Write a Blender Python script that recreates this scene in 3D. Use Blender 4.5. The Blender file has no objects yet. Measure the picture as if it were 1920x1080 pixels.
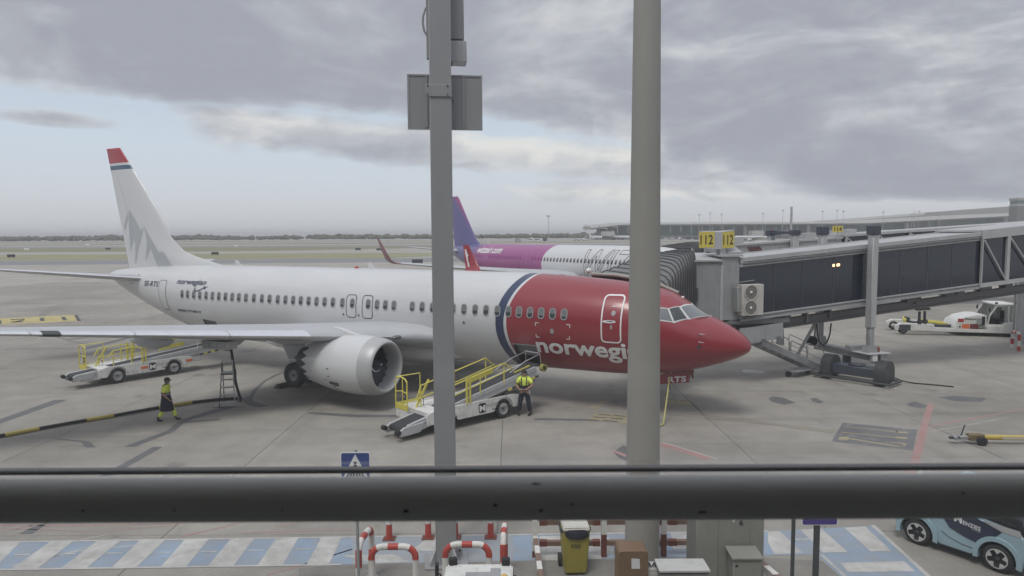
import bpy, bmesh, math, random
from mathutils import Vector, Matrix, noise
from mathutils.geometry import tessellate_polygon
R = math.radians
random.seed(7)
scn = bpy.context.scene
COL = scn.collection

# ---------------------------------------------------------------- camera
CAMZ = 6.882
cd = bpy.data.cameras.new('camera')
cam = bpy.data.objects.new('camera', cd)
COL.objects.link(cam)
cam.location = (0, 0, CAMZ)
PITCH, ROLL = 0.0760071, R(-0.3)
_m = Matrix.Rotation(R(90) - PITCH, 3, 'X') @ Matrix.Rotation(ROLL, 3, 'Z')
cam.rotation_euler = _m.to_euler()
cd.sensor_width = 36.0
cd.lens = 36.0 * 1300 / 1920
cd.clip_start = 0.05
cd.clip_end = 9000
cd.dof.use_dof = True
cd.dof.focus_distance = 32.0
cd.dof.aperture_fstop = 5.6
scn.camera = cam

# ---------------------------------------------------------------- light
SUN_EL, SUN_AZ = R(62), R(205)      # azimuth clockwise from +Y
world = bpy.data.worlds.new('World')
scn.world = world
world.use_nodes = True
wn = world.node_tree
wn.nodes.clear()
def WN(t, **k):
    n = wn.nodes.new(t)
    for a, b in k.items():
        setattr(n, a, b)
    return n
def wl(a, b): wn.links.new(a, b)
def wmath(op, a, b=None, c=None, clamp=False):
    n = WN('ShaderNodeMath', operation=op, use_clamp=clamp)
    for i, v in enumerate((a, b, c)):
        if v is None: continue
        if isinstance(v, (int, float)): n.inputs[i].default_value = v
        else: wl(v, n.inputs[i])
    return n.outputs[0]
def wramp(fac, stops, interp='LINEAR'):
    n = WN('ShaderNodeValToRGB')
    n.color_ramp.interpolation = interp
    els = n.color_ramp.elements
    while len(els) < len(stops): els.new(0.5)
    for e, (p, c) in zip(els, stops):
        e.position = p
        e.color = (c[0], c[1], c[2], 1) if not isinstance(c, float) else (c, c, c, 1)
    wl(fac, n.inputs[0])
    return n.outputs[0]
def S(r, g, b):
    f = lambda v: v / 12.92 if v <= 0.04045 else ((v + 0.055) / 1.055) ** 2.4
    return (f(r / 255), f(g / 255), f(b / 255))
tc = WN('ShaderNodeTexCoord')
sep = WN('ShaderNodeSeparateXYZ'); wl(tc.outputs['Generated'], sep.inputs[0])
dx, dy, dz = sep.outputs
el = wmath('MAXIMUM', dz, 0.0)
den = wmath('ADD', el, 0.075)
u = wmath('DIVIDE', dx, den); v = wmath('DIVIDE', dy, den)
def wvec(x, y, z=0.0):
    n = WN('ShaderNodeCombineXYZ')
    for i, q in enumerate((x, y, z)):
        if isinstance(q, (int, float)): n.inputs[i].default_value = q
        else: wl(q, n.inputs[i])
    return n.outputs[0]
def wnoise(vec, scale, detail, rough=0.55, dist=0.0):
    n = WN('ShaderNodeTexNoise')
    n.inputs['Scale'].default_value = scale; n.inputs['Detail'].default_value = detail
    n.inputs['Roughness'].default_value = rough; n.inputs['Distortion'].default_value = dist
    wl(vec, n.inputs['Vector'])
    return n.outputs['Fac']
# one broken deck: how much of the sky it covers depends on direction, its shapes come from noise,
# and its tops are paler than its undersides
def wss(x, a, b):
    n = WN('ShaderNodeMapRange', interpolation_type='SMOOTHSTEP'); n.inputs[1].default_value = a; n.inputs[2].default_value = b
    wl(x, n.inputs[0]); return n.outputs[0]
def wadd(a, b): return wmath('ADD', a, b)
def wmul(a, b): return wmath('MULTIPLY', a, b)
def wsub(a, b): return wmath('SUBTRACT', a, b)
def gauss(x, c, w):   # bell round c (c may be a socket)
    t = wmath('DIVIDE', wsub(x, c), w)
    return wmath('POWER', 2.718, wmul(wmul(t, t), -1.0))
hor = wmath('MAXIMUM', wmath('SQRT', wadd(wmul(dx, dx), wmul(dy, dy))), 0.02)
az = wmath('ARCTAN2', dx, dy)                                        # 0 ahead, grows to the right
right = wss(az, -0.12, 0.50)
dz0 = wsub(0.172, wmul(right, 0.115))                              # lower edge of the closed deck
def deck(off):
    e = wadd(el, off)
    closed = wss(wsub(e, dz0), -0.045, 0.05)
    line = wsub(0.122, wmul(wadd(az, 0.1), 0.085))                   # band of small cumulus under the deck
    bandc = wmul(wmul(gauss(e, line, 0.034), wss(az, -0.54, -0.36)), 0.80)
    tiny = wmul(wmul(gauss(e, 0.140, 0.013), gauss(az, -0.575, 0.085)), 0.80)
    low = wmul(wmul(gauss(e, 0.062, 0.030), wss(az, -0.22, 0.18)), 0.62)
    cov_ = wmath('MAXIMUM', wmath('MAXIMUM', closed, bandc), wmath('MAXIMUM', tiny, low))
    sq = wadd(1.0, wmul(e, -1.3))
    nA = wnoise(wvec(wmul(az, 4.0), wmul(e, 9.5), 2.3), 1.0, 10.0, 0.56, 0.5)
    nB = wnoise(wvec(wmul(az, 11.0), wmul(e, 25.0), 5.1), 1.0, 8.0, 0.6, 0.6)
    nn = wadd(wmul(nA, 0.56), wmul(nB, 0.44))
    return wmath('MINIMUM', wmath('MAXIMUM', wadd(wmul(wsub(nn, 0.5), 2.5), wsub(wmul(cov_, 1.75), 0.58)), 0.0), 1.0), tiny, nn
dens, covm, nA_ = deck(0.0)
above, _c, _n = deck(0.016)
lit = wmul(wsub(1.0, above), wsub(1.0, wmul(dens, 0.35)))
lump = wnoise(wvec(wmul(az, 3.6), wmul(el, 8.5), 9.0), 1.0, 7.0, 0.55, 0.6)
thin = wss(wadd(wmul(lump, 0.72), wmul(wsub(1.0, nA_), 0.28)), 0.43, 0.66)                                        # where the deck is thin it glows
shade = wadd(wadd(wmul(lit, 0.78), wmul(thin, wadd(0.42, wmul(right, 0.40)))), wmul(wsub(0.5, nA_), 1.35))
shade = wsub(shade, wmul(covm, 0.75))
shade = wmath('MINIMUM', wmath('MAXIMUM', shade, 0.0), 1.0)
cloud_col = wramp(shade, [(0.0, S(153, 155, 165)), (0.26, S(164, 166, 175)), (0.58, S(184, 185, 191)), (1.0, S(215, 213, 211))])
cloud_fac = wramp(dens, [(0.0, 0.0), (0.22, 0.62), (0.48, 0.96), (1.0, 1.0)])
mixl = WN('ShaderNodeMixRGB', blend_type='MULTIPLY'); mixl.inputs[0].default_value = 1.0
mixl.inputs[2].default_value = (1, 1, 1, 1)
wl(cloud_col, mixl.inputs[1])
# an overcast deck is about two to three times as bright overhead as at the horizon
cie = wramp(el, [(0.0, 1.0), (0.33, 1.0), (0.6, 1.45), (1.0, 1.8)])
mixz = WN('ShaderNodeMixRGB', blend_type='MULTIPLY'); mixz.inputs[0].default_value = 1.0
wl(mixl.outputs[0], mixz.inputs[1]); wl(cie, mixz.inputs[2])
sky = WN('ShaderNodeTexSky', sky_type='NISHITA')
sky.sun_disc = False
sky.sun_elevation = SUN_EL
sky.sun_rotation = SUN_AZ
sky.air_density = 1.0; sky.dust_density = 2.0; sky.ozone_density = 1.5
bgA = WN('ShaderNodeBackground'); bgA.inputs['Strength'].default_value = 0.055
wl(sky.outputs[0], bgA.inputs['Color'])
# thin high veil that whitens the clear part towards the horizon
veil_col = wramp(el, [(0.0, S(203, 203, 207)), (0.05, S(205, 208, 216)), (0.12, S(201, 210, 222)), (0.3, S(176, 190, 208))])
bgV = WN('ShaderNodeBackground'); wl(veil_col, bgV.inputs['Color'])
mxv = WN('ShaderNodeMixShader'); mxv.inputs[0].default_value = 0.86
wl(bgA.outputs[0], mxv.inputs[1]); wl(bgV.outputs[0], mxv.inputs[2])
bgC = WN('ShaderNodeBackground'); wl(mixz.outputs[0], bgC.inputs['Color'])
mxc = WN('ShaderNodeMixShader'); wl(cloud_fac, mxc.inputs[0])
wl(mxv.outputs[0], mxc.inputs[1]); wl(bgC.outputs[0], mxc.inputs[2])
wo = WN('ShaderNodeOutputWorld'); wl(mxc.outputs[0], wo.inputs['Surface'])

sd = bpy.data.lights.new('sun', 'SUN')
sun = bpy.data.objects.new('sun', sd)
COL.objects.link(sun)
sd.energy = 1.35; sd.angle = R(20); sd.color = (1.0, 0.96, 0.90)
_sd = Vector((math.sin(SUN_AZ) * math.cos(SUN_EL), math.cos(SUN_AZ) * math.cos(SUN_EL), math.sin(SUN_EL)))
sun.rotation_euler = _sd.to_track_quat('Z', 'Y').to_euler()
vs = scn.view_settings
vs.view_transform = 'Standard'; vs.look = 'None'; vs.exposure = 0.42; vs.gamma = 1.0
vs.use_curve_mapping = False
scn.cycles.max_bounces = 8
scn.cycles.transparent_max_bounces = 16

# ---------------------------------------------------------------- materials
def _new(name):
    m = bpy.data.materials.new(name); m.use_nodes = True
    nt = m.node_tree
    return m, nt, nt.nodes['Principled BSDF']
_MC = {}
def mat(name, c, rough=0.55, metal=0.0, var=0.10, scale=2.5, bump=0.0, coat=0.0, dirt=0.0, dirt_col=(0.06, 0.055, 0.05), spec=0.5):
    """painted / plain surface with uneven tone, streaky grime and fine relief"""
    if name in _MC: return _MC[name]
    m, nt, b = _new(name)
    N = nt.nodes.new; L = nt.links.new
    t = N('ShaderNodeTexCoord')
    no = N('ShaderNodeTexNoise'); no.inputs['Scale'].default_value = scale; no.inputs['Detail'].default_value = 6
    no.inputs['Roughness'].default_value = 0.62
    L(t.outputs['Object'], no.inputs['Vector'])
    r = N('ShaderNodeMapRange'); r.inputs[1].default_value = 0.25; r.inputs[2].default_value = 0.75
    r.inputs[3].default_value = 1 - var; r.inputs[4].default_value = 1 + var
    L(no.outputs['Fac'], r.inputs[0])
    mx = N('ShaderNodeMixRGB'); mx.blend_type = 'MULTIPLY'; mx.inputs[0].default_value = 1
    mx.inputs[1].default_value = (*c, 1); L(r.outputs[0], mx.inputs[2])
    out = mx.outputs[0]
    if dirt > 0:
        mp = N('ShaderNodeMapping'); mp.inputs['Scale'].default_value = (3.2, 3.2, 0.9)
        L(t.outputs['Object'], mp.inputs[0])
        d = N('ShaderNodeTexNoise'); d.inputs['Scale'].default_value = scale * 1.3; d.inputs['Detail'].default_value = 9; d.inputs['Roughness'].default_value = 0.7
        L(mp.outputs[0], d.inputs['Vector'])
        dr = N('ShaderNodeMapRange'); dr.inputs[1].default_value = 0.52; dr.inputs[2].default_value = 0.74
        dr.inputs[3].default_value = 0; dr.inputs[4].default_value = dirt
        L(d.outputs['Fac'], dr.inputs[0])
        m2 = N('ShaderNodeMixRGB'); m2.inputs[2].default_value = (*dirt_col, 1)
        L(dr.outputs[0], m2.inputs[0]); L(out, m2.inputs[1]); out = m2.outputs[0]
    L(out, b.inputs['Base Color'])
    rr = N('ShaderNodeMapRange'); rr.inputs[3].default_value = max(0.02, rough - 0.08); rr.inputs[4].default_value = min(1, rough + 0.1)
    L(no.outputs['Fac'], rr.inputs[0]); L(rr.outputs[0], b.inputs['Roughness'])
    b.inputs['Metallic'].default_value = metal
    b.inputs['Specular IOR Level'].default_value = spec
    if coat: b.inputs['Coat Weight'].default_value = coat; b.inputs['Coat Roughness'].default_value = 0.08
    if bump:
        f = N('ShaderNodeTexNoise'); f.inputs['Scale'].default_value = scale * 14; f.inputs['Detail'].default_value = 4
        L(t.outputs['Object'], f.inputs['Vector'])
        bp = N('ShaderNodeBump'); bp.inputs['Strength'].default_value = bump; bp.inputs['Distance'].default_value = 0.02
        L(f.outputs['Fac'], bp.inputs['Height']); L(bp.outputs[0], b.inputs['Normal'])
    _MC[name] = m
    return m

def clear_glass(name, refl=0.05, tint=(1, 1, 1), dust=0.0):
    m, nt, b = _new(name)
    nt.nodes.remove(b)
    N = nt.nodes.new; L = nt.links.new
    tr = N('ShaderNodeBsdfTransparent'); tr.inputs[0].default_value = (*tint, 1)
    gl = N('ShaderNodeBsdfGlossy'); gl.inputs['Roughness'].default_value = 0.03
    # Schlick reflectance, the same from both faces of the sheet
    ge = N('ShaderNodeNewGeometry')
    dt = N('ShaderNodeVectorMath'); dt.operation = 'DOT_PRODUCT'; L(ge.outputs['Normal'], dt.inputs[0]); L(ge.outputs['Incoming'], dt.inputs[1])
    def mth(op, a, b_=None):
        n = N('ShaderNodeMath'); n.operation = op
        for k, q in enumerate((a, b_)):
            if q is None: continue
            if isinstance(q, (int, float)): n.inputs[k].default_value = q
            else: L(q, n.inputs[k])
        return n
    gr = mth('POWER', mth('SUBTRACT', 1.0, mth('ABSOLUTE', dt.outputs['Value']).outputs[0]).outputs[0], 5.0)
    mm = mth('ADD', mth('MULTIPLY', gr.outputs[0], 1 - refl).outputs[0], refl); mm.use_clamp = True
    mx = N('ShaderNodeMixShader'); L(mm.outputs[0], mx.inputs[0]); L(tr.outputs[0], mx.inputs[1]); L(gl.outputs[0], mx.inputs[2])
    out = mx.outputs[0]
    if dust:
        tl = N('ShaderNodeBsdfTranslucent'); tl.inputs[0].default_value = (.8, .8, .8, 1)
        md = N('ShaderNodeMixShader'); md.inputs[0].default_value = dust
        L(out, md.inputs[1]); L(tl.outputs[0], md.inputs[2]); out = md.outputs[0]
    L(out, nt.nodes['Material Output'].inputs['Surface'])
    return m

def emit_mat(name, c, s):
    m, nt, b = _new(name)
    b.inputs['Base Color'].default_value = (*c, 1)
    b.inputs['Emission Color'].default_value = (*c, 1); b.inputs['Emission Strength'].default_value = s
    return m

# ---------------------------------------------------------------- mesh helpers
class MB:
    """collects shapes into one mesh"""
    def __init__(s): s.v = []; s.f = []; s.mi = []; s.cur = 0
    def mat(s, i): s.cur = i; return s
    def add(s, vs, fs):
        o = len(s.v); s.v += [tuple(p) for p in vs]
        s.f += [tuple(i + o for i in f) for f in fs]; s.mi += [s.cur] * len(fs)
        return s
    def box(s, c, d, rot=None):
        x, y, z = (q / 2 for q in d)
        vs = [Vector((a * x, b * y, e * z)) for a in (-1, 1) for b in (-1, 1) for e in (-1, 1)]
        if rot is not None: vs = [rot @ p for p in vs]
        c = Vector(c)
        return s.add([p + c for p in vs], [(0, 1, 3, 2), (4, 6, 7, 5), (0, 4, 5, 1), (2, 3, 7, 6), (0, 2, 6, 4), (1, 5, 7, 3)])
    def bb(s, a, b):
        return s.box([(p + q) / 2 for p, q in zip(a, b)], [abs(q - p) for p, q in zip(a, b)])
    def bar(s, p, q, w, h=None, up=(0, 0, 1)):
        p, q = Vector(p), Vector(q); h = h or w
        z = (q - p).normalized(); u_ = Vector(up)
        if abs(z.dot(u_)) > 0.98: u_ = Vector((1, 0, 0))
        x = z.cross(u_).normalized(); y = x.cross(z)
        vs = [b + x * (i * w / 2) + y * (j * h / 2) for b in (p, q) for i, j in ((-1, -1), (1, -1), (1, 1), (-1, 1))]
        return s.add(vs, [(3, 2, 1, 0), (4, 5, 6, 7)] + [(k, (k + 1) % 4, (k + 1) % 4 + 4, k + 4) for k in range(4)])
    def cyl(s, p, q, r0, r1=None, n=16, caps=True):
        return s.tube([p, q], [r0, r0 if r1 is None else r1], n, caps)
    def tube(s, pts, r, n=8, caps=True, closed=False):
        pts = [Vector(p) for p in pts]; k = len(pts)
        rs = list(r) if isinstance(r, (list, tuple)) else [r] * k
        rings = []; prev = None
        for i, p in enumerate(pts):
            if closed: t = pts[(i + 1) % k] - pts[i - 1]
            elif i == 0: t = pts[1] - p
            elif i == k - 1: t = p - pts[i - 1]
            else: t = (pts[i + 1] - p).normalized() + (p - pts[i - 1]).normalized()
            t.normalize()
            if prev is None:
                a = Vector((0, 0, 1)) if abs(t.z) < 0.9 else Vector((1, 0, 0))
                x = t.cross(a).normalized()
            else:
                x = (prev - t * prev.dot(t)).normalized()
            prev = x; y = t.cross(x)
            rings.append([p + (x * math.cos(2 * math.pi * j / n) + y * math.sin(2 * math.pi * j / n)) * rs[i] for j in range(n)])
        return s.loft(rings, caps, closed)
    def loft(s, rings, caps=True, closed=False):
        n = len(rings[0]); k = len(rings)
        vs = [p for r_ in rings for p in r_]; fs = []
        for i in range(k if closed else k - 1):
            a, b = i * n, ((i + 1) % k) * n
            fs += [(a + j, a + (j + 1) % n, b + (j + 1) % n, b + j) for j in range(n)]
        if caps and not closed:
            fs += [tuple(reversed(range(n))), tuple(range((k - 1) * n, k * n))]
        return s.add(vs, fs)
    def lathe(s, prof, o=(0, 0, 0), axis=(0, 0, 1), n=24, caps=False, closed=False):
        a = Vector(axis).normalized(); o = Vector(o)
        x = a.cross(Vector((0, 0, 1)) if abs(a.z) < 0.9 else Vector((1, 0, 0))).normalized(); y = a.cross(x)
        rings = [[o + a * h_ + (x * math.cos(2 * math.pi * j / n) + y * math.sin(2 * math.pi * j / n)) * r_ for j in range(n)] for h_, r_ in prof]
        return s.loft(rings, caps, closed)
    def prism(s, poly, vec):
        """closed 3-D polygon swept by vec"""
        n = len(poly); P = [Vector(p) for p in poly]; q = Vector(vec)
        fs = [(i, (i + 1) % n, (i + 1) % n + n, i + n) for i in range(n)]
        tri = tessellate_polygon([P])
        fs += [tuple(reversed(t)) for t in tri] + [tuple(i + n for i in t) for t in tri]
        return s.add(P + [p + q for p in P], fs)
    def flat(s, poly, z=None):
        P = [Vector((p[0], p[1], z if z is not None else (p[2] if len(p) > 2 else 0))) for p in poly]
        return s.add(P, [tuple(t) for t in tessellate_polygon([P])])
    def sphere(s, c, r, n=12, m=8, sc=(1, 1, 1)):
        c = Vector(c); rings = []
        for i in range(m + 1):
            th = math.pi * i / m; rr = max(math.sin(th), 0.02)
            rings.append([c + Vector((rr * math.cos(2 * math.pi * j / n) * r * sc[0], rr * math.sin(2 * math.pi * j / n) * r * sc[1], -math.cos(th) * r * sc[2])) for j in range(n)])
        return s.loft(rings, True)
    def xf(s, M, start=0):
        s.v[start:] = [tuple(M @ Vector(p)) for p in s.v[start:]]
        return s
    def mesh(s, name, mats, smooth=40, bevel=0.0, seg=1):
        me = bpy.data.meshes.new(name)
        me.from_pydata([tuple(p) for p in s.v], [], s.f)
        for m_ in (mats if isinstance(mats, (list, tuple)) else [mats]): me.materials.append(m_)
        if len(set(s.mi)) > 1: me.polygons.foreach_set('material_index', s.mi)
        bm = bmesh.new(); bm.from_mesh(me)
        bmesh.ops.recalc_face_normals(bm, faces=bm.faces)
        if bevel:
            es = [e for e in bm.edges if len(e.link_faces) == 2 and e.calc_face_angle(0) > R(35)]
            bmesh.ops.bevel(bm, geom=es, offset=bevel, segments=seg, affect='EDGES', clamp_overlap=True)
        bm.to_mesh(me); bm.free()
        if smooth:
            me.polygons.foreach_set('use_smooth', [True] * len(me.polygons))
            me.set_sharp_from_angle(angle=R(smooth))
        me.update()
        return me
    def build(s, name, mats, parent=None, smooth=40, bevel=0.0, seg=1, loc=None):
        o = bpy.data.objects.new(name, s.mesh(name, mats, smooth, bevel, seg))
        COL.objects.link(o)
        if parent is not None: o.parent = parent
        if loc is not None: o.location = loc
        return o

def tag(o, label=None, cat=None, group=None, kind=None):
    if label: o['label'] = label
    if cat: o['category'] = cat
    if group: o['group'] = group
    if kind: o['kind'] = kind
    return o
def thing(name, label, cat, loc=(0, 0, 0), rz=0.0, group=None):
    o = bpy.data.objects.new(name, None); COL.objects.link(o)
    o.empty_display_size = 0.2
    o.location = loc; o.rotation_euler = (0, 0, rz)
    return tag(o, label, cat, group)
def part(name, me, parent, M=None):
    o = bpy.data.objects.new(name, me); COL.objects.link(o); o.parent = parent
    if M is not None: o.matrix_local = M
    return o
def kids(o): return [c for c in bpy.data.objects if c.parent == o]
def copy_tree(o, parent=None, tree=None):
    c = o.copy(); COL.objects.link(c); c.parent = parent
    for ch in kids(o): copy_tree(ch, c)
    return c

def text2d(body, size=1.0, bold=0.0, shear=0.0, spacing=1.0, align='LEFT'):
    """flat triangulated lettering: (verts2d, faces)"""
    cu = bpy.data.curves.new('lettering', 'FONT')
    cu.body = body; cu.size = size; cu.offset = bold; cu.shear = shear; cu.space_character = spacing
    cu.align_x = align; cu.resolution_u = 3
    ob = bpy.data.objects.new('lettering', cu)
    me = ob.to_mesh()
    vs = [(p.co.x, p.co.y) for p in me.vertices]; fs = [tuple(p.vertices) for p in me.polygons]
    ob.to_mesh_clear(); bpy.data.objects.remove(ob); bpy.data.curves.remove(cu)
    return vs, fs
def fit2d(vs, w=None, h=None, org=(0, 0)):
    x0 = min(p[0] for p in vs); x1 = max(p[0] for p in vs); y0 = min(p[1] for p in vs); y1 = max(p[1] for p in vs)
    sx = w / (x1 - x0) if w else None; sy = h / (y1 - y0) if h else None
    sx = sx or sy; sy = sy or sx
    return [((p[0] - x0) * sx + org[0], (p[1] - y0) * sy + org[1]) for p in vs]
def poly2d(loops):
    vs = [p for l in loops for p in l]
    return vs, [tuple(t) for t in tessellate_polygon([[Vector((*p, 0)) for p in l] for l in loops])]
def mapped(vs, fs, fn, step=None, thick=None):
    """cut flat faces into a grid of the given step and map each point with fn(a, b)"""
    bm = bmesh.new()
    bv = [bm.verts.new((p[0], p[1], 0)) for p in vs]
    for f in fs:
        try: bm.faces.new([bv[i] for i in f])
        except ValueError: pass
    if step:
        for ax in (0, 1):
            st = step[ax]
            if not st: continue
            lo = min(p[ax] for p in vs); hi = max(p[ax] for p in vs)
            k = math.floor(lo / st) + 1
            while k * st < hi - 1e-6:
                no = (1, 0, 0) if ax == 0 else (0, 1, 0)
                co = (k * st, 0, 0) if ax == 0 else (0, k * st, 0)
                bmesh.ops.bisect_plane(bm, geom=bm.verts[:] + bm.edges[:] + bm.faces[:], plane_co=co, plane_no=no)
                k += 1
    bm.verts.index_update()
    V = [Vector(fn(p.co.x, p.co.y)) for p in bm.verts]
    F = [tuple(p.index for p in f.verts) for f in bm.faces]
    bm.free()
    return V, F
def decal(name, m, parent, vs, fs, fn, step=None):
    V, F = mapped(vs, fs, fn, step)
    return MB().add(V, F).build(name, m, parent, smooth=30)
def rrect(x0, x1, y0, y1, r, k=5):
    out = []
    for cx, cy, a0 in ((x1 - r, y1 - r, 0), (x0 + r, y1 - r, 90), (x0 + r, y0 + r, 180), (x1 - r, y0 + r, 270)):
        out += [(cx + r * math.cos(R(a0 + 90 * i / k)), cy + r * math.sin(R(a0 + 90 * i / k))) for i in range(k + 1)]
    return out
def ring2d(outer, inner):
    n = len(outer)
    return list(outer) + list(inner), [(i, (i + 1) % n, (i + 1) % n + n, i + n) for i in range(n)]

# shared materials
M_white = mat('white_vehicle_paint', (0.66, 0.66, 0.64), 0.45, dirt=0.6, scale=2.6, dirt_col=(.16, .15, .135))
M_black = mat('black_rubber', (0.022, 0.023, 0.025), 0.8, var=0.25)
M_dark = mat('dark_grey_metal', (0.06, 0.065, 0.07), 0.55, var=0.2)
M_navy = mat('dark_navy_steel', (0.045, 0.055, 0.075), 0.5, var=0.2)
M_grey = mat('grey_painted_steel', (0.30, 0.31, 0.315), 0.5, dirt=0.25)
M_lgrey = mat('light_grey_painted_steel', (0.42, 0.43, 0.44), 0.45, dirt=0.22)
M_alu = mat('bare_aluminium', (0.58, 0.59, 0.60), 0.32, metal=0.85, var=0.08)
M_yellow = mat('yellow_safety_paint', (0.62, 0.55, 0.10), 0.45, dirt=0.3)
M_red = mat('red_paint', (0.42, 0.06, 0.045), 0.5, dirt=0.2)
M_wpaint = mat('white_post_paint', (0.66, 0.65, 0.62), 0.55, dirt=0.35)
M_belt = mat('rubber_belt', (0.035, 0.037, 0.042), 0.75, var=0.2, bump=0.15)
M_ink = mat('black_lettering', (0.02, 0.022, 0.03), 0.6)
M_inkw = mat('white_lettering', (0.78, 0.78, 0.78), 0.5)
M_rim = mat('wheel_rim_grey', (0.32, 0.32, 0.32), 0.5, dirt=0.4)
M_orange = mat('orange_plate', (0.65, 0.16, 0.06), 0.5)
def wheel(name, c, axis, r, w, parent, rim_r=0.58, rim_mat=None, hub_mat=None):
    """tyre with a rim and a hub as sub-parts"""
    a = Vector(axis).normalized(); c = Vector(c)
    h = w / 2
    prof = [(-h * 0.78, r * rim_r), (-h, r * 0.72), (-h * 0.96, r * 0.9), (-h * 0.7, r * 0.985), (0, r), (h * 0.7, r * 0.985), (h * 0.96, r * 0.9), (h, r * 0.72), (h * 0.78, r * rim_r)]
    t = MB().lathe(prof, c, a, 28).build(name, M_black, parent)
    rp = [(-h * 0.8, r * rim_r), (-h * 0.55, r * rim_r * 0.92), (-h * 0.35, r * rim_r * 0.6), (-h * 0.5, r * rim_r * 0.3), (-h * 0.5, 0.001)]
    rp2 = [(-x, y) for x, y in reversed(rp)]
    MB().lathe(rp + rp2, c, a, 24).build('rim', rim_mat or M_rim, t)
    hb = MB().lathe([(-h * 0.75, 0.001), (-h * 0.72, r * 0.13), (h * 0.72, r * 0.13), (h * 0.75, 0.001)], c, a, 10)
    hb.build('hub', hub_mat or M_dark, t)
    return t

# ================================================================ the ground
def concrete(name, c, slab=True, stain=0.85):
    m, nt, b = _new(name)
    N = nt.nodes.new; L = nt.links.new
    g = N('ShaderNodeNewGeometry')
    def noise_(scale, det, rough=0.6, map_scale=None, rot=0):
        n = N('ShaderNodeTexNoise'); n.inputs['Scale'].default_value = scale; n.inputs['Detail'].default_value = det; n.inputs['Roughness'].default_value = rough
        if map_scale:
            mp = N('ShaderNodeMapping'); mp.inputs['Scale'].default_value = map_scale; mp.inputs['Rotation'].default_value = (0, 0, rot)
            L(g.outputs['Position'], mp.inputs[0]); L(mp.outputs[0], n.inputs['Vector'])
        else: L(g.outputs['Position'], n.inputs['Vector'])
        return n.outputs['Fac']
    def rng(x, a, b_, c_, d): 
        r = N('ShaderNodeMapRange'); r.inputs[1].default_value = a; r.inputs[2].default_value = b_; r.inputs[3].default_value = c_; r.inputs[4].default_value = d
        L(x, r.inputs[0]); return r.outputs[0]
    def mul(a, b_):
        n = N('ShaderNodeMath'); n.operation = 'MULTIPLY'; L(a, n.inputs[0]); L(b_, n.inputs[1]); return n.outputs[0]
    f = rng(noise_(0.13, 5), 0.3, 0.7, 0.84, 1.12)
    f = mul(f, rng(noise_(0.9, 8), 0.3, 0.7, 0.86, 1.10))
    f = mul(f, rng(noise_(14, 5, 0.7), 0.3, 0.7, 0.88, 1.09))
    # long rubber and drag streaks, roughly along the stand centreline and across it
    f = mul(f, rng(noise_(1.0, 6, 0.65, (0.05, 0.75, 1), R(-14)), 0.55, 0.78, 1.0, 1 - 0.34 * stain))
    f = mul(f, rng(noise_(1.0, 6, 0.65, (0.7, 0.04, 1), R(-28)), 0.58, 0.80, 1.0, 1 - 0.30 * stain))
    # oil spots
    f = mul(f, rng(noise_(0.42, 3, 0.5), 0.64, 0.78, 1.0, 1 - 0.50 * stain))
    f = mul(f, rng(noise_(2.6, 5, 0.6), 0.66, 0.76, 1.0, 1 - 0.38 * stain))
    if slab:
        oi = N('ShaderNodeObjectInfo')
        f = mul(f, rng(oi.outputs['Random'], 0, 1, 0.90, 1.07))
    mx = N('ShaderNodeMixRGB'); mx.blend_type = 'MULTIPLY'; mx.inputs[0].default_value = 1; mx.inputs[1].default_value = (*c, 1)
    L(f, mx.inputs[2]); L(mx.outputs[0], b.inputs['Base Color'])
    b.inputs['Roughness'].default_value = 0.82; b.inputs['Specular IOR Level'].default_value = 0.35
    bp = N('ShaderNodeBump'); bp.inputs['Strength'].default_value = 0.25; bp.inputs['Distance'].default_value = 0.01
    L(noise_(30, 4, 0.7), bp.inputs['Height']); L(bp.outputs[0], b.inputs['Normal'])
    return m
M_conc = concrete('apron_concrete', (0.300, 0.283, 0.254))
M_far = concrete('far_concrete', (0.35, 0.335, 0.305), slab=False, stain=0.3)
M_tar = mat('joint_tar', (0.13, 0.125, 0.12), 0.7)
M_seal = mat('crack_sealant', (0.125, 0.125, 0.13), 0.75, var=0.22, scale=1.5)
M_seal2 = mat('dark_asphalt_patch', (0.16, 0.16, 0.165), 0.8, var=0.15, scale=2)
def paint(name, c, wear=0.55, scale=3.0, wear_col=(0.27, 0.26, 0.24)):
    m, nt, b = _new(name)
    N = nt.nodes.new; L = nt.links.new
    g = N('ShaderNodeNewGeometry')
    n = N('ShaderNodeTexNoise'); n.inputs['Scale'].default_value = scale; n.inputs['Detail'].default_value = 10; n.inputs['Roughness'].default_value = 0.72
    L(g.outputs['Position'], n.inputs['Vector'])
    r = N('ShaderNodeMapRange'); r.inputs[1].default_value = 0.62 - wear * 0.3; r.inputs[2].default_value = 0.74; r.inputs[3].default_value = 0; r.inputs[4].default_value = 0.92
    L(n.outputs['Fac'], r.inputs[0])
    n2 = N('ShaderNodeTexNoise'); n2.inputs['Scale'].default_value = 0.7; n2.inputs['Detail'].default_value = 4
    L(g.outputs['Position'], n2.inputs['Vector'])
    r2 = N('ShaderNodeMapRange'); r2.inputs[1].default_value = 0.3; r2.inputs[2].default_value = 0.7; r2.inputs[3].default_value = 0.82; r2.inputs[4].default_value = 1.1
    L(n2.outputs['Fac'], r2.inputs[0])
    mm = N('ShaderNodeMixRGB'); mm.blend_type = 'MULTIPLY'; mm.inputs[0].default_value = 1; mm.inputs[1].default_value = (*c, 1); L(r2.outputs[0], mm.inputs[2])
    mx = N('ShaderNodeMixRGB'); L(r.outputs[0], mx.inputs[0]); L(mm.outputs[0], mx.inputs[1]); mx.inputs[2].default_value = (*wear_col, 1)
    L(mx.outputs[0], b.inputs['Base Color']); b.inputs['Roughness'].default_value = 0.75
    return m
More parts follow.
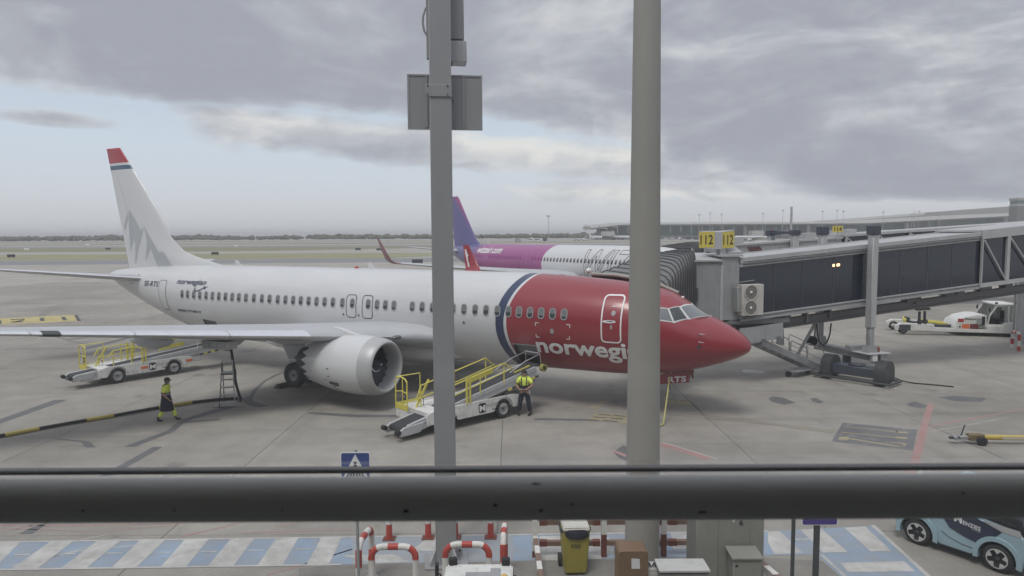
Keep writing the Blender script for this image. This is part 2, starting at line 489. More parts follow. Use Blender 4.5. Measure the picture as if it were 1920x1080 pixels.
P_red = paint('worn_red_paint', (0.38, 0.19, 0.18), 0.9, 2.0)
P_white = paint('worn_white_paint', (0.50, 0.495, 0.475), 0.75, 2.0)
P_blue = paint('worn_blue_paint', (0.25, 0.325, 0.425), 0.75, 1.8)
P_blue2 = paint('faded_blue_paint', (0.31, 0.38, 0.46), 1.35, 1.4)
P_yel = paint('worn_yellow_paint', (0.36, 0.31, 0.17), 0.9, 1.6)
P_grey = paint('dark_marking_base', (0.15, 0.15, 0.155), 0.35, 2.0)
P_black = paint('black_marking_paint', (0.07, 0.07, 0.07), 0.4, 2.0)

ground = MB().flat([(-5200, 2.0), (5200, 2.0), (5200, 7500), (-5200, 7500)], -0.03).build('ground', M_far, smooth=0)
tag(ground, kind='structure')
SX, SY, GX, GY = 7.7, 6.94, -0.37, 22.52
i0, i1, j0, j1 = -9, 9, -3, 12
jf = MB().flat([(GX + i0 * SX, GY + j0 * SY), (GX + i1 * SX, GY + j0 * SY), (GX + i1 * SX, GY + j1 * SY), (GX + i0 * SX, GY + j1 * SY)], -0.014)
jf.build('joint_filler', M_tar, ground, smooth=0)
_sm = MB()
hx, hy, b_ = SX / 2 - 0.009, SY / 2 - 0.009, 0.008
_sm.add([(-hx, -hy, -0.03), (hx, -hy, -0.03), (hx, hy, -0.03), (-hx, hy, -0.03), (-hx, -hy, -b_), (hx, -hy, -b_), (hx, hy, -b_), (-hx, hy, -b_),
         (-hx + b_, -hy + b_, 0), (hx - b_, -hy + b_, 0), (hx - b_, hy - b_, 0), (-hx + b_, hy - b_, 0)],
        [(0, 1, 5, 4), (1, 2, 6, 5), (2, 3, 7, 6), (3, 0, 4, 7), (4, 5, 9, 8), (5, 6, 10, 9), (6, 7, 11, 10), (7, 4, 8, 11), (8, 9, 10, 11)])
slab_me = _sm.mesh('concrete_slab', M_conc, smooth=0)
for i in range(i0, i1):
    for j in range(j0, j1):
        o = part('concrete_slab', slab_me, ground)
        o.location = (GX + (i + 0.5) * SX, GY + (j + 0.5) * SY, 0)

def gflat(name, poly, m, z=0.004):
    return MB().flat(poly, z).build(name, m, ground, smooth=0)
def gstrip(name, pts, w, m, z=0.004):
    pts = [Vector((p[0], p[1], 0)) for p in pts]; l_, r_ = [], []
    for i, p in enumerate(pts):
        t = (pts[min(i + 1, len(pts) - 1)] - pts[max(i - 1, 0)]).normalized(); n = Vector((-t.y, t.x, 0))
        ww = w[i] if isinstance(w, (list, tuple)) else w
        l_.append(p + n * ww / 2); r_.append(p - n * ww / 2)
    mb = MB(); k = len(pts)
    mb.add([(p.x, p.y, z) for p in l_ + r_], [(i, i + 1, k + i + 1, k + i) for i in range(k - 1)])
    return mb.build(name, m, ground, smooth=0)

# tarred crack repairs
for pl in (
    [(-19.515,25.944),(-19.472,29.027),(-18.928,29.063),(-19.04,25.299)],
    [(-12.823,22.391),(-12.327,24.224),(-12.511,25.729),(-11.846,27.498),(-11.439,27.929),(-11.209,27.571),(-11.552,26.899),(-12.241,25.499),(-12.006,24.151),(-12.452,22.356)],
    [(-12.322,25.5),(-11.113,25.854),(-11.017,25.624),(-12.216,25.276)],
    [(-15.718,23.375),(-14.71,23.109),(-14.305,22.98),(-13.694,22.32),(-14.048,22.326),(-14.559,22.924),(-15.635,23.249)],
    [(-11.832,22.345),(-11.514,22.34),(-11.596,19.693),(-11.928,19.519)],
    [(-11.59,35.214),(-11.869,34.263),(-11.929,32.857),(-11.693,30.78),(-11.351,29.429),(-11.82,29.049),(-11.328,28.658),(-10.801,27.915),(-10.232,27.551),(-9.934,27.808),(-10.294,28.083),(-10.877,28.648),(-11.138,29.228),(-11.475,30.775),(-11.756,32.731),(-11.672,33.993),(-11.444,34.931)],
    [(-8.006,26.5),(-7.922,26.783),(-6.001,26.339),(-4.444,26.267),(-4.392,25.952),(-5.913,25.944)],
    [(0.816,25.618),(1.181,25.687),(3.163,25.458),(3.179,25.271),(0.769,25.393)],
    [(-11.542,15.685),(-11.459,16.069),(-11.255,16.376),(-11.206,15.666)],
    [(-26.86,42.786),(-26.559,47.537),(-26.055,47.021),(-26.211,42.161)],
    [(-15.8,35.756),(-15.492,36.484),(-15.389,36.036),(-15.596,35.606)],
):
    gflat('crack_seal', pl, M_seal)
for pts, w in (
    ([(-29.606,51.751),(-28.887,53.251),(-27.102,56.163)], 0.12),
    ([(-34.354,46.107),(-33.384,47.28),(-32.557,48.522)], 0.07),
    ([(-32.364,48.515),(-29.448,45.704),(-26.897,43.833)], 0.07), ([(-32.133,48.506),(-29.381,45.935),(-27.164,44.275)], 0.07),
    ([(-41.145,59.731),(-44.673,66.406),(-47.096,73.443),(-45.61,77.709)], 0.09), ([(-40.588,59.317),(-43.6,65.405),(-45.989,72.228),(-44.831,76.372)], 0.09),
    ([(-52.919,80.163),(-48.52,78.54),(-44.06,77.62)], 0.12), ([(-70.506,95.231),(-70.354,101.397),(-70.974,113.728)], 0.14),
    ([(5.787,26.542),(8.693,25.311),(11.199,23.786)], 0.035), ([(5.718,26.22),(8.594,25.018),(11.079,23.526)], 0.035),
    ([(14.475,24.616),(15.754,23.968),(17.363,23.092)], 0.03), ([(14.784,25.568),(14.93,23.85),(14.974,20.507)], 0.03),
    ([(7.353,31.32),(7.305,28.435),(7.251,25.117)], 0.03),
):
    gstrip('crack_line', pts, w, M_seal, 0.0035)
# yellow stand entry line between its dark edges
gstrip('lead_in_line', [(5.753,26.38),(8.643,25.164),(11.138,23.656)], 0.10, P_yel, 0.004)
# stand number painted on the left: yellow field, dark figures
P_yel2 = paint('stand_number_yellow', (0.47, 0.39, 0.16), 0.5, 2.0)
gflat('stand_number_field', [(-40.922,55.031),(-35.789,56.706),(-38.988,61.446),(-43.9,59.079)], P_yel2, 0.004)
for pl in ([(-38.957,61.32),(-35.903,56.889),(-35.587,56.875),(-38.743,61.435)], [(-39.314,60.043),(-38.931,60.026),(-37.118,57.481),(-37.412,57.384)], [(-40.682,59.322),(-40.438,59.505),(-38.718,57.08),(-39.077,57.023)],
           [(-42.489,58.263),(-41.566,58.749),(-41.187,58.207),(-41.892,57.685)], [(-40.837,56.217),(-41.321,58.399),(-40.788,57.638),(-40.478,56.202)], [(-41.264,56.69),(-40.333,56.863),(-39.926,56.283),(-40.849,56.113)],
           [(-42.768,57.54),(-42.685,57.61),(-40.891,55.163),(-40.972,55.1)]):
    gflat('stand_number_figure', pl, P_black, 0.008)
# dark panel with a yellow 112 to the right, reversed for the flight deck
gflat('stand_number_field', [(10.584,22.571),(12.044,24.856),(14.19,23.863),(12.696,21.534)], P_grey, 0.004)
for pl in ([(11.86,24.35),(13.396,23.679),(13.342,23.582),(11.805,24.275)], [(13.351,23.7),(13.689,23.543),(13.598,23.383),(13.258,23.532)],
           [(11.432,23.65),(12.956,22.985),(12.909,22.899),(11.374,23.566)], [(12.99,23.046),(13.314,22.947),(13.189,22.759),(12.889,22.863)],
           [(11.075,23.05),(11.413,23.075),(11.203,22.68),(10.879,22.746)], [(11.338,22.921),(12.072,22.337),(12.59,22.01),(12.758,22.093),(12.702,22.21),(12.416,22.39),(12.483,22.448),(12.854,22.324),(12.859,22.149),(12.694,21.98),(12.388,21.957),(11.94,22.252),(11.277,22.794)]):
    gflat('stand_number_figure', pl, P_yel, 0.008)
# faded yellow hatch and wording beside the nose wheel
gflat('yellow_ground_plate', [(2.84,25.427),(3.2,26.432),(4.465,26.087),(4.249,24.813)], P_yel, 0.0045)
gflat('yellow_ground_plate', [(3.035,27.185),(3.705,28.421),(3.967,28.23),(3.354,27.008)], P_yel, 0.0045)
gflat('yellow_ground_plate', [(6.416,28.835),(7.305,28.435),(7.271,27.616),(6.192,27.818)], P_yel, 0.0045)
for a, b in ([(3.253,26.191),(3.762,26.022)], [(3.843,26.021),(4.264,25.856)], [(3.044,25.803),(3.546,25.64)], [(3.666,25.637),(4.122,25.476)], [(2.88,25.426),(3.223,25.307)], [(3.342,25.305),(3.867,25.11)], [(6.442,28.548),(6.841,28.352)], [(6.974,28.349),(7.235,28.158)]):
    gstrip('plate_wording', [a, b], 0.10, P_black, 0.0085)
# red limits
gstrip('red_limit_line', [(16.922,27.586),(15.535,25.553),(12.136,20.453),(11.29,19.257)], 0.23, P_red)
for pts, w in (([(14.839,24.259),(16.426,25.011),(19.991,26.66)], 0.09), ([(4.885,22.346),(6.039,20.853)], 0.34), ([(3.211,21.695),(3.732,20.789)], 0.16),
               ([(-12.312,16.156),(-10.239,16.115),(-8.375,16.214),(-6.642,16.38)], 0.05), ([(-11.99,15.719),(-11.548,16.162),(-10.997,16.499)], 0.05), ([(-7.647,15.495),(-6.879,16.012),(-6.393,16.408)], 0.06),
               ([(-5.605,15.996),(-5.015,16.359),(-4.25,16.671)], 0.05), ([(-6.357,15.651),(-5.023,15.751),(-3.791,15.824)], 0.05), ([(-12.188,15.988),(-9.784,15.78),(-8.071,16.118)], 0.035),
               ([(-5.034,13.656),(-4.491,14.015),(-3.555,14.794)], 0.05)):
    gstrip('red_limit_line', pts, w, P_red)
for pts, w in (([(4.922,22.521),(5.242,22.223),(6.269,20.799)], 0.06), ([(11.531,19.253),(12.277,20.256)], 0.10), ([(14.665,23.722),(15.928,24.238),(18.479,25.418)], 0.04),
               ([(-10.139,19.448),(-10.17,19.694),(-8.178,19.754),(-8.14,19.507)], 0.10), ([(-9.877,15.325),(-9.521,15.546),(-8.976,15.454),(-10.226,14.245)], 0.04), ([(-10.561,14.082),(-9.542,14.786),(-8.186,15.114)], 0.05)):
    gstrip('white_limit_line', pts, w, P_white, 0.0055)
# blue and white walkway
walk = [(-12.354,15.228),(-3.695,15.404),(-3.392,14.083),(-3.614,14.076),(-11.337,13.928)]
gflat('walkway_field', [(-3.695,15.404),(-0.005,15.487),(-0.008,14.203),(-3.392,14.083)], P_blue2, 0.004)
gflat('walkway_field', [(-0.005,15.487),(5.913,15.616),(8.526,15.88),(8.295,13.044),(6.607,13.062),(6.505,14.424),(-0.008,14.203)], P_blue, 0.004)
gflat('walkway_field', walk, P_blue, 0.004)
def zb(t):   # point between the far and near edge of the walkway's left run
    return None
for a in (
    [(-11.337,13.928),(-10.834,13.922),(-11.166,15.258),(-11.761,15.243)], [(-10.45,13.973),(-9.922,13.982),(-9.989,15.271),(-10.505,15.264)], [(-9.439,13.993),(-8.911,14.003),(-8.927,15.3),(-9.453,15.287)],
    [(-8.395,14.016),(-7.875,14.024),(-7.934,15.33),(-8.496,15.311)], [(-7.377,14.033),(-6.845,14.041),(-6.944,15.346),(-7.487,15.335)], [(-6.402,14.05),(-5.869,14.059),(-5.916,15.364),(-6.449,15.356)],
    [(-5.368,14.065),(-4.845,14.073),(-4.912,15.388),(-5.421,15.378)], [(-4.344,14.084),(-3.875,14.091),(-3.929,15.413),(-4.391,15.404)],
    [(-3.715,14.49),(-2.955,14.14),(-2.17,14.155),(-2.57,14.527)], [(-2.245,14.676),(-1.199,14.715),(-1.366,15.307),(-1.97,15.286)],
    [(0.557,14.197),(1.874,14.255),(2.027,15.434),(0.605,15.395)], [(1.926,14.476),(2.178,14.473),(2.215,15.208),(2.133,15.32)], [(3.499,14.713),(3.965,14.707),(4.195,15.579),(3.639,15.529)],
    [(5.687,15.004),(5.902,15.587),(6.184,15.613),(6.251,14.502),(5.615,14.434)], [(6.688,15.694),(7.196,15.718),(7.238,14.516),(6.687,14.497)],
    [(7.756,15.77),(8.278,15.838),(8.205,14.556),(7.739,14.548)], [(6.836,14.031),(8.218,14.087),(8.187,13.648),(6.814,13.64)],
):
    gflat('walkway_stripe', a, P_white, 0.008)
for a, b, w in ([(-12.354,15.228),(5.913,15.616),0.07], [(-11.328,13.916),(-3.614,14.076),0.07], [(8.492,15.91),(8.316,13.044),0.1], [(6.619,14.423),(6.69,13.061),0.07]):
    gstrip('walkway_edge_line', [a, b], w, P_white, 0.0085)
for x0, x1, y in ((27, 56, 1040.5), (115, 142, 1039.5), (200, 230, 1038), (298, 320, 1036), (377, 406, 1035), (464, 495, 1032), (554, 581, 1030)):
    pass
for a, b in ([(-10.86,14.609),(-10.53,14.618)], [(-9.847,14.623),(-9.539,14.632)], [(-8.876,14.65),(-8.531,14.659)], [(-7.75,14.68),(-7.496,14.685)], [(-6.839,14.703),(-6.503,14.71)], [(-5.843,14.756),(-5.483,14.765)], [(-4.801,14.796),(-4.486,14.805)], [(6.346,15.159),(6.668,15.183)]):
    gstrip('walkway_dash', [a, b], 0.05, P_white, 0.0085)
M_apr = concrete('stained_shaded_concrete', (0.23, 0.22, 0.20), slab=False, stain=1.0)  # stains plus the shade near the facade, both put into a darker colour
gflat('stained_shaded_apron', [(-4.463,13.922),(-3.387,14.062),(-0.008,14.179),(5.423,14.288),(6.489,14.131),(6.638,13.062),(6.556,12.104),(-3.937,12.205)], M_apr, 0.0045)
# rubbish and drain patches
for pl in ([(10.714,28.643),(11.08,29.021),(11.416,28.723),(11.566,27.882),(10.952,27.537),(10.639,28.084)], [(12.487,28.604),(12.749,28.693),(12.75,27.946),(12.416,27.683),(12.331,28.139)], [(17.848,28.675),(18.737,28.946),(19.749,28.442),(19.099,27.808),(18.142,28.011)],
           [(3.187,21.531),(3.607,22.252),(3.792,21.907),(3.551,20.492),(3.274,21.001)], [(15.942,27.607),(16.49,27.956),(16.587,27.242),(16.127,26.824),(15.822,27.172)]):
    gflat('oil_patch', pl, M_seal, 0.0032)
gflat('pale_patch', [(11.56,34.592),(11.967,35.0),(12.737,34.423),(12.385,33.892),(11.539,34.048)], P_white, 0.0045)

# ---------------------------------------------------------------- airfield beyond the stands
M_grass = mat('airfield_grass', (0.20, 0.198, 0.125), 0.95, var=0.18, scale=0.05)
M_grass2 = mat('dry_airfield_grass', (0.25, 0.242, 0.150), 0.95, var=0.18, scale=0.04)
M_taxi = mat('taxiway_asphalt', (0.21, 0.215, 0.225), 0.9, var=0.1, scale=0.03)
M_run = mat('runway_asphalt', (0.245, 0.24, 0.235), 0.9, var=0.08, scale=0.03)
def field(name, pts, m, z):
    return tag(MB().flat(pts, z).build(name, m, smooth=0), kind='structure')
field('taxiway', [(-600, 140), (60, 190), (60, 218), (-600, 186)], M_taxi, -0.012)
field('grass_verge', [(-900, 196), (-40, 214), (-10, 262), (-60, 285), (-900, 262)], M_grass2, -0.01)
field('grass_verge', [(-900, 345), (-120, 330), (-40, 400), (300, 420), (300, 455), (-900, 470)], M_grass, -0.01)
field('taxiway', [(-900, 480), (900, 455), (900, 500), (-900, 540)], M_taxi, -0.008)
field('grass_verge', [(-900, 620), (900, 600), (900, 680), (-900, 700)], M_grass, -0.008)
field('runway', [(-2500, 800), (2500, 760), (2500, 830), (-2500, 880)], M_run, -0.006)
field('grass_verge', [(-2500, 960), (-300, 940), (200, 1000), (-2500, 1400)], M_grass, -0.006)
field('grass_verge', [(20, 280), (700, 300), (700, 345), (30, 318)], M_grass, -0.01)
field('grass_verge', [(30, 210), (120, 214), (120, 236), (28, 228)], M_grass2, -0.01)

# ================================================================ the terminal the picture is taken from
M_wall_in = mat('interior_wall_grey', (0.30, 0.30, 0.29), 0.8)
M_ceil = mat('white_ceiling', (0.82, 0.82, 0.80), 0.8)
M_fac = mat('facade_panel_grey', (0.33, 0.33, 0.32), 0.6, dirt=0.2)
term = thing('terminal_hall', 'dim hall behind the glass from which the stand is seen', 'building', (0, 0, 0))
WY = 1.35
MB().bb((-9, -7, 5.2), (9, WY - 0.12, 5.3)).build('floor', mat('dark_floor_stone', (0.30, 0.30, 0.29), 0.35), term)
MB().bb((-9, -7, 9.2), (9, WY + 0.2, 9.4)).build('ceiling', M_ceil, term)
MB().bb((-9, -7.2, 5.3), (9, -7, 9.2)).build('back_wall', M_wall_in, term)
for sx in (-1, 1):
    MB().bb((sx * 9, -7, 5.3), (sx * 9.2, WY - 0.12, 9.2)).build('side_wall', M_wall_in, term)
MB().bb((-40, WY - 0.1, 0), (40, WY + 0.1, 5.55)).build('facade_wall', M_fac, term)
MB().bb((-40, WY - 0.1, 9.4), (40, WY + 0.1, 13)).build('facade_parapet', M_fac, term)
for sx in (-1, 1):
    MB().bb((sx * 9.2, WY - 0.1, 5.55), (sx * 40, WY + 0.1, 9.4)).build('facade_side', M_fac, term)
M_pane = clear_glass('window_glass', 0.022, (0.955, 0.965, 0.96), 0.022)
glz = thing('glazing', 'tall clear window with a thin horizontal joint just above the handrail', 'window', (0, WY, 5.55))
ZJ = 0.869      # height of the joint between lower and upper panes
MB().box((0, 0, ZJ / 2 - 0.006), (18.2, 0.02, ZJ - 0.012)).build('pane', M_pane, glz, smooth=0)
MB().box((0, 0, (3.85 + ZJ) / 2 + 0.006), (18.2, 0.02, 3.85 - ZJ - 0.012)).build('pane', M_pane, glz, smooth=0)
tr = MB()
tr.box((0, -0.004, 0), (18.2, 0.03, 0.0045))
tr.build('transom', mat('dark_gasket', (0.20, 0.195, 0.19), 0.5), glz).location = (0, 0, ZJ)
t2 = MB().tube([(-9, -0.016, 0.0042), (9, -0.016, 0.0042)], 0.0016, 8).build('bead', mat('satin_bead', (0.5, 0.5, 0.5), 0.35), glz)
t2.location = (0, 0, ZJ)
for x in (-9.15, 9.15):
    MB().box((x, 0, 1.93), (0.10, 0.12, 3.85)).build('mullion', M_dark, glz)
# handrail in front of the glass, slightly out of focus
_RY = 0.93
_rz = 6.521
rail = MB().tube([(-8.9, 0, 0), (8.9, 0, 0)], 0.0298, 40).build('handrail', mat('grey_enamel_rail', (0.64, 0.64, 0.62), 0.55, var=0.04, scale=6), smooth=60)
rail.location = (0, _RY, _rz)
tag(rail, 'thick round grey handrail crossing the whole picture close to the window', 'handrail')
M_chip = mat('chipped_paint_spot', (0.012, 0.012, 0.013), 0.8)
for x, ang, rx, rz_ in ([(-0.574,0.404,2.2,1.6),(-0.452,0.404,1.8,1.4),(-0.143,0.407,4.0,2.6),(-0.024,0.399,2.6,2.2),(0.037,0.407,2.4,2.2),(0.031,0.367,6.6,1.6),(0.253,0.411,6.6,1.7),(0.078,0.398,3.0,1.0),(-0.308,0.405,1.5,1.2),(0.602,0.384,2.0,1.3)]):
    # spot sits on the tube surface where the view ray meets it
    k = ang; rx /= 1e3; rz_ /= 1e3
    best = None
    for q in range(0, 181):
        t_ = R(180 + (q - 90) * 0.98)
        yy, zz = _RY + 0.0298 * math.cos(t_), _rz + 0.0298 * math.sin(t_)
        e = abs((6.882 - zz) / yy - (k + 0.0))
        if best is None or e < best[0]: best = (e, t_)
    t_ = best[1]
    n = Vector((0, math.cos(t_), math.sin(t_))); tg = Vector((0, -n.z, n.y))
    pts = []
    for q in range(9):
        a = 2 * math.pi * q / 9; rr = 1 + 0.25 * math.sin(3 * a + ang)
        tilt = 0.25 * math.cos(a) * rx if rx > 0.005 and x > 0.02 and k < .36 else 0
        pts.append(Vector((x, 0, 0)) + n * 0.0301 + Vector((rx * rr * math.cos(a), 0, 0)) + tg * (rz_ * rr * math.sin(a) + tilt))
    MB().add(pts, [tuple(range(9))]).build('paint_chip', M_chip, rail, smooth=0)

# ================================================================ airliners
def pchip(x, y, q):
    n = len(x); h = [x[i + 1] - x[i] for i in range(n - 1)]; d = [(y[i + 1] - y[i]) / h[i] for i in range(n - 1)]
    m = [d[0]] + [0.0] * (n - 2) + [d[-1]]
    for i in range(1, n - 1):
        if d[i - 1] * d[i] > 0:
            w1 = 2 * h[i] + h[i - 1]; w2 = h[i] + 2 * h[i - 1]
            m[i] = (w1 + w2) / (w1 / d[i - 1] + w2 / d[i])
    i = 0
    while i < n - 2 and q > x[i + 1]: i += 1
    t = min(max((q - x[i]) / h[i], 0), 1)
    return ((1 + 2 * t) * (1 - t) ** 2 * y[i] + t * (1 - t) ** 2 * h[i] * m[i] + t * t * (3 - 2 * t) * y[i + 1] + t * t * (t - 1) * h[i] * m[i + 1])
class Hull:
    """fuselage given by stations (s aft, top, bottom, widest height, half width)"""
    def __init__(s, tab): s.c = list(zip(*tab)); s.L = tab[-1][0]
    def sec(s, x):
        x = min(max(x, 0), s.L)
        return [pchip(s.c[0], s.c[k], x) for k in (1, 2, 3, 4)]
    def at(s, x, deg, off=0.0):
        zt, zb, zc, w = s.sec(x); c, sn = math.cos(R(deg)), math.sin(R(deg))
        hz = (zt - zc) if sn > 0 else (zc - zb)
        p = Vector((x, w * c, zc + hz * sn))
        if off:
            n = Vector((0, c * hz, sn * w)).normalized(); p += n * off
        return p
    def side(s, x, z, off=0.0, port=False):
        """point on the flank at station x and height z"""
        zt, zb, zc, w = s.sec(x)
        v = (z - zc) / ((zt - zc) if z > zc else (zc - zb)); v = max(-0.999, min(0.999, v))
        p = s.at(x, math.degrees(math.asin(v)), off)
        if port: p.y = -p.y
        return p
    def frame(s, x, z):
        p = s.side(x, z, 0.0)
        a = (s.side(x - 0.15, z) - s.side(x + 0.15, z)).normalized()
        b = (s.side(x, z + 0.08) - s.side(x, z - 0.08)).normalized()
        n = a.cross(b).normalized(); b = n.cross(a)
        M = Matrix((a, b, n)).transposed().to_4x4(); M.translation = p
        return M
    def shell(s, xs, degs, holes=()):
        mb = MB(); n = len(degs)
        vs = [s.at(x, d) for x in xs for d in degs]; fs = []
        for i in range(len(xs) - 1):
            for j in range(n):
                xm = (xs[i] + xs[i + 1]) / 2; d0, d1 = degs[j], degs[(j + 1) % n] if j < n - 1 else degs[0] + 360
                dm = (d0 + d1) / 2
                if any(a < xm < b and c < dm < e for a, b, c, e in holes): continue
                a = i * n; b = a + n; k = (j + 1) % n
                fs.append((a + j, a + k, b + k, b + j))
        e = (len(xs) - 1) * n
        fs += [tuple(range(n)), tuple(range(e, e + n))]
        return mb.add(vs, fs)
AIRFOIL = []
for k in range(13):
    x = 0.5 * (1 - math.cos(math.pi * k / 12)); AIRFOIL.append((x, 5 * (0.2969 * math.sqrt(x) - 0.126 * x - 0.3516 * x * x + 0.2843 * x ** 3 - 0.1036 * x ** 4)))
def foil_ring(le, chord, thick, vert=False, tw=0.0, camber=0.015, xr=(0, 1), grow=0.0):
    """closed ring of an aerofoil; le = leading edge point, chord runs aft (+x)"""
    up = [p for p in AIRFOIL if xr[0] - 1e-6 <= p[0] <= xr[1] + 1e-6]
    out = []
    seq = [(x, t) for x, t in reversed(up)] + [(x, -t) for x, t in up[1:]]
    for x, t in seq:
        th = t * thick * chord + (grow if t > 0 else -grow) * (1 if x > 0 else 0)
        cz = camber * chord * 4 * x * (1 - x)
        px = x * chord - (grow if x == 0 else 0)
        if vert: out.append(Vector((le[0] + px, th, le[2])))
        else: out.append(Vector((le[0] + px, le[1], le[2] + th + cz - tw * px)))
    return out

def livery_mat():
    m, nt, b = _new('red_nosed_livery')
    N = nt.nodes.new; L = nt.links.new
    t = N('ShaderNodeTexCoord'); sp = N('ShaderNodeSeparateXYZ'); L(t.outputs['Object'], sp.inputs[0])
    def mth(op, a, b_):
        n = N('ShaderNodeMath'); n.operation = op
        for i, q in enumerate((a, b_)):
            if isinstance(q, (int, float)): n.inputs[i].default_value = q
            else: L(q, n.inputs[i])
        return n.outputs[0]
    zz = mth('SUBTRACT', sp.outputs[2], 3.2)
    s_ = mth('ADD', sp.outputs[0], mth('MULTIPLY', mth('MULTIPLY', zz, zz), 0.17))
    # soft white cheek above the red on the nose top is left plain; colours switch at the band
    rp = N('ShaderNodeValToRGB'); rp.color_ramp.interpolation = 'CONSTANT'
    mp = N('ShaderNodeMapRange'); mp.inputs[1].default_value = 8.0; mp.inputs[2].default_value = 11.0; L(s_, mp.inputs[0])
    red, wh, bl = (0.262, 0.025, 0.036), (0.585, 0.59, 0.60), (0.022, 0.038, 0.10)
    st = [(0.0, red), ((9.22 - 8) / 3, wh), ((9.35 - 8) / 3, bl), ((9.73 - 8) / 3, wh)]
    els = rp.color_ramp.elements
    while len(els) < 4: els.new(0.9)
    for e, (p, c) in zip(els, st): e.position = p; e.color = (*c, 1)
    L(mp.outputs[0], rp.inputs[0])
    n = N('ShaderNodeTexNoise'); n.inputs['Scale'].default_value = 0.8; n.inputs['Detail'].default_value = 6
    mpp = N('ShaderNodeMapping'); mpp.inputs['Scale'].default_value = (0.5, 1, 2.5); L(t.outputs['Object'], mpp.inputs[0]); L(mpp.outputs[0], n.inputs['Vector'])
    r = N('ShaderNodeMapRange'); r.inputs[1].default_value = 0.3; r.inputs[2].default_value = 0.7; r.inputs[3].default_value = 0.94; r.inputs[4].default_value = 1.03; L(n.outputs['Fac'], r.inputs[0])
    mx = N('ShaderNodeMixRGB'); mx.blend_type = 'MULTIPLY'; mx.inputs[0].default_value = 1; L(rp.outputs[0], mx.inputs[1]); L(r.outputs[0], mx.inputs[2])
    # fine frame and stringer seams
    def seam(c, period, w):
        f = mth('FRACT', mth('DIVIDE', c, period), 0); d = mth('ABSOLUTE', mth('SUBTRACT', f, 0.5), 0)
        g = N('ShaderNodeMapRange'); g.inputs[1].default_value = 0.5 - w / period; g.inputs[2].default_value = 0.5; g.inputs[3].default_value = 1.0; g.inputs[4].default_value = 0.90
        L(d, g.inputs[0]); return g.outputs[0]
    m2 = N('ShaderNodeMixRGB'); m2.blend_type = 'MULTIPLY'; m2.inputs[0].default_value = 1; L(mx.outputs[0], m2.inputs[1]); L(mth('MULTIPLY', seam(sp.outputs[0], 2.54, 0.012), seam(sp.outputs[2], 0.93, 0.010)), m2.inputs[2])
    L(m2.outputs[0], b.inputs['Base Color'])
    b.inputs['Roughness'].default_value = 0.33; b.inputs['Coat Weight'].default_value = 0.5; b.inputs['Coat Roughness'].default_value = 0.12
    return m
M_liv = livery_mat()
M_acw = mat('aircraft_white', (0.585, 0.59, 0.60), 0.34, var=0.04, scale=0.7, coat=0.4)
M_acg = mat('wing_grey_paint', (0.43, 0.44, 0.46), 0.4, var=0.06, scale=0.8)
M_acr = mat('aircraft_red', (0.262, 0.025, 0.036), 0.33, var=0.05, coat=0.5)
M_polish = mat('polished_leading_edge', (0.72, 0.73, 0.75), 0.22, metal=0.8, var=0.05)
M_lip = mat('inlet_lip_metal', (0.44, 0.445, 0.45), 0.45, metal=0.2, var=0.05, scale=1)
M_duct = mat('inlet_duct_grey', (0.42, 0.43, 0.45), 0.5, var=0.04)
M_fan = mat('fan_blade_dark', (0.05, 0.06, 0.075), 0.32, metal=0.7)
M_fdisk = mat('fan_case_dark', (0.018, 0.024, 0.036), 0.6)
M_wpane = mat('cabin_pane_dark', (0.035, 0.04, 0.045), 0.12, var=0.1)
M_blind = mat('window_blind_grey', (0.17, 0.175, 0.18), 0.5)
M_wfr = mat('window_frame_grey', (0.36, 0.365, 0.37), 0.4, metal=0.3)
M_oline = mat('door_outline_black', (0.02, 0.022, 0.028), 0.5)
M_hold = mat('hold_lining_grey', (0.24, 0.255, 0.245), 0.6, var=0.12)
M_logo = mat('dark_blue_lettering', (0.018, 0.03, 0.075), 0.5)

def window_meshes(w, h, rim, mats, blind=-0.06):
    o_ = rrect(-w / 2, w / 2, -h / 2, h / 2, w * 0.48); i_ = rrect(-w / 2 + rim, w / 2 - rim, -h / 2 + rim, h / 2 - rim, w * 0.48 - rim)
    fr = MB(); n = len(o_)
    fr.add([(x, y, 0.0) for x, y in o_] + [(x, y, 0.010) for x, y in o_] + [(x, y, 0.010) for x, y in i_] + [(x, y, 0.002) for x, y in i_],
           [(i + k * n, (i + 1) % n + k * n, (i + 1) % n + (k + 1) * n, i + (k + 1) * n) for k in range(3) for i in range(n)])
    pv = MB()
    sp_ = h * blind
    loop = i_
    up = [(x, max(y, sp_)) for x, y in loop]; lo = [(x, min(y, sp_)) for x, y in loop]
    pv.mat(0).add([(x, y, 0.004) for x, y in up], [tuple(range(n))]); pv.mat(1).add([(x, y, 0.003) for x, y in lo], [tuple(range(n))])
    return fr.mesh('window', mats[0]), pv.mesh('pane', [mats[1], mats[2]], smooth=0)

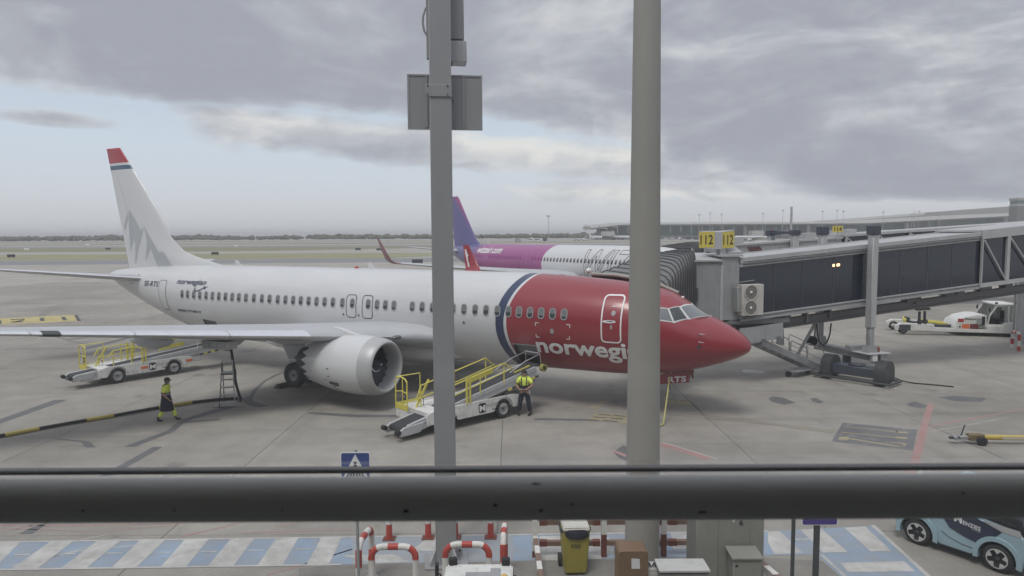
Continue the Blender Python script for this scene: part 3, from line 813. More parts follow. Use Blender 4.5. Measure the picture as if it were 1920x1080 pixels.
HULL = Hull([[0.0,2.74,2.72,2.73,0.01],[0.05,2.88,2.58,2.73,0.18],[0.18,3.06,2.46,2.73,0.36],[0.45,3.27,2.3,2.74,0.62],[0.9,3.54,2.11,2.78,0.92],[1.4,3.77,1.93,2.86,1.17],[1.75,3.9,1.82,2.92,1.32],[2.2,4.2,1.7,3.0,1.48],[2.6,4.49,1.61,3.1,1.58],[3.2,4.76,1.51,3.2,1.69],[4.0,4.92,1.41,3.32,1.78],[5.0,5.05,1.34,3.42,1.85],[6.5,5.17,1.32,3.5,1.88],[8.0,5.25,1.31,3.52,1.88],[10.0,5.3,1.3,3.54,1.88],[24.0,5.32,1.27,3.55,1.88],[26.0,5.32,1.3,3.58,1.86],[28.0,5.31,1.43,3.68,1.79],[30.5,5.28,1.88,3.84,1.58],[33.0,5.19,2.57,4.08,1.2],[35.0,5.08,3.24,4.32,0.84],[36.6,4.95,3.85,4.48,0.54],[37.4,4.84,4.2,4.56,0.36],[37.75,4.74,4.36,4.58,0.2]])
AX, AY, AHD = [8.798,25.269][0], [8.798,25.269][1], 1.088
jet = thing('airliner', 'white twin jet with bright red nose and dark blue band at the gate', 'airliner', (AX, AY, 0), AHD + math.pi / 2)
xs = sorted(set([0, .02, .05, .1, .18, .3, .45, .65, .9, 1.15, 1.4, 1.6, 1.75, 1.95, 2.2, 2.4, 2.6, 2.9, 3.2, 3.6, 4, 4.5, 5, 5.6, 6.2, 6.8, 7.4, 8.02, 8.5, 9.02, 9.6] + [10 + 0.8 * k for k in range(18)] + [25.2, 26.0, 26.75, 27.3, 27.8] + [28.4 + 0.6 * k for k in range(14)] + [36.6, 37.0, 37.4, 37.75]))
degs = sorted(set([-180 + 6 * k for k in range(60)] + [-29, -61, -31, -47]))
holes = [(8.02, 9.02, -61, -29), (26.75, 27.8, -47, -31)]
HULL.shell(xs, degs, holes).build('fuselage', M_liv, jet, smooth=50)
# holds behind the two open cargo doors
for a, b, z0, z1, y1 in ((7.85, 9.2, 1.5, 2.75, 1.75), (26.6, 27.95, 1.75, 2.7, 1.62)):
    hb = MB()
    hb.add([(a, 0.1, z0), (b, 0.1, z0), (b, 0.1, z1), (a, 0.1, z1)], [(0, 1, 2, 3)])
    for pl in ([(a, 0.1, z1), (b, 0.1, z1), (b, y1 - 0.35, z1), (a, y1 - 0.35, z1)], [(a, 0.1, z0), (b, 0.1, z0), (b, 0.95, z0), (a, 0.95, z0)],
               [(a, 0.1, z0), (a, 0.1, z1), (a, y1 - 0.35, z1), (a, 0.95, z0)], [(b, 0.1, z0), (b, 0.1, z1), (b, y1 - 0.35, z1), (b, 0.95, z0)]):
        hb.add(pl, [(0, 1, 2, 3)])
    hb.build('hold_lining', M_hold, jet, smooth=0)
V, F = mapped(*poly2d([[(8.0, -31), (9.05, -31), (9.05, -52), (8.0, -52)]]), lambda x, d: HULL.at(x, d, -0.22), (0.3, 4))
MB().add(V, F).build('cargo_door', M_hold, jet)
V, F = mapped(*ring2d(rrect(7.95, 9.09, -63, -27.5, 0.1), rrect(8.02, 9.02, -61, -29, 0.03)), lambda x, d: HULL.at(x, d, 0.012))
MB().add(V, F).build('cargo_door_frame', M_wfr, jet)
# cabin windows
V, F = mapped(*poly2d([[(26.74, -30.9), (27.81, -30.9), (27.81, -47.1), (26.74, -47.1)]]), lambda x, d: HULL.at(x, d, -0.05), (0.3, 4))
MB().add(V, F).build('rear_cargo_door', mat('door_lining_grey', (.13, .135, .135), .6), jet)
fr_me, pa_me = window_meshes(0.285, 0.46, 0.035, (M_wfr, M_blind, M_wpane))
_w = [window_meshes(0.285, 0.46, 0.035, (M_wfr, M_blind, M_wpane), q)[1] for q in (-.06, -.06, .01, -.10, -.19)]
WIN = [29.13,28.64,28.11,27.61,27.1,26.6,26.1,25.6,25.1,24.61,24.1,23.54,22.98,22.46,21.9,21.39,20.88,20.39,19.89,19.39,18.89,18.38,17.81,17.22,16.3,15.8,15.33,14.86,13.87,13.35,12.81,12.29,11.77,11.23,10.69,10.17,9.64,9.13,8.65,8.16,7.67,7.18,6.69]
for x in WIN:
    w_ = part('window', fr_me, jet, HULL.frame(x, 3.81))
    part('pane', random.choice(_w), w_)
# doors with painted outlines
def hull_side(off): return lambda a, b: HULL.side(a, b, off)
def door(name, x0, x1, z0, z1, r, lw, m_line, panel=None, dz=0.0, hull=None, root=None):
    hull = hull or HULL; root = root or jet
    d = MB().add(*mapped(*poly2d([rrect(x0, x1, z0, z1, r)]), lambda a, b: hull.side(a, b, 0.006), (0.2, 0.12))).build(name, panel or M_liv, root)
    MB().add(*mapped(*ring2d(rrect(x0 - lw, x1 + lw, z0 - lw, z1 + lw, r + lw, 8), rrect(x0, x1, z0, z1, r, 8)), lambda a, b: hull.side(a, b, 0.012), (0.25, 0.12))).build('door_outline', m_line, d)
    return d
d = door('service_door', 4.44, 5.13, 2.86, 4.55, 0.12, 0.055, M_inkw)
decal('porthole', M_wfr, d, *poly2d([[(4.72 + .085 * math.cos(k * .4488), 3.93 + .10 * math.sin(k * .4488)) for k in range(14)]]), hull_side(0.015))
hd_ = decal('door_handle', M_inkw, d, *poly2d([[(4.86 + .26 * math.cos(k * .3927), 3.62 + .055 * math.sin(k * .3927)) for k in range(16)]]), hull_side(0.015), (0.1, 0.1))
decal('handle_slot', M_dark, d, *poly2d([[(4.70, 3.60), (4.98, 3.62), (4.98, 3.645), (4.80, 3.65), (4.72, 3.635)]]), hull_side(0.019), (0.1, 0.1))
decal('door_vent', M_wfr, d, *poly2d([rrect(4.73, 4.81, 3.33, 3.5, 0.03)]), hull_side(0.015))
decal('door_mark', M_inkw, d, *poly2d([[(4.63, 4.16), (4.84, 4.17), (4.84, 4.185), (4.76, 4.185), (4.73, 4.22), (4.71, 4.18), (4.63, 4.175)]]), hull_side(0.015))
for x0, x1 in ((17.02, 17.55), (16.08, 16.62)):
    door('overwing_exit', x0, x1, 3.18, 4.17, 0.13, 0.032, M_oline)
for x in WIN[23:25]:
    part('exit_pane', pa_me, jet, HULL.frame(x, 3.81) @ Matrix.Translation((0, 0, 0.012)))
door('rear_service_door', 30.72, 31.40, 2.86, 4.47, 0.10, 0.025, M_oline)
# cockpit glazing, both sides
M_ckw = mat('cockpit_pane', (0.16, 0.175, 0.185), 0.08, var=0.05, spec=0.8)
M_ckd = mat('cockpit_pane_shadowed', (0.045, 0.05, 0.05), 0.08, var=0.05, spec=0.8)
def quadpatch(c, off, port, k=6):
    vs, fs = [], []
    for i in range(k + 1):
        for j in range(k + 1):
            a, b = i / k, j / k
            x = (1 - a) * (1 - b) * c[0][0] + a * (1 - b) * c[1][0] + a * b * c[2][0] + (1 - a) * b * c[3][0]
            d_ = (1 - a) * (1 - b) * c[0][1] + a * (1 - b) * c[1][1] + a * b * c[2][1] + (1 - a) * b * c[3][1]
            q = HULL.at(x, d_, off)
            if port: q.y = -q.y
            vs.append(q)
    fs = [(i * (k + 1) + j, i * (k + 1) + j + 1, (i + 1) * (k + 1) + j + 1, (i + 1) * (k + 1) + j) for i in range(k) for j in range(k)]
    return vs, fs
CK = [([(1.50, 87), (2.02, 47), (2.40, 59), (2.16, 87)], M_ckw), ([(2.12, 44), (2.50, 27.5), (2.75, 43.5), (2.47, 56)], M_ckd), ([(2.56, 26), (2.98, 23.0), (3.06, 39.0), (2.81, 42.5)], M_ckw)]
for port in (False, True):
    fr_ = MB()
    for big in ([(1.43, 89.5), (2.05, 43.5), (2.45, 58.5), (2.22, 89.5)], [(2.05, 45.5), (2.50, 24.5), (2.80, 43.5), (2.45, 58.8)], [(2.48, 25.2), (3.05, 20.5), (3.14, 39.5), (2.78, 44.2)]):
        fr_.add(*quadpatch(big, 0.010, port))
    wf = fr_.build('windscreen_frame', mat('windscreen_frame_white', (0.62, 0.62, 0.62), 0.4), jet)
    for c, m_ in CK:
        MB().add(*quadpatch(c, 0.02, port)).build('cockpit_window', m_, wf)
    if not port:
        MB().tube([HULL.at(1.52, 78, .03), HULL.at(1.62, 66, .04), HULL.at(1.82, 55, .04)], 0.011, 6).build('wiper', M_dark, wf)
# lettering and marks
def lettering(name, body, x_left, x_right, z0, z1, m, bold=0, shear=0, spacing=1.0, cap=None, hull=None, root=None, off=0.014, step=(0.25, 0.10), rise=0.0):
    vs, fs = text2d(body, 1.0, bold, shear, spacing)
    vs = fit2d(vs, x_left - x_right, z1 - z0)
    hull = hull or HULL
    return decal(name, m, root or jet, vs, fs, lambda a, b: hull.side(x_left - a, z0 + b + rise * a, off), step)
lettering('title_lettering', 'norwegian', 7.98, 3.18, 1.985, 2.81, M_inkw, bold=0.026, spacing=1.0)
lettering('small_title_lettering', 'norwegian', 29.78, 27.32, 4.235, 4.60, M_logo, bold=0.012, shear=0.22)
sw = [(28.6 - 0.42 * math.cos(t), 4.16 + 0.16 * math.sin(t)) for t in [R(200 + 10 * k) for k in range(0, 13)]]
_sw = [(28.02 + 0.58 * math.cos(R(150 + 11 * k)) * (1 if k < 9 else 1), 4.13 + 0.19 * math.sin(R(150 + 11 * k))) for k in range(15)]
swo = []
for k in range(15):
    a = R(165 + 12 * k); w_ = 0.045 * math.sin(math.pi * (k + 0.6) / 15.5)
    swo.append((27.95 - 0.62 * math.cos(a) * -1, 4.17 + 0.17 * math.sin(a), w_))
_o = [(x, z + w_) for x, z, w_ in swo] + [(x, z - w_) for x, z, w_ in reversed(swo)]
decal('swoosh_mark', M_logo, jet, *poly2d([[(27.30 + (a_ - 27.45) * .72, 4.20 + (b_ - 4.22) * .85) for a_, b_ in [(28.55, 4.17), (28.62, 4.08), (28.56, 3.99), (28.40, 3.96), (28.15, 3.99), (27.80, 4.09), (27.45, 4.22), (27.48, 4.245), (27.85, 4.13), (28.18, 4.045), (28.40, 4.02), (28.49, 4.06), (28.49, 4.12), (28.42, 4.19), (28.46, 4.20)]]]), hull_side(0.014), (0.25, 0.1))
decal('plane_mark', M_logo, jet, *poly2d([[(27.28 + (a_ - 27.3) * .85, 4.20 + (b_ - 4.22) * .85) for a_, b_ in [(27.62, 4.165), (27.40, 4.235), (27.50, 4.30), (27.46, 4.315), (27.30, 4.26), (27.10, 4.31), (27.07, 4.29), (27.22, 4.23), (27.32, 4.11), (27.36, 4.11), (27.36, 4.20), (27.6, 4.14)]]]), hull_side(0.014), (0.25, 0.1))
lettering('registration_lettering', 'SE-RTS', 33.05, 31.50, 4.11, 4.40, M_logo, bold=0.012, shear=0.15, spacing=1.05)
lettering('type_lettering', 'BOEING 737 MAX 8', 29.82, 27.70, 2.83, 2.97, M_logo, bold=0.02, shear=0.15, spacing=1.05)
for x, z, sx, sz in ((7.92, 3.44, -1, -1), (6.42, 3.44, 1, -1), (7.92, 2.83, -1, 1), (6.46, 2.83, 1, 1)):
    decal('corner_mark', M_inkw, jet, *poly2d([[(x, z), (x + sx * 0.16, z), (x + sx * 0.16, z + sz * 0.03), (x + sx * 0.03, z + sz * 0.03), (x + sx * 0.03, z + sz * 0.14), (x, z + sz * 0.14)]]), lambda a, b: HULL.side(2 * 0 + a, b, 0.014))
decal('outflow_disc', M_wfr, jet, *poly2d([[(7.2 + .085 * math.cos(k * .5236), 3.12 + .11 * math.sin(k * .5236)) for k in range(12)]]), hull_side(0.014))
decal('drain_mark', M_dark, jet, *poly2d([[(11.24 + .05 * math.cos(k * .7854), 3.24 + .06 * math.sin(k * .7854)) for k in range(8)]]), hull_side(0.014))
for x in (16.85, 17.75):
    decal('drain_mark', M_dark, jet, *poly2d([[(x + .045 * math.cos(k * .7854), 3.28 + .05 * math.sin(k * .7854)) for k in range(8)]]), hull_side(0.014))
for z in (3.27, 2.99):
    q = HULL.side(1.62, z); MB().tube([q, q + Vector((-0.02, 0.10, 0)), q + Vector((-0.20, 0.12, 0))], [0.03, 0.025, 0.008], 8).build('pitot_probe', M_polish, jet)
decal('radome_mark', M_dark, jet, *poly2d([[(1.63 + .06 * math.cos(k * .9), 2.80 + .07 * math.sin(k * .9)) for k in range(7)]]), hull_side(0.012))
for x in (26.58, 17.45):
    MB().add(*MB().prism([(x - .15, .02, 5.25), (x + .32, .02, 5.25), (x + .34, .02, 5.58), (x + .2, .02, 5.6)], (0, -.04, 0)).__dict__ and ([], [])) if False else MB().prism([(x - .2, .02, 5.25), (x + .3, .02, 5.25), (x + .38, .02, 5.60), (x + .24, .02, 5.62)], (0, -.04, 0)).build('blade_antenna', M_acw, jet)
MB().sphere((18.5, 0, 5.33), 0.11, 10, 6, (1, 1, .8)).build('beacon', M_red, jet)
for x in (9.3, 7.5):
    MB().prism([(x - .2, .03, 5.18), (x + .25, .03, 5.2), (x + .2, .03, 5.27), (x - .1, .03, 5.26)], (0, -.06, 0)).build('low_antenna', M_acw, jet)
MB().tube([HULL.at(2.6, 92, -0.05), HULL.at(2.52, 92, 0.05)], [0.06, 0.04], 8).build('nose_lamp', M_inkw, jet)

# ---- wings
def wing_z(y): return 2.30 + 0.1073 * y
def wing_le(y):
    if y < 4.6: return 13.2 + 0.53 * (y - 1.9) - 0.9 * max(0, (3.6 - y) / 1.7) ** 1.6
    return 13.2 + 0.53 * (y - 1.9)
def wing_te(y): return 20.55 + 0.05 * (y - 1.9) if y < 5.8 else 20.75 + (y - 5.8) * 0.188
YS = [0.6, 1.6, 2.2, 2.8, 3.4, 4.2, 5.0, 5.8, 7.2, 8.8, 10.5, 12.2, 14, 15.6, 17.0]
def wing_ring(y, sd, **k):
    a = wing_le(y); c = wing_te(y) - a
    return [Vector((p.x, p.y * sd, p.z)) for p in foil_ring((a, y, wing_z(y)), c, 0.135 - 0.0026 * y, tw=0.022 * max(0, (9 - y) / 9), **k)]
def wing_ring_l(y, sd, **k):
    for a, b in zip(YS, YS[1:]):
        if a <= y <= b:
            f = (y - a) / (b - a); return [p.lerp(q, f) for p, q in zip(wing_ring(a, sd, **k), wing_ring(b, sd, **k))]
def interp(a, b, n): return [a + (b - a) * i / n for i in range(n + 1)]
for sd in (1, -1):
    wing = MB().loft([wing_ring(y, sd) for y in YS]).build('wing', M_acg, jet, smooth=55)
    for y0, y1 in ((6.3, 8.9), (8.96, 11.6), (11.66, 14.2), (14.26, 16.7)):
        mb = MB().loft([wing_ring_l(y, sd, xr=(0, 0.07), grow=0.006) for y in sorted([y0, y1] + [q for q in YS if y0 < q < y1])])
        mb.build('slat', M_polish, wing, smooth=55)
    MB().loft([wing_ring_l(y, sd, xr=(0, 0.07), grow=0.010) for y in (13.50, 13.95)]).build('slat_patch', M_dark, wing, smooth=55)
    MB().loft([wing_ring_l(y, sd, xr=(0, 0.14), grow=0.007) for y in (2.35, 2.8, 3.4, 4.1)]).build('inner_slat', M_acg, wing, smooth=55)
    # upright blade and small lower strake at the tip
    tipz = wing_z(17.0)
    rings = []
    for y, z, x, c, t in ((17.0, 0, 21.2, 1.65, .1), (17.3, .04, 21.45, 1.5, .1), (17.6, .22, 21.75, 1.3, .09), (17.8, .6, 22.1, 1.1, .09), (17.97, 1.3, 22.55, .85, .08), (18.1, 2.05, 23.05, .5, .08)):
        ang = math.atan2(z, 0.35) * 0.9
        ring = []
        for q in foil_ring((0, 0, 0), c, t, camber=0): ring.append(Vector((x + q.x, sd * (y - q.z * math.sin(ang)), tipz + z + q.z * math.cos(ang))))
        rings.append(ring)
    wl_ = MB().loft(rings).build('winglet', M_acr, wing, smooth=55)
    rings = []
    for y, z, x, c in ((17.25, 0.0, 21.6, 1.2), (17.5, -.3, 22.0, .9), (17.75, -.75, 22.5, .4)):
        rings.append([Vector((x + q.x, sd * (y + q.z * .8), tipz + z + q.z * .5)) for q in foil_ring((0, 0, 0), c, .08, camber=0)])
    MB().loft(rings).build('lower_strake', M_acr, wing, smooth=55)
    if sd < 0:
        vs, fs = text2d('norwegian', 1, 0.03); vs = fit2d(vs, 1.35, 0.30)
        decal('winglet_lettering', M_inkw, wl_, vs, fs, lambda a, b: Vector((22.62 + a * .30 + b, sd * (17.70 + (a) * 0.14) + 0.075, tipz + 0.42 + a * 0.96)), None)
    for y, ln in ((3.6, 3.6), (6.9, 3.3), (9.5, 2.9)):
        te = wing_te(y); z = wing_z(y) - 0.30
        MB().loft([[Vector((te - ln * 0.75 + ln * f, sd * y + 0.19 * rr * math.cos(a), z - 0.16 * rr + 0.26 * rr * math.sin(a) - .03 * f)) for a in [2 * math.pi * j / 10 for j in range(10)]] for f, rr in ((0, .05), (.12, .6), (.35, 1), (.6, .95), (.85, .55), (1, .06))]).build('flap_track_fairing', M_acg, wing, smooth=60)
    # engine
    ey, ez, e0 = 4.86 * sd, 1.73, 12.93
    A = (1, 0, 0)
    nac = MB()
    prof = [(0.60, 1.165), (0.8, 1.18), (1.2, 1.20), (1.9, 1.195), (2.3, 1.15), (2.8, 1.07), (3.2, 0.985), (3.4, 0.94)]
    n = 36; rings = []
    ax_x = Vector((0, 1, 0)); ax_y = Vector((0, 0, 1))
    for h_, r_ in prof: rings.append([Vector((e0 + h_, ey + r_ * math.cos(2 * math.pi * j / n), ez + r_ * math.sin(2 * math.pi * j / n))) for j in range(n)])
    rings.append([Vector((e0 + 3.4 + (0.30 if j % 2 else 0.0), ey + (.90 if j % 2 else .93) * math.cos(2 * math.pi * j / n), ez + (.90 if j % 2 else .93) * math.sin(2 * math.pi * j / n))) for j in range(n)])
    rings.append([Vector((e0 + 3.38 + (0.26 if j % 2 else 0.0), ey + (.86 if j % 2 else .89) * math.cos(2 * math.pi * j / n), ez + (.86 if j % 2 else .89) * math.sin(2 * math.pi * j / n))) for j in range(n)])
    rings.append([Vector((e0 + 2.8, ey + .86 * math.cos(2 * math.pi * j / n), ez + .86 * math.sin(2 * math.pi * j / n))) for j in range(n)])
    eng = thing_part = nac.loft(rings, caps=False).build('engine', M_acw, jet, smooth=50)
    lip = [(0.605, 1.167), (0.405, 1.137), (0.30, 1.117), (0.18, 1.085), (0.08, 1.045), (0.02, 1.0), (0.0, 0.965), (0.02, 0.93), (0.09, 0.895), (0.2, 0.872), (0.32, 0.865)]
    MB().lathe(lip, (e0, ey, ez), A, 48).build('inlet_lip', M_lip, eng, smooth=60)
    MB().lathe([(0.31, 0.866), (0.6, 0.875), (0.78, 0.885), (.86, 0.89)], (e0, ey, ez), A, 48).build('inlet_duct', M_duct, eng, smooth=60)
    MB().lathe([(0.66, 0.884), (.95, 0.888), (1.02, 0.3), (1.05, 0.001)], (e0, ey, ez), A, 36).build('fan_case', M_fdisk, eng)
    bl = MB()
    for j in range(18):
        a = 2 * math.pi * j / 18
        rows = []
        for f in (0.28, 0.5, 0.72, 0.885):
            tw_ = R(20 + 48 * f); cw = 0.10 + 0.10 * f; sweep = 0.10 * f * f
            er = Vector((0, math.cos(a + sweep), math.sin(a + sweep))); et = Vector((0, -math.sin(a + sweep), math.cos(a + sweep)))
            dv = Vector((1, 0, 0)) * math.cos(tw_) + et * math.sin(tw_)
            base_ = Vector((e0 + .74, ey, ez)) + er * f
            rows.append([base_ - dv * cw, base_ + dv * cw])
        vs = [p for r_ in rows for p in r_]
        bl.add(vs, [(2 * i, 2 * i + 1, 2 * i + 3, 2 * i + 2) for i in range(3)])
    bl.build('fan_blades', M_fan, eng, smooth=60)
    sp_ = MB().lathe([(0.24, 0.001), (0.28, 0.05), (0.40, 0.14), (0.57, 0.23), (.77, 0.29)], (e0, ey, ez), A, 20).build('spinner', M_fdisk, eng, smooth=60)
    sw_ = []
    for k in range(24):
        f = k / 23; a = 5.2 * f + 1; hh = 0.30 + 0.30 * f; rr = 0.055 + 0.19 * f + .012
        sw_.append(Vector((e0 + hh - .012, ey + rr * math.cos(a), ez + rr * math.sin(a))))
    MB().tube(sw_, [0.012 + 0.014 * k / 23 for k in range(24)], 6).build('spinner_spiral', M_inkw, sp_)
    MB().lathe([(2.9, 0.80), (3.7, 0.66), (4.35, 0.50), (4.33, 0.47), (3.8, 0.5)], (e0, ey, ez), A, 32).build('core_nozzle', M_dark, eng)
    MB().lathe([(3.7, 0.36), (4.3, 0.30), (4.9, 0.05), (4.92, 0.001)], (e0, ey, ez), A, 24).build('exhaust_cone', M_dark, eng)
    pr = [(e0 + 1.3, 1.15), (e0 + 2.4, 1.42), (e0 + 3.6, 1.52), (e0 + 5.6, 1.30), (e0 + 6.2, .95), (e0 + 4.6, .62), (e0 + 2.8, .9)]
    MB().prism([(x, ey - 0.17, ez + z) for x, z in pr], (0, 0.34, 0)).build('pylon', M_acw, eng, bevel=0.05, seg=2)
    if sd > 0:
        MB().prism([(e0 + 1.0, ey + .02, 0), (e0 + 2.0, ey + .02, 0), (e0 + 2.0, ey + .02, .2), (e0 + 1.35, ey + .02, .16)], (0, .03, 0)).xf(Matrix.Translation((0, ey * 0 + 0.0, ez + 1.17)) ).build('nacelle_strake', M_acw, eng) if False else None
        pass
        for (x, z, w_, h_) in ((2.02, -.02, .05, .02), (2.02, -.34, .05, .02), (1.98, -.62, .10, .07), (1.76, -.66, .13, .10), (2.22, -.5, .04, .02)):
            yy = math.sqrt(max(0, 1.20 ** 2 - z * z)) + .006
            nrm = Vector((0, yy, z)).normalized(); t_ = Vector((0, -nrm.z, nrm.y)); c = Vector((e0 + x, ey + yy, ez + z))
            MB().add([c + Vector((-w_, 0, 0)) - t_ * h_, c + Vector((w_, 0, 0)) - t_ * h_, c + Vector((w_, 0, 0)) + t_ * h_, c + Vector((-w_, 0, 0)) + t_ * h_], [(0, 1, 2, 3)]).build('cowl_mark', M_dark, eng, smooth=0)
        MB().tube([Vector((e0 + 2.0 - .35 * f, ey + 1.203 * math.cos(R(-36 - 40 * f)), ez + 1.203 * math.sin(R(-36 - 40 * f)))) for f in [k / 8 for k in range(9)]], 0.009, 5).build('cowl_seam', M_dark, eng)
    # main landing gear
    gy, gs = 2.86 * sd, 19.45
    gear = MB().tube([(gs - .05, gy, 2.3), (gs, gy, 1.1), (gs, gy, 0.56)], [.15, .13, .10], 12)
    gear.tube([(gs - .9, gy - .5 * sd, 2.2), (gs, gy, 1.15)], .06, 8).tube([(gs + .1, gy - 1.2 * sd, 1.9), (gs, gy, 1.0)], .05, 8)
    gear.tube([(gs, gy - .48, .56), (gs, gy + .48, .56)], .09, 10)
    gear = gear.build('main_gear', mat('gear_grey', (.34, .35, .35), .45, dirt=.4), jet)
    MB().prism([(gs - .95, gy + .55 * sd, 2.5), (gs + .95, gy + .55 * sd, 2.5), (gs + .5, gy + .42 * sd, 1.55), (gs + .42, gy + .36 * sd, 1.25), (gs - .4, gy + .36 * sd, 1.25), (gs - .45, gy + .42 * sd, 1.55)], (0, .05 * sd, 0)).build('gear_door', M_acg, gear)
    MB().prism([(gs - .42, gy + .35 * sd, 1.2), (gs + .42, gy + .35 * sd, 1.2), (gs + .25, gy + .32 * sd, .85), (gs - .25, gy + .32 * sd, .85)], (0, .04 * sd, 0)).build('lower_gear_door', M_acg, gear)
    for dy in (-.43, .43):
        wheel('wheel', (gs, gy + dy, .565), (0, 1, 0), .565, .40, gear, rim_r=.5)
# belly fairing between the wings
fr = []
for x, w_, zt_, zb_ in ((11.6, .8, 1.8, 1.5), (12.6, 1.35, 2.0, 1.36), (13.4, 1.72, 2.3, 1.22), (14.4, 2.0, 2.7, 1.13), (16, 2.08, 2.9, 1.08), (19, 2.08, 2.9, 1.08), (21, 1.95, 2.6, 1.12), (22.6, 1.6, 2.1, 1.22), (23.6, 1.1, 1.7, 1.36)):
    fr.append([Vector((x, w_ * math.copysign(abs(math.cos(a)) ** .7, math.cos(a)), (zt_ + zb_) / 2 + (zt_ - zb_) / 2 * math.copysign(abs(math.sin(a)) ** .8, math.sin(a)))) for a in [2 * math.pi * k / 28 for k in range(28)]])
MB().loft(fr).build('belly_fairing', M_acw, jet, smooth=60)
# landing light at the wing root
MB().sphere((13.76, 3.15, 2.645), .30, 14, 8, (.55, 1.0, .27)).build('landing_light', mat('lamp_glass', (.10, .11, .115), .1, spec=.8), jet)
# fuelling panel hanging open under the right wing
pnl = MB()
pnl.box((18.3, 8.3, 2.76), (1.35, .5, .30))
for k in range(9): pnl.box((17.7 + .15 * k, 8.56, 2.76), (.02, .03, .28))
pnl.build('refuelling_panel', M_lgrey, jet)
# ---- tail
FLE = [(5.0, 27.5), (5.32, 27.97), (5.75, 30.0), (6.1, 31.1), (6.86, 32.11), (8.26, 33.06), (12.25, 36.48)]
def fin_le(z):
    for (z0, a), (z1, b) in zip(FLE, FLE[1:]):
        if z <= z1: return a + (b - a) * (z - z0) / (z1 - z0)
    return FLE[-1][1]
def fin_te(z): return 36.11 + (z - 5.04) * (37.79 - 36.11) / 7.19
def fin_half(x, z):
    a, b = fin_le(z), fin_te(z); f = min(max((x - a) / (b - a), 0), 1)
    hm = 0.235 - 0.155 * (z - 5) / 7.25
    g = 5 * (0.2969 * math.sqrt(f) - 0.126 * f - 0.3516 * f * f + 0.2843 * f ** 3 - 0.1036 * f ** 4) / 0.5
    if z < 7: g *= min(1, 0.35 + (f * 2.0)) if f < 0.33 else 1
    return max(hm * g, 0.004)
def fin_mat():
    m, nt, b = _new('tail_fin_livery'); N = nt.nodes.new; L = nt.links.new
    t = N('ShaderNodeTexCoord'); sp = N('ShaderNodeSeparateXYZ'); L(t.outputs['Object'], sp.inputs[0])
    mp = N('ShaderNodeMapRange'); mp.inputs[1].default_value = 10; mp.inputs[2].default_value = 13; L(sp.outputs[2], mp.inputs[0])
    rp = N('ShaderNodeValToRGB'); rp.color_ramp.interpolation = 'CONSTANT'; els = rp.color_ramp.elements
    while len(els) < 4: els.new(.9)
    for e, (p, c) in zip(els, ((0, (.585, .59, .60)), (.93 / 3, (.05, .10, .17)), (1.19 / 3, (.585, .59, .60)), (1.33 / 3, (.34, .04, .055)))): e.position = p; e.color = (*c, 1)
    L(mp.outputs[0], rp.inputs[0]); L(rp.outputs[0], b.inputs['Base Color']); b.inputs['Roughness'].default_value = .36; b.inputs['Coat Weight'].default_value = .3
    return m
rings = []
for z in [4.95, 5.2, 5.35, 5.55, 5.8, 6.1, 6.45, 6.86, 7.5, 8.26, 9.2, 10.2, 11.2, 12.0, 12.2, 12.25]:
    a, b = fin_le(z), fin_te(z); up = [a + (b - a) * 0.5 * (1 - math.cos(math.pi * k / 16)) for k in range(17)]
    sh = 0.4 if z == 12.25 else 1
    rings.append([Vector((x, fin_half(x, z) * sh, z)) for x in reversed(up)] + [Vector((x, -fin_half(x, z) * sh, z)) for x in up[1:-1]])
fin = MB().loft(rings).build('tail_fin', fin_mat(), jet, smooth=50)
M_mtn = mat('mountain_motif_grey', (.40, .42, .44), .4, var=.03)
M_mtn2 = mat('mountain_motif_pale_grey', (.50, .52, .54), .4, var=.03)
def finmap(off): return lambda a, b: Vector((a, fin_half(a, b) + off, b))
for pl, m_ in (
    ([(35.727,8.561),(34.633,7.264),(34.307,7.521),(34.697,6.713),(35.122,6.014),(35.333,6.554),(35.878,8.071)], M_mtn),
    ([(34.307,7.521),(33.656,6.711),(33.042,6.012),(32.625,6.03),(31.858,5.19),(33.279,5.167),(33.774,6.226),(34.35,5.514),(34.112,6.633)], M_mtn),
    ([(35.839,7.911),(35.446,6.73),(35.591,6.475),(35.907,5.993)], M_mtn),
    ([(35.987,8.312),(35.878,8.071),(36.348,7.261),(36.419,7.519)], M_mtn),
    ([(35.289,6.475),(35.123,5.998),(35.358,5.358),(35.517,5.259)], M_mtn),
):
    decal('mountain_motif', m_, fin, *poly2d([pl]), finmap(0.008), (0.25, 0.25))
MB().tube([Vector((fin_le(z) + .85 * (fin_te(z) - fin_le(z)) * .86, fin_half(fin_le(z) + .73 * (fin_te(z) - fin_le(z)), z) + .004, z)) for z in (5.6, 7, 9, 10.6)], .008, 5).build('rudder_seam', M_acg, fin)
for sd in (1, -1):
    rings = []
    for y in (0.3, 0.8, 2, 3.5, 5, 6.6, 7.1, 7.25):
        a = 33.3 + .62 * (y - .7); c = 3.9 - 2.45 * (y - .7) / 6.4
        if y > 7.15: a += .25; c *= .7
        rings.append([Vector((q.x, q.y * sd, q.z)) for q in foil_ring((a, y, 4.40 + .122 * y), c, .09, camber=-.005)])
    st_ = MB().loft(rings).build('tailplane', M_acg, jet, smooth=55)
    rr_ = []
    for y in interp(0.9, 6.9, 6):
        a = 33.3 + .62 * (y - .7); c = 3.9 - 2.45 * (y - .7) / 6.4
        rr_.append([Vector((q.x, q.y * sd, q.z)) for q in foil_ring((a, y, 4.40 + .122 * y), c, .09, camber=-.005, xr=(0, .08), grow=.004)])
    MB().loft(rr_).build('leading_edge', M_polish, st_, smooth=55)
MB().tube([(37.5, 0, 4.55), (37.85, 0, 4.60)], [.14, .12], 12).build('tail_exhaust', M_dark, jet)
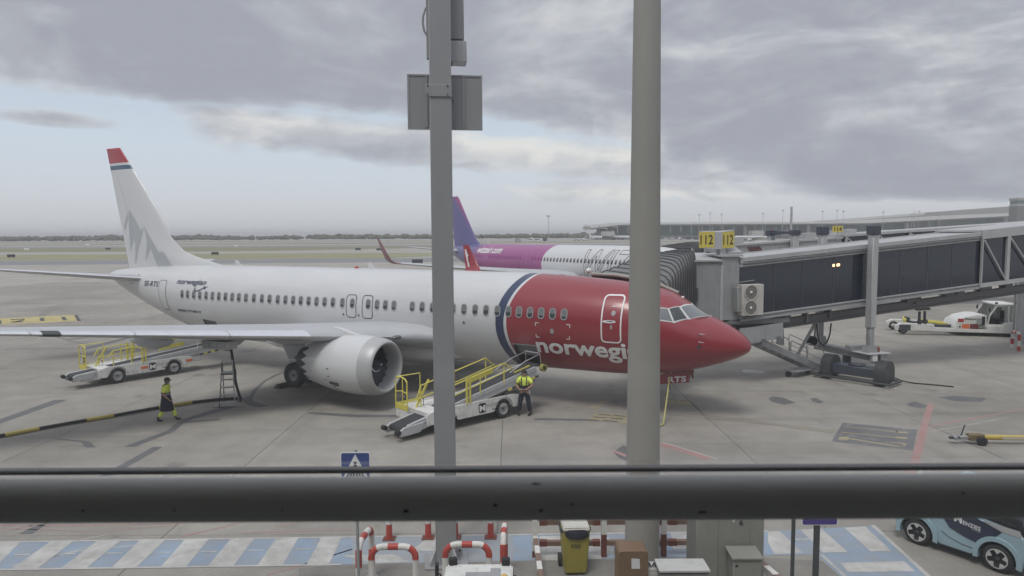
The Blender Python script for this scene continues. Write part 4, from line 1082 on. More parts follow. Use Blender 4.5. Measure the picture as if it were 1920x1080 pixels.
for x, z, w_, h_ in ((35.0, 4.62, .03, .06), (34.6, 4.63, .05, .05), (33.95, 4.65, .03, .09), (34.6, 4.2, .05, .03)):
    decal('tail_mark', M_dark, jet, *poly2d([[(x - w_, z - h_), (x + w_, z - h_), (x + w_, z + h_), (x - w_, z + h_)]]), hull_side(.014))
# ---- nose gear with registration on its doors
ng = MB().tube([(4.1, 0, 1.5), (4.2, 0, .7), (4.2, 0, .36)], [.11, .09, .07], 10).tube([(3.2, 0, 1.45), (4.18, 0, .8)], .05, 8).tube([(4.2, -.28, .36), (4.2, .28, .36)], .06, 8).build('nose_gear', mat('gear_grey', (.34, .35, .35), .45), jet)
for dy in (-.2, .2): wheel('wheel', (4.2, dy, .345), (0, 1, 0), .345, .2, ng, rim_r=.5)
for sd in (1, -1):
    q = [(3.242,1.788),(2.237,1.791),(2.15,1.308),(3.234,1.122)]
    x0, x1 = 3.25, 2.17
    nd = MB().prism([(3.35, .40 * sd, 1.50), (2.2, .40 * sd, 1.66), (2.15, .44 * sd, 1.30), (3.35, .44 * sd, 1.12)], (0, .03 * sd, 0)).build('nose_gear_door', M_acr, ng)
    if sd > 0:
        vs, fs = text2d('SE-RTS', 1, .03, 0, 1.05); vs = fit2d(vs, 1.42, .23)
        decal('registration_lettering', M_inkw, nd, vs, fs, lambda a, b: Vector((3.76 - a, .478 + .0 * b, 1.195 + b + .143 * (a - .4))), None) if False else None
        vs, fs = text2d('RTS', 1, .03, 0, 1.05); vs = fit2d(vs, .70, .22)
        decal('registration_lettering', M_inkw, nd, vs, fs, lambda a, b: Vector((2.96 - a, .486 - .11 * b, 1.215 + b + .15 * a)), None)
for dy in (.25, -.25):
    MB().tube([(2.15, dy, 1.55), (2.10, dy, 1.25)], .02, 6).build('door_link', M_alu, ng)

# ================================================================ second airliner, pink and purple tail
HULL2 = Hull([(0, 3.05, 3.03, 3.04, .01), (.06, 3.25, 2.8, 3.03, .25), (.3, 3.6, 2.45, 3.05, .62), (.8, 4.05, 2.15, 3.1, 1.02), (1.6, 4.55, 1.95, 3.3, 1.42), (2.6, 5.1, 1.85, 3.55, 1.72), (4.0, 5.55, 1.80, 3.75, 1.90), (6, 5.82, 1.78, 3.82, 1.97), (8, 5.88, 1.76, 3.83, 1.975), (30, 5.90, 1.76, 3.84, 1.975), (33, 5.90, 1.95, 3.92, 1.93), (36, 5.88, 2.5, 4.15, 1.74), (39, 5.80, 3.25, 4.5, 1.32), (42, 5.55, 4.1, 4.85, .75), (43.8, 5.2, 4.65, 4.95, .35), (44.4, 5.05, 4.8, 4.93, .12)])
jet2 = thing('airliner', 'airliner with pink and purple tail end parked behind the red nosed jet', 'airliner', (16.11, 53.85, 0), 0.58168 + math.pi / 2)
def livery2():
    m, nt, b = _new('pink_tail_livery'); N = nt.nodes.new; L = nt.links.new
    t = N('ShaderNodeTexCoord'); sp = N('ShaderNodeSeparateXYZ'); L(t.outputs['Object'], sp.inputs[0])
    def mth(op, a, b_):
        n = N('ShaderNodeMath'); n.operation = op
        for i, q in enumerate((a, b_)):
            if isinstance(q, (int, float)): n.inputs[i].default_value = q
            else: L(q, n.inputs[i])
        return n.outputs[0]
    zz = mth('SUBTRACT', sp.outputs[2], 4.2)
    # the pink front edge bulges forward at window height; purple sweeps up the tail
    x = mth('SUBTRACT', sp.outputs[0], mth('MULTIPLY', mth('MULTIPLY', zz, zz), -0.22))
    x = mth('ADD', x, mth('MULTIPLY', zz, 0.06))
    mp = N('ShaderNodeMapRange'); mp.inputs[1].default_value = 20; mp.inputs[2].default_value = 45; L(x, mp.inputs[0])
    rp = N('ShaderNodeValToRGB'); rp.color_ramp.interpolation = 'LINEAR'; els = rp.color_ramp.elements
    wh, pk, pu = (.585, .59, .60), (.31, .085, .24), (.12, .11, .25)
    st = [(0, wh), (.036, wh), (.037, pk), (.56, pk), (.64, pu), (1, pu)]
    while len(els) < len(st): els.new(.9)
    for e, (p, c) in zip(els, st): e.position = p; e.color = (*c, 1)
    L(mp.outputs[0], rp.inputs[0]); L(rp.outputs[0], b.inputs['Base Color']); b.inputs['Roughness'].default_value = .35; b.inputs['Coat Weight'].default_value = .4
    return m
M_liv2 = livery2()
HULL2.shell([0, .05, .15, .3, .55, .8, 1.2, 1.6, 2.1, 2.6, 3.2, 4, 5, 6] + [7 + k for k in range(36)] + [43, 43.8, 44.4], [-180 + 9 * k for k in range(40)]).build('fuselage', M_liv2, jet2, smooth=50)
fr2, pa2 = window_meshes(.30, .44, .03, (M_wfr, M_blind, M_wpane))
M_pkfr = mat('pink_window_frame', (.38, .10, .29), .4); M_pkpane = mat('pink_reflecting_pane', (.22, .07, .18), .15)
fr3, pa3 = window_meshes(.30, .44, .03, (M_pkfr, M_pkpane, M_pkpane))
M_pkline = mat('pale_pink_line', (.50, .22, .43), .5)
x = 8.2
k = 0
while x < 36.5:
    if not (22.9 < x < 24.5 or 31.6 < x < 32.6):
        w_ = part('window', fr2 if x < 20.6 else fr3, jet2, HULL2.frame(x, 4.45)); part('pane', pa2 if x < 20.6 else pa3, w_)
    x += .533
for x0, x1, z0, z1 in ((31.7, 32.5, 3.35, 5.25), (22.95, 23.6, 3.5, 5.0), (23.85, 24.45, 3.5, 5.0)):
    door('door', x0, x1, z0, z1, .15, .03, M_pkline, M_liv2, hull=HULL2, root=jet2)
lettering('web_address_lettering', 'wizzair.com', 34.3, 29.0, 4.85, 5.55, M_inkw, bold=.02, shear=.25, hull=HULL2, root=jet2, off=.02)
# large outlined title: letters drawn as thin dark outlines
M_outl = mat('outline_dark', (.07, .07, .075), .5)
def outline_text(body, x_left, width, z0, z1):
    cu = bpy.data.curves.new('lettering', 'FONT'); cu.body = body; cu.size = 1; cu.shear = .28; cu.fill_mode = 'NONE'; cu.offset = .02; cu.resolution_u = 2
    ob = bpy.data.objects.new('lettering', cu); me = ob.to_mesh()
    P = [(v.co.x, v.co.y) for v in me.vertices]; E = [tuple(e.vertices) for e in me.edges]
    ob.to_mesh_clear(); bpy.data.objects.remove(ob); bpy.data.curves.remove(cu)
    P = fit2d(P, width, z1 - z0); mb = MB()
    for a, b in E:
        n = max(1, int(math.hypot(P[a][0] - P[b][0], P[a][1] - P[b][1]) / .3))
        pts = []
        for i in range(n + 1):
            f = i / n; u_ = P[a][0] + (P[b][0] - P[a][0]) * f; v_ = P[a][1] + (P[b][1] - P[a][1]) * f
            pts.append(HULL2.side(x_left - u_, z0 + v_, .02))
        mb.tube(pts, .019, 4, caps=False)
    return mb.build('title_outline', M_outl, jet2)
outline_text('WIZZ', 14.3, 9.0, 2.75, 5.5)
def fin2_mat():
    m, nt, b = _new('pink_purple_fin'); N = nt.nodes.new; L = nt.links.new
    t = N('ShaderNodeTexCoord'); sp = N('ShaderNodeSeparateXYZ'); L(t.outputs['Object'], sp.inputs[0])
    def mth(op, a, b_):
        n = N('ShaderNodeMath'); n.operation = op
        for i, q in enumerate((a, b_)):
            if isinstance(q, (int, float)): n.inputs[i].default_value = q
            else: L(q, n.inputs[i])
        return n.outputs[0]
    # pink along the raked front edge and at the top, purple aft
    f = mth('SUBTRACT', mth('MULTIPLY', mth('SUBTRACT', sp.outputs[2], 6.0), 0.72), mth('SUBTRACT', sp.outputs[0], 36.9))
    f = mth('ADD', f, mth('MULTIPLY', mth('SUBTRACT', sp.outputs[2], 6.0), .42))
    mp = N('ShaderNodeMapRange'); mp.inputs[1].default_value = 0.2; mp.inputs[2].default_value = 1.6; L(f, mp.inputs[0])
    rp = N('ShaderNodeValToRGB'); els = rp.color_ramp.elements
    els[0].position = 0; els[0].color = (.13, .125, .28, 1); els[1].position = 1; els[1].color = (.33, .10, .23, 1)
    L(mp.outputs[0], rp.inputs[0]); L(rp.outputs[0], b.inputs['Base Color']); b.inputs['Roughness'].default_value = .4
    return m
rings = []
for z, a, b, t in ((5.4, 36.0, 42.6, .55), (5.9, 36.4, 42.75, .52), (6.3, 37.0, 42.85, .48), (7.5, 38.1, 43.05, .42), (9.5, 39.75, 43.35, .32), (11.5, 41.35, 43.62, .22), (11.85, 41.75, 43.66, .15)):
    rings.append([Vector((q.x, q.y, z)) for q in foil_ring((a, 0, z), b - a, t / (b - a) , vert=True)])
MB().loft(rings).build('tail_fin', fin2_mat(), jet2, smooth=50)
M_pur = mat('purple_paint', (.10, .085, .24), .4)
for sd in (1, -1):
    MB().loft([[Vector((q.x, q.y * sd, q.z)) for q in foil_ring((39.3 + .6 * y, y, 4.85 + .1 * y), 3.9 - .36 * y, .09)] for y in (.3, 2, 4, 6.1)]).build('tailplane', M_acg, jet2, smooth=55)
    rings = []
    for y in (1, 2.2, 4, 6.4, 9, 12, 15, 16.6):
        a = 15.2 + .52 * (y - 2); b = 22.6 if y < 6.4 else 22.6 + (y - 6.4) * .235
        rings.append([Vector((q.x, q.y * sd, q.z)) for q in foil_ring((a, y, 2.75 + .095 * y), b - a, .125 - .0022 * y)])
    w2 = MB().loft(rings).build('wing', M_acg, jet2, smooth=55)
    rings = []
    for y, z, x_, c in ((16.5, 0, 22.7, 1.75), (16.9, .05, 22.95, 1.55), (17.25, .35, 23.25, 1.35), (17.45, .9, 23.65, 1.1), (17.65, 1.7, 24.25, .8), (17.8, 2.4, 24.9, .45)):
        an = math.atan2(z, .4) * .9
        rings.append([Vector((x_ + q.x, sd * (y - q.z * math.sin(an)), 4.32 + z + q.z * math.cos(an))) for q in foil_ring((0, 0, 0), c, .09, camber=0)])
    MB().loft(rings).build('sharklet', mat('dusky_pink_paint', (.30, .16, .19), .4), w2, smooth=55)
    ey, ez, e0 = 5.75 * sd, 1.75, 11.9
    e2 = MB().lathe([(0.25, 1.06), (.9, 1.17), (2, 1.18), (3.2, 1.02), (3.9, .85), (3.85, .8), (3.2, .8)], (e0, ey, ez), (1, 0, 0), 28).build('engine', M_acw, jet2, smooth=60)
    MB().lathe([(.26, 1.062), (.05, .98), (0, .93), (.06, .88), (.3, .86), (1.1, .88)], (e0, ey, ez), (1, 0, 0), 28).build('inlet_lip', M_lip, e2, smooth=60)
    MB().lathe([(1.0, .88), (1.1, .3), (.7, .001)], (e0, ey, ez), (1, 0, 0), 24).build('fan_case', M_fdisk, e2)
    MB().prism([(e0 + 1.2, ey - .16, ez + 1.1), (e0 + 3.2, ey - .16, ez + 1.45), (e0 + 5.5, ey - .16, ez + 1.3), (e0 + 3.4, ey - .16, ez + .8)], (0, .32, 0)).build('pylon', M_acw, e2)
    g2 = MB().tube([(21.2, 3.8 * sd, 2.9), (21.2, 3.8 * sd, .58)], .14, 10).build('main_gear', M_grey, jet2)
    for dy in (-.42, .42): wheel('wheel', (21.2, 3.8 * sd + dy, .58), (0, 1, 0), .58, .4, g2)
g2 = MB().tube([(5.1, 0, 1.9), (5.1, 0, .38)], .09, 10).build('nose_gear', M_grey, jet2)
for dy in (-.22, .22): wheel('wheel', (5.1, dy, .38), (0, 1, 0), .38, .22, g2)
MB().prism([(34.0, .02, 5.85), (34.5, .02, 5.85), (34.55, .02, 6.25), (34.4, .02, 6.25)], (0, -.04, 0)).build('blade_antenna', M_acw, jet2)
for x, r_ in ((40.9, .55),):
    decal('tail_roundel', M_lgrey, jet2, *poly2d([[(41.0 + .75 * math.cos(k * .4), 4.85 + .42 * math.sin(k * .4)) for k in range(16)]]), lambda a, b: HULL2.side(a, b, .02), (.3, .2))
lettering('registration_lettering', 'HA-LXE', 40.0, 38.3, 5.0, 5.32, M_inkw, bold=.01, hull=HULL2, root=jet2, off=.02) if False else None

# ================================================================ boarding bridges
M_jgrey = mat('bridge_grey_paint', (0.31, 0.318, 0.325), 0.5, var=0.09, scale=1.2, dirt=0.45, dirt_col=(0.14, 0.135, 0.13))
M_jgrey2 = mat('bridge_pale_grey_paint', (0.40, 0.405, 0.41), 0.5, var=0.09, scale=1.2, dirt=0.45, dirt_col=(0.2, 0.19, 0.18))
M_jdark = mat('bridge_dark_steel', (0.15, 0.152, 0.155), 0.6, var=0.12)  # dark grey steel of the beams, floors and trays
M_jglass = mat('dark_tinted_glass', (0.010, 0.017, 0.032), 0.06, var=0.15, scale=0.6, spec=0.55)
M_gal = mat('galvanised_steel', (0.33, 0.335, 0.335), 0.45, metal=0.3, var=0.12, dirt=0.3)
M_canopy = mat('canopy_fabric_grey', (0.20, 0.204, 0.21), 0.75, var=0.14, scale=3)
M_bogie = mat('bogie_green_grey', (0.035, 0.04, 0.042), 0.55, var=0.15, dirt=0.3)
M_ac = mat('cream_enamel', (0.50, 0.49, 0.45), 0.45, dirt=0.2)
M_signy = mat('gate_sign_yellow', (0.60, 0.49, 0.09), 0.5, var=0.05)
M_signink = mat('gate_sign_ink', (0.03, 0.03, 0.03), 0.5)
M_jmul = mat('mullion_grey', (.05, .055, .065), .4)
def bellows(name, parent, inv, cabN, cabF, acN, acF, zb, zc, za_n, za_f, n=13, m=M_canopy):
    """accordion canopy: hoops run from the cab frame to the aircraft side"""
    rings = []
    for k in range(2 * n + 1):
        t = k / (2 * n); e = t ** 1.15
        N_ = Vector((cabN[0] + (acN[0] - cabN[0]) * e, cabN[1] + (acN[1] - cabN[1]) * e, 0)); F_ = Vector((cabF[0] + (acF[0] - cabF[0]) * e, cabF[1] + (acF[1] - cabF[1]) * e, 0))
        zn = zc + (za_n - zc) * t * t; zf = zc + (za_f - zc) * t * t
        g = 0.0 if k % 2 else 0.16
        w = (F_ - N_); wd = w.normalized(); L_ = w.length
        pr = []
        def P_(s_, z): pr.append(N_ + wd * s_ + Vector((0, 0, z)))
        dr = .62 * (1 - t) + .25 * t
        P_(-g, zb); P_(-g, zn - dr)
        for a in (20, 45, 70): P_(-g + (.5 + g) * (1 - math.cos(R(a))), zn - dr + (dr + g) * math.sin(R(a)))
        for f in (.3, .5, .7): P_(L_ * f, zn + (zf - zn) * f + g)
        for a in (70, 45, 20): P_(L_ + g - (.5 + g) * (1 - math.cos(R(a))), zf - dr + (dr + g) * math.sin(R(a)))
        P_(L_ + g, zf - dr); P_(L_ + g, zb)
        rings.append([inv @ p for p in pr])
    mb = MB(); c = len(rings[0])
    mb.add([p for r_ in rings for p in r_], [(i * c + j, i * c + j + 1, (i + 1) * c + j + 1, (i + 1) * c + j) for i in range(2 * n) for j in range(c - 1)])
    cn = mb.build(name, m, parent, smooth=0)
    for r_ in rings[::2]: MB().tube(r_, .035, 5).build('canopy_rib', M_rib, cn)
    return cn
M_rib = mat('canopy_rib_dark', (.075, .076, .08), .7)
JX, JY, JR = 11.8, 31.9, math.atan2(0.300, 0.954)
jb = thing('boarding_bridge', 'glass sided boarding bridge numbered 112 reaching over the red nose', 'boarding bridge', (JX, JY, 0), JR, 'boarding bridges')
JINV = (Matrix.Translation((JX, JY, 0)) @ Matrix.Rotation(JR, 4, 'Z')).inverted()
SL = 0.077
def sbar(mb, u0, u1, v0, v1, z0, z1, sl=SL):
    """box that follows the slope of the tunnel"""
    vs = [(u_, v_, z_ + sl * u_) for u_ in (u0, u1) for v_ in (v0, v1) for z_ in (z0, z1)]
    return mb.add(vs, [(0, 1, 3, 2), (4, 6, 7, 5), (0, 4, 5, 1), (2, 3, 7, 6), (0, 2, 6, 4), (1, 5, 7, 3)])
def tunnel(root, U0, US, U1, sl, mull, glass=True):
    sbar(MB(), U0, US, 0.02, 2.5, 5.80, 5.88, sl).build('roof', M_jgrey2, root, smooth=0)
    sbar(MB(), US, U1, -0.10, 2.62, 5.92, 6.02, sl).build('roof', M_jgrey2, root, smooth=0)
    for v0, v1 in ((-.05, .10), (2.42, 2.57)):
        b1 = MB(); sbar(b1, U0, US, v0, v1, 5.50, 5.66, sl); b1.build('lower_roof_rail', M_jgrey2, root, smooth=0)
        b1 = MB(); sbar(b1, U0, US, v0 - .04, v1 - .02, 5.67, 5.92, sl); b1.build('roof_rail', M_jgrey2, root, smooth=0)
        b1 = MB(); sbar(b1, U0, US, v0, v1, 3.12, 3.26, sl); b1.build('floor_rail', M_jgrey2, root, smooth=0)
        b1 = MB(); sbar(b1, U0, US, v0 - .05, v1 - .03, 3.00, 3.11, sl); b1.build('lower_floor_rail', M_jgrey, root, smooth=0)
        w0, w1 = (v0 - .10, v1 - .06) if v0 < 1 else (v0 + .06, v1 + .10)
        b1 = MB(); sbar(b1, US, U1, w0, w1, 5.56, 6.0, sl); b1.build('roof_rail', M_jgrey2, root, smooth=0)
        b1 = MB(); sbar(b1, US, U1, w0, w1, 3.06, 3.26, sl); b1.build('floor_rail', M_jgrey2, root, smooth=0)
    sbar(MB(), U0, U1, .12, 2.40, 3.13, 3.20, sl).build('tunnel_floor', M_jdark, root, smooth=0)
    us = [U0] + mull + [US]
    for a, b in zip(us, us[1:]):
        for v_ in (.03, 2.47):
            q = MB(); sbar(q, a + .012, b - .012, v_, v_ + .02, 3.26, 5.5, sl); q.build('pane', M_jglass if glass else M_jgrey, root, smooth=0)
    for a in mull:
        q = MB(); sbar(q, a - .025, a + .025, .015, .06, 3.26, 5.5, sl); q.build('mullion', M_jmul, root, smooth=0)
jm = [0.35, 1.95, 3.72, 5.6, 7.75, 9.5, 11.1]
tunnel(jb, -1.55, 12.9, 26.0, SL, jm)
# outer section: posts, braces and recessed glass
pu = [12.95, 14.75, 16.9, 19.1, 21.3, 23.5, 25.7]
for a, b in zip(pu, pu[1:]):
    q = MB(); sbar(q, a + .06, b - .06, -.02, 0.0, 3.30, 5.56); q.build('pane', M_jglass, jb, smooth=0)
    MB().bar((a + .1, -.13, 5.5 + SL * a), (b - .12, -.13, 3.3 + SL * b), .065, .05, up=(0, 1, 0)).build('brace', M_jgrey2, jb, smooth=0)
for a in pu:
    wd = .03 if a < 13 else .10
    q = MB(); sbar(q, a - wd, a + wd, -.16, -.04, 3.26, 5.56); q.build('post', M_jgrey2, jb, smooth=0)
q = MB(); sbar(q, 12.9, 26, 2.5, 2.56, 3.26, 5.56); q.build('back_panel', M_jgrey, jb, smooth=0)
# fixed lights seen through the glass
for u_, a in ((3.66, .10), (3.90, .16)):
    q = MB(); sbar(q, u_, u_ + a, -.004, .028, 5.02, 5.14); q.build('lamp', emit_mat('warm_lamp', (1.0, .62, .28), 2.2), jb, smooth=0)
# long beam slung below the tunnel with its fittings
bm_ = MB(); sbar(bm_, -1.4, 26, .45, .75, 2.30, 2.38); sbar(bm_, -1.4, 26, .55, .65, 2.38, 2.66); sbar(bm_, -1.4, 26, .45, .75, 2.66, 2.74)
bm_.build('under_beam', M_jdark, jb, smooth=0)
for u_, l_, h_ in ((1.3, .35, .45), (2.6, .06, .55), (3.9, .12, .5), (8.7, .9, .30), (9.3, .3, .42), (11.2, .7, .22), (12.0, .5, .24), (13.6, .8, .22), (15.4, .5, .25)):
    q = MB(); sbar(q, u_, u_ + l_, .40, .80, 2.99 - h_, 3.0); q.build('beam_hanger', M_jdark if l_ > .1 else M_jgrey, jb, smooth=0)
for u_ in (9.75, 10.1):
    MB().box((u_, .6, 2.62), (.09, .09, .5)).lathe([(-.06, .01), (-.06, .13), (.06, .13), (.06, .01)], (u_ + .04, .6, 2.33), (0, 1, 0), 12).build('cable_roller', M_dark, jb)
MB().bb((9.55, .5, 2.93), (10.35, .7, 3.05)).build('roller_bar', M_dark, jb, smooth=0)
# lift columns with caps, cross beam and steered bogie
for v_ in (-.42, 2.92):
    c_ = MB().bb((5.42, v_ - .18, 2.35), (5.78, v_ + .18, 6.82)).build('lift_column', M_jgrey2, jb, bevel=.03)
    MB().bb((5.46, v_ - .13, 1.05), (5.74, v_ + .13, 2.35)).build('inner_leg', M_gal, c_, bevel=.02)
    MB().bb((5.37, v_ - .23, 6.82), (5.83, v_ + .23, 7.24)).build('column_cap', M_navy, c_, bevel=.02)
    MB().prism([(5.25, v_ - .2, 1.05), (5.95, v_ - .2, 1.05), (5.8, v_ - .2, 1.5), (5.4, v_ - .2, 1.5)], (0, .4, 0)).build('leg_foot', M_gal, c_)
MB().bb((5.35, -.75, .98), (5.85, 3.2, 1.12)).bb((5.38, -.6, .78), (5.82, 3.1, .98)).build('cross_beam', M_gal, jb, bevel=.015)
MB().bb((5.0, -1.0, 1.13), (6.35, .1, 1.16)).build('service_plate', M_lgrey, jb, smooth=0)
MB().bb((5.25, -.98, .80), (5.55, -.80, 1.10)).build('junction_box', M_white, jb, bevel=.01)
MB().bb((5.8, -.9, .62), (6.2, -.3, 1.12)).build('drive_cabinet', M_gal, jb, bevel=.01)
MB().bb((5.0, .1, 1.14), (5.9, .5, 1.4)).build('cable_tray', M_gal, jb, bevel=.01)
MB().cyl((6.0, -.55, 1.16), (6.0, -.55, 1.36), .07).cyl((6.0, -.55, 1.36), (6.0, -.55, 1.46), .05, .02).build('warning_lamp', mat('lamp_red_brown', (.22, .08, .05), .5), jb)
MB().cyl((5.6, 1.0, .35), (5.6, 1.0, .8), .2).build('slew_post', M_navy, jb)
BG = JINV @ Vector((16.1, 32.05, 0))
bog = MB(); ba = math.atan2(-1.9, 1.62) - JR
Rb = Matrix.Translation((BG.x, BG.y, 0)) @ Matrix.Rotation(ba, 4, 'Z')
MB().bb((-1.0, -.35, .28), (1.0, .35, .72)).bb((-.3, -.25, .72), (.3, .25, .82)).xf(Rb).build('bogie_beam', M_navy, jb, bevel=.03)
MB().bb((-1.75, -.72, .10), (1.75, -.62, .20)).bb((-1.75, .62, .10), (1.75, .72, .20)).bb((-1.75, -.62, .10), (-1.65, .62, .20)).bb((1.65, -.62, .10), (1.75, .62, .20)).xf(Rb).build('bogie_guard', M_dark, jb, bevel=.015)
for sx in (-1.22, 1.22):
    pr = [(-.58, .12)] + [(-.58 * math.cos(R(a)), .58 + .54 * math.sin(R(a))) for a in range(0, 181, 20)] + [(.58, .12)]
    MB().prism([(sx - .24, y, z) for y, z in pr], (.48, 0, 0)).xf(Rb).build('wheel_cover', M_bogie, jb, smooth=40)
    MB().lathe([(-.20, .05), (-.2, .46), (.2, .46), (.2, .05)], (sx, 0, .47), (1, 0, 0), 20).xf(Rb).build('tyre', M_black, jb)
MB().tube([Rb @ Vector((1.4, .75, .25)), Rb @ Vector((1.7, 1.0, .10)), Rb @ Vector((2.1, 1.3, .03)), Rb @ Vector((2.9, 1.6, .03)), Rb @ Vector((3.5, 1.75, .03))], .03, 6).build('ground_cable', M_black, jb)
# festoon cable and reel
MB().tube([(3.35, .6, 2.5), (3.38, .6, 2.1), (3.5, .6, 1.65), (3.75, .6, 1.42), (4.0, .6, 1.6), (4.15, .6, 2.0), (4.2, .6, 2.5)], .035, 8).build('festoon_cable', M_black, jb)
MB().lathe([(-.12, .02), (-.12, .25), (.12, .25), (.12, .02)], (4.65, 2.4, 1.35), (.3, 1, 0), 16).build('cable_reel', M_black, jb)
MB().tube([(4.8, 2.4, 1.4), (4.8, 2.3, 2.9)], .05, 6).build('reel_pipe', M_gal, jb)
MB().bb((5.0, 2.3, 1.0), (5.2, 2.5, 1.25)).build('reel_arm', M_gal, jb)
# rotunda cab with ribbed cladding
cab = MB()
def Wp(x, y, z): return JINV @ Vector((x, y, z))
def wallq(name, a, b, z0, z1, m, ribs=0, t=.06, rd=.02):
    a, b = Vector(a), Vector(b); d_ = (b - a); n_ = Vector((d_.y, -d_.x)).normalized()
    P2 = [a, b, b - n_ * t, a - n_ * t]
    w_ = MB().prism([Wp(p.x, p.y, z0) for p in P2], (0, 0, z1 - z0)).build(name, m, jb, smooth=0)
    if ribs:
        rb = MB()
        for k in range(ribs):
            c = a + d_ * ((k + .5) / ribs); h_ = d_.normalized() * (d_.length / ribs * .28)
            rb.prism([Wp(*(c - h_), z0), Wp(*(c - h_ * .6 + n_ * rd), z0), Wp(*(c + h_ * .6 + n_ * rd), z0), Wp(*(c + h_), z0)], (0, 0, z1 - z0))
        tag(rb.build('cladding_ribs', m, w_, smooth=0), kind='stuff')
    return w_
wallq('cab_wall', (8.22, 30.85), (9.36, 31.0), 2.92, 5.66, M_jgrey, 16)
wallq('cab_wall', (9.42, 31.1), (10.3, 31.38), 3.0, 5.86, M_jgrey)
wallq('cab_post', (9.34, 30.95), (9.47, 30.99), 2.95, 5.5, M_jgrey2, 0, .14)
wallq('cab_post', (8.14, 30.84), (8.24, 30.86), 2.92, 5.70, M_jgrey2, 0, .12)
wallq('cab_wall', (10.0, 34.6), (8.3, 34.2), 2.95, 5.8, M_jgrey, 12)
MB().prism([Wp(8.10, 30.74, 5.66), Wp(9.40, 30.92, 5.66), Wp(9.6, 34.4, 5.9), Wp(8.0, 34.3, 5.9)], (0, 0, .07)).build('cab_roof', M_jgrey2, jb, smooth=0)
MB().prism([Wp(9.36, 31.0, 5.87), Wp(10.45, 31.3, 5.87), Wp(9.9, 34.7, 5.87), Wp(9.2, 34.5, 5.87)], (0, 0, .07)).build('cab_roof', M_jgrey2, jb, smooth=0)
MB().prism([Wp(8.12, 30.82, 2.8), Wp(10.4, 31.3, 2.8), Wp(9.9, 34.7, 2.8), Wp(8.0, 34.4, 2.8)], (0, 0, .12)).build('cab_floor', M_jdark, jb, smooth=0)
MB().prism([Wp(8.16, 30.76, 3.9), Wp(8.27, 30.78, 3.9), Wp(8.27, 30.78, 4.5), Wp(8.16, 30.76, 4.5)], Wp(8.2, 30.74, 0) - Wp(8.2, 30.8, 0)).build('wall_slot', M_dark, jb, smooth=0)
MB().bb((-2.1, -.05, 2.75), (1.2, 1.9, 2.98)).build('under_tray', M_jdark, jb, smooth=0)
MB().prism([Wp(10.25, 31.0, 1.86), Wp(12.5, 31.75, 2.08), Wp(12.5, 31.75, 2.78), Wp(10.25, 31.0, 2.62)], Wp(0, .08, 0) - Wp(0, 0, 0)).build('skirt_panel', M_jgrey, jb, smooth=0)
sk = MB()
for k in range(3):
    for j in range(3):
        a = Vector((10.55 + .8 * k + .08 * j, 31.08 + .268 * k + .027 * j - .03)); sk.prism([Wp(a.x, a.y, 1.93 + .075 * k), Wp(a.x + .03, a.y + .01, 1.93 + .075 * k), Wp(a.x + .07, a.y + .02, 2.03 + .075 * k), Wp(a.x + .04, a.y + .01, 2.03 + .075 * k)], Wp(0, .02, 0) - Wp(0, 0, 0))
tag(sk.build('skirt_slots', M_dark, jb, smooth=0), kind='stuff')
bellows('canopy', jb, JINV, (8.15, 30.9), (8.15, 34.2), (6.01,28.028), (3.446,29.598), 2.75, 6.0, 4.75, 5.08)
MB().tube([Wp(*p_) for p_ in [(6.651,27.636,4.55),(6.097,27.87,4.8),(5.365,28.197,5.05),(4.325,28.798,5.2),(3.376,29.465,5.22)]], .07, 8).build('canopy_bumper', mat('bumper_pale_grey', (.36, .34, .31), .8), jb)
MB().sphere(Wp(*(3.265,29.467,5.36)), .12, 10, 6).build('bumper_end', M_inkw, jb)
for v_, z_ in ((-.075, 5.60), (-.085, 5.72), (-.07, 3.19)):
    MB().tube([(-1.4 + 1.43 * k, v_, z_ + SL * (-1.4 + 1.43 * k) - (.012 if k % 2 else 0)) for k in range(11)], .018, 5).build('cable_run', M_dark, jb)
# air conditioner bolted to the tunnel end
ac = MB().bb((-1.75, -.55, 3.22), (-.62, -.14, 4.62)).build('air_conditioner', M_ac, jb, bevel=.02)
MB().bb((-1.95, -.45, 3.4), (-1.75, -.14, 4.5)).build('side_duct', M_gal, ac, bevel=.01)
for z in (4.27, 3.57):
    MB().lathe([(0, .35), (.02, .35), (.02, .31), (0, .31)], (-1.32, -.57, z), (0, -1, 0), 20, closed=True).build('fan_guard', M_ac, ac)
    MB().lathe([(0, .001), (0, .31)], (-1.32, -.558, z), (0, -1, 0), 20).build('fan_recess', mat('fan_recess_grey', (.22, .215, .20), .7), ac)
    g_ = MB()
    for k in range(12): a = k * math.pi / 6; g_.bar((-1.32, -.575, z), (-1.32 + .31 * math.cos(a), -.575, z + .31 * math.sin(a)), .012)
    for r_ in (.12, .2): g_.tube([(-1.32 + r_ * math.cos(q * .4488), -.575, z + r_ * math.sin(q * .4488)) for q in range(14)], .006, 4, closed=True)
    tag(g_.build('fan_grille', mat('grille_grey', (.30, .295, .28), .6), ac, smooth=0), kind='stuff')
    MB().sphere((-1.32, -.58, z), .06, 8, 6).build('fan_hub', M_inkw, ac)
MB().bar((-1.9, -.4, 4.72), (-1.0, -.35, 4.80), .03).build('refrigerant_pipe', M_gal, ac)
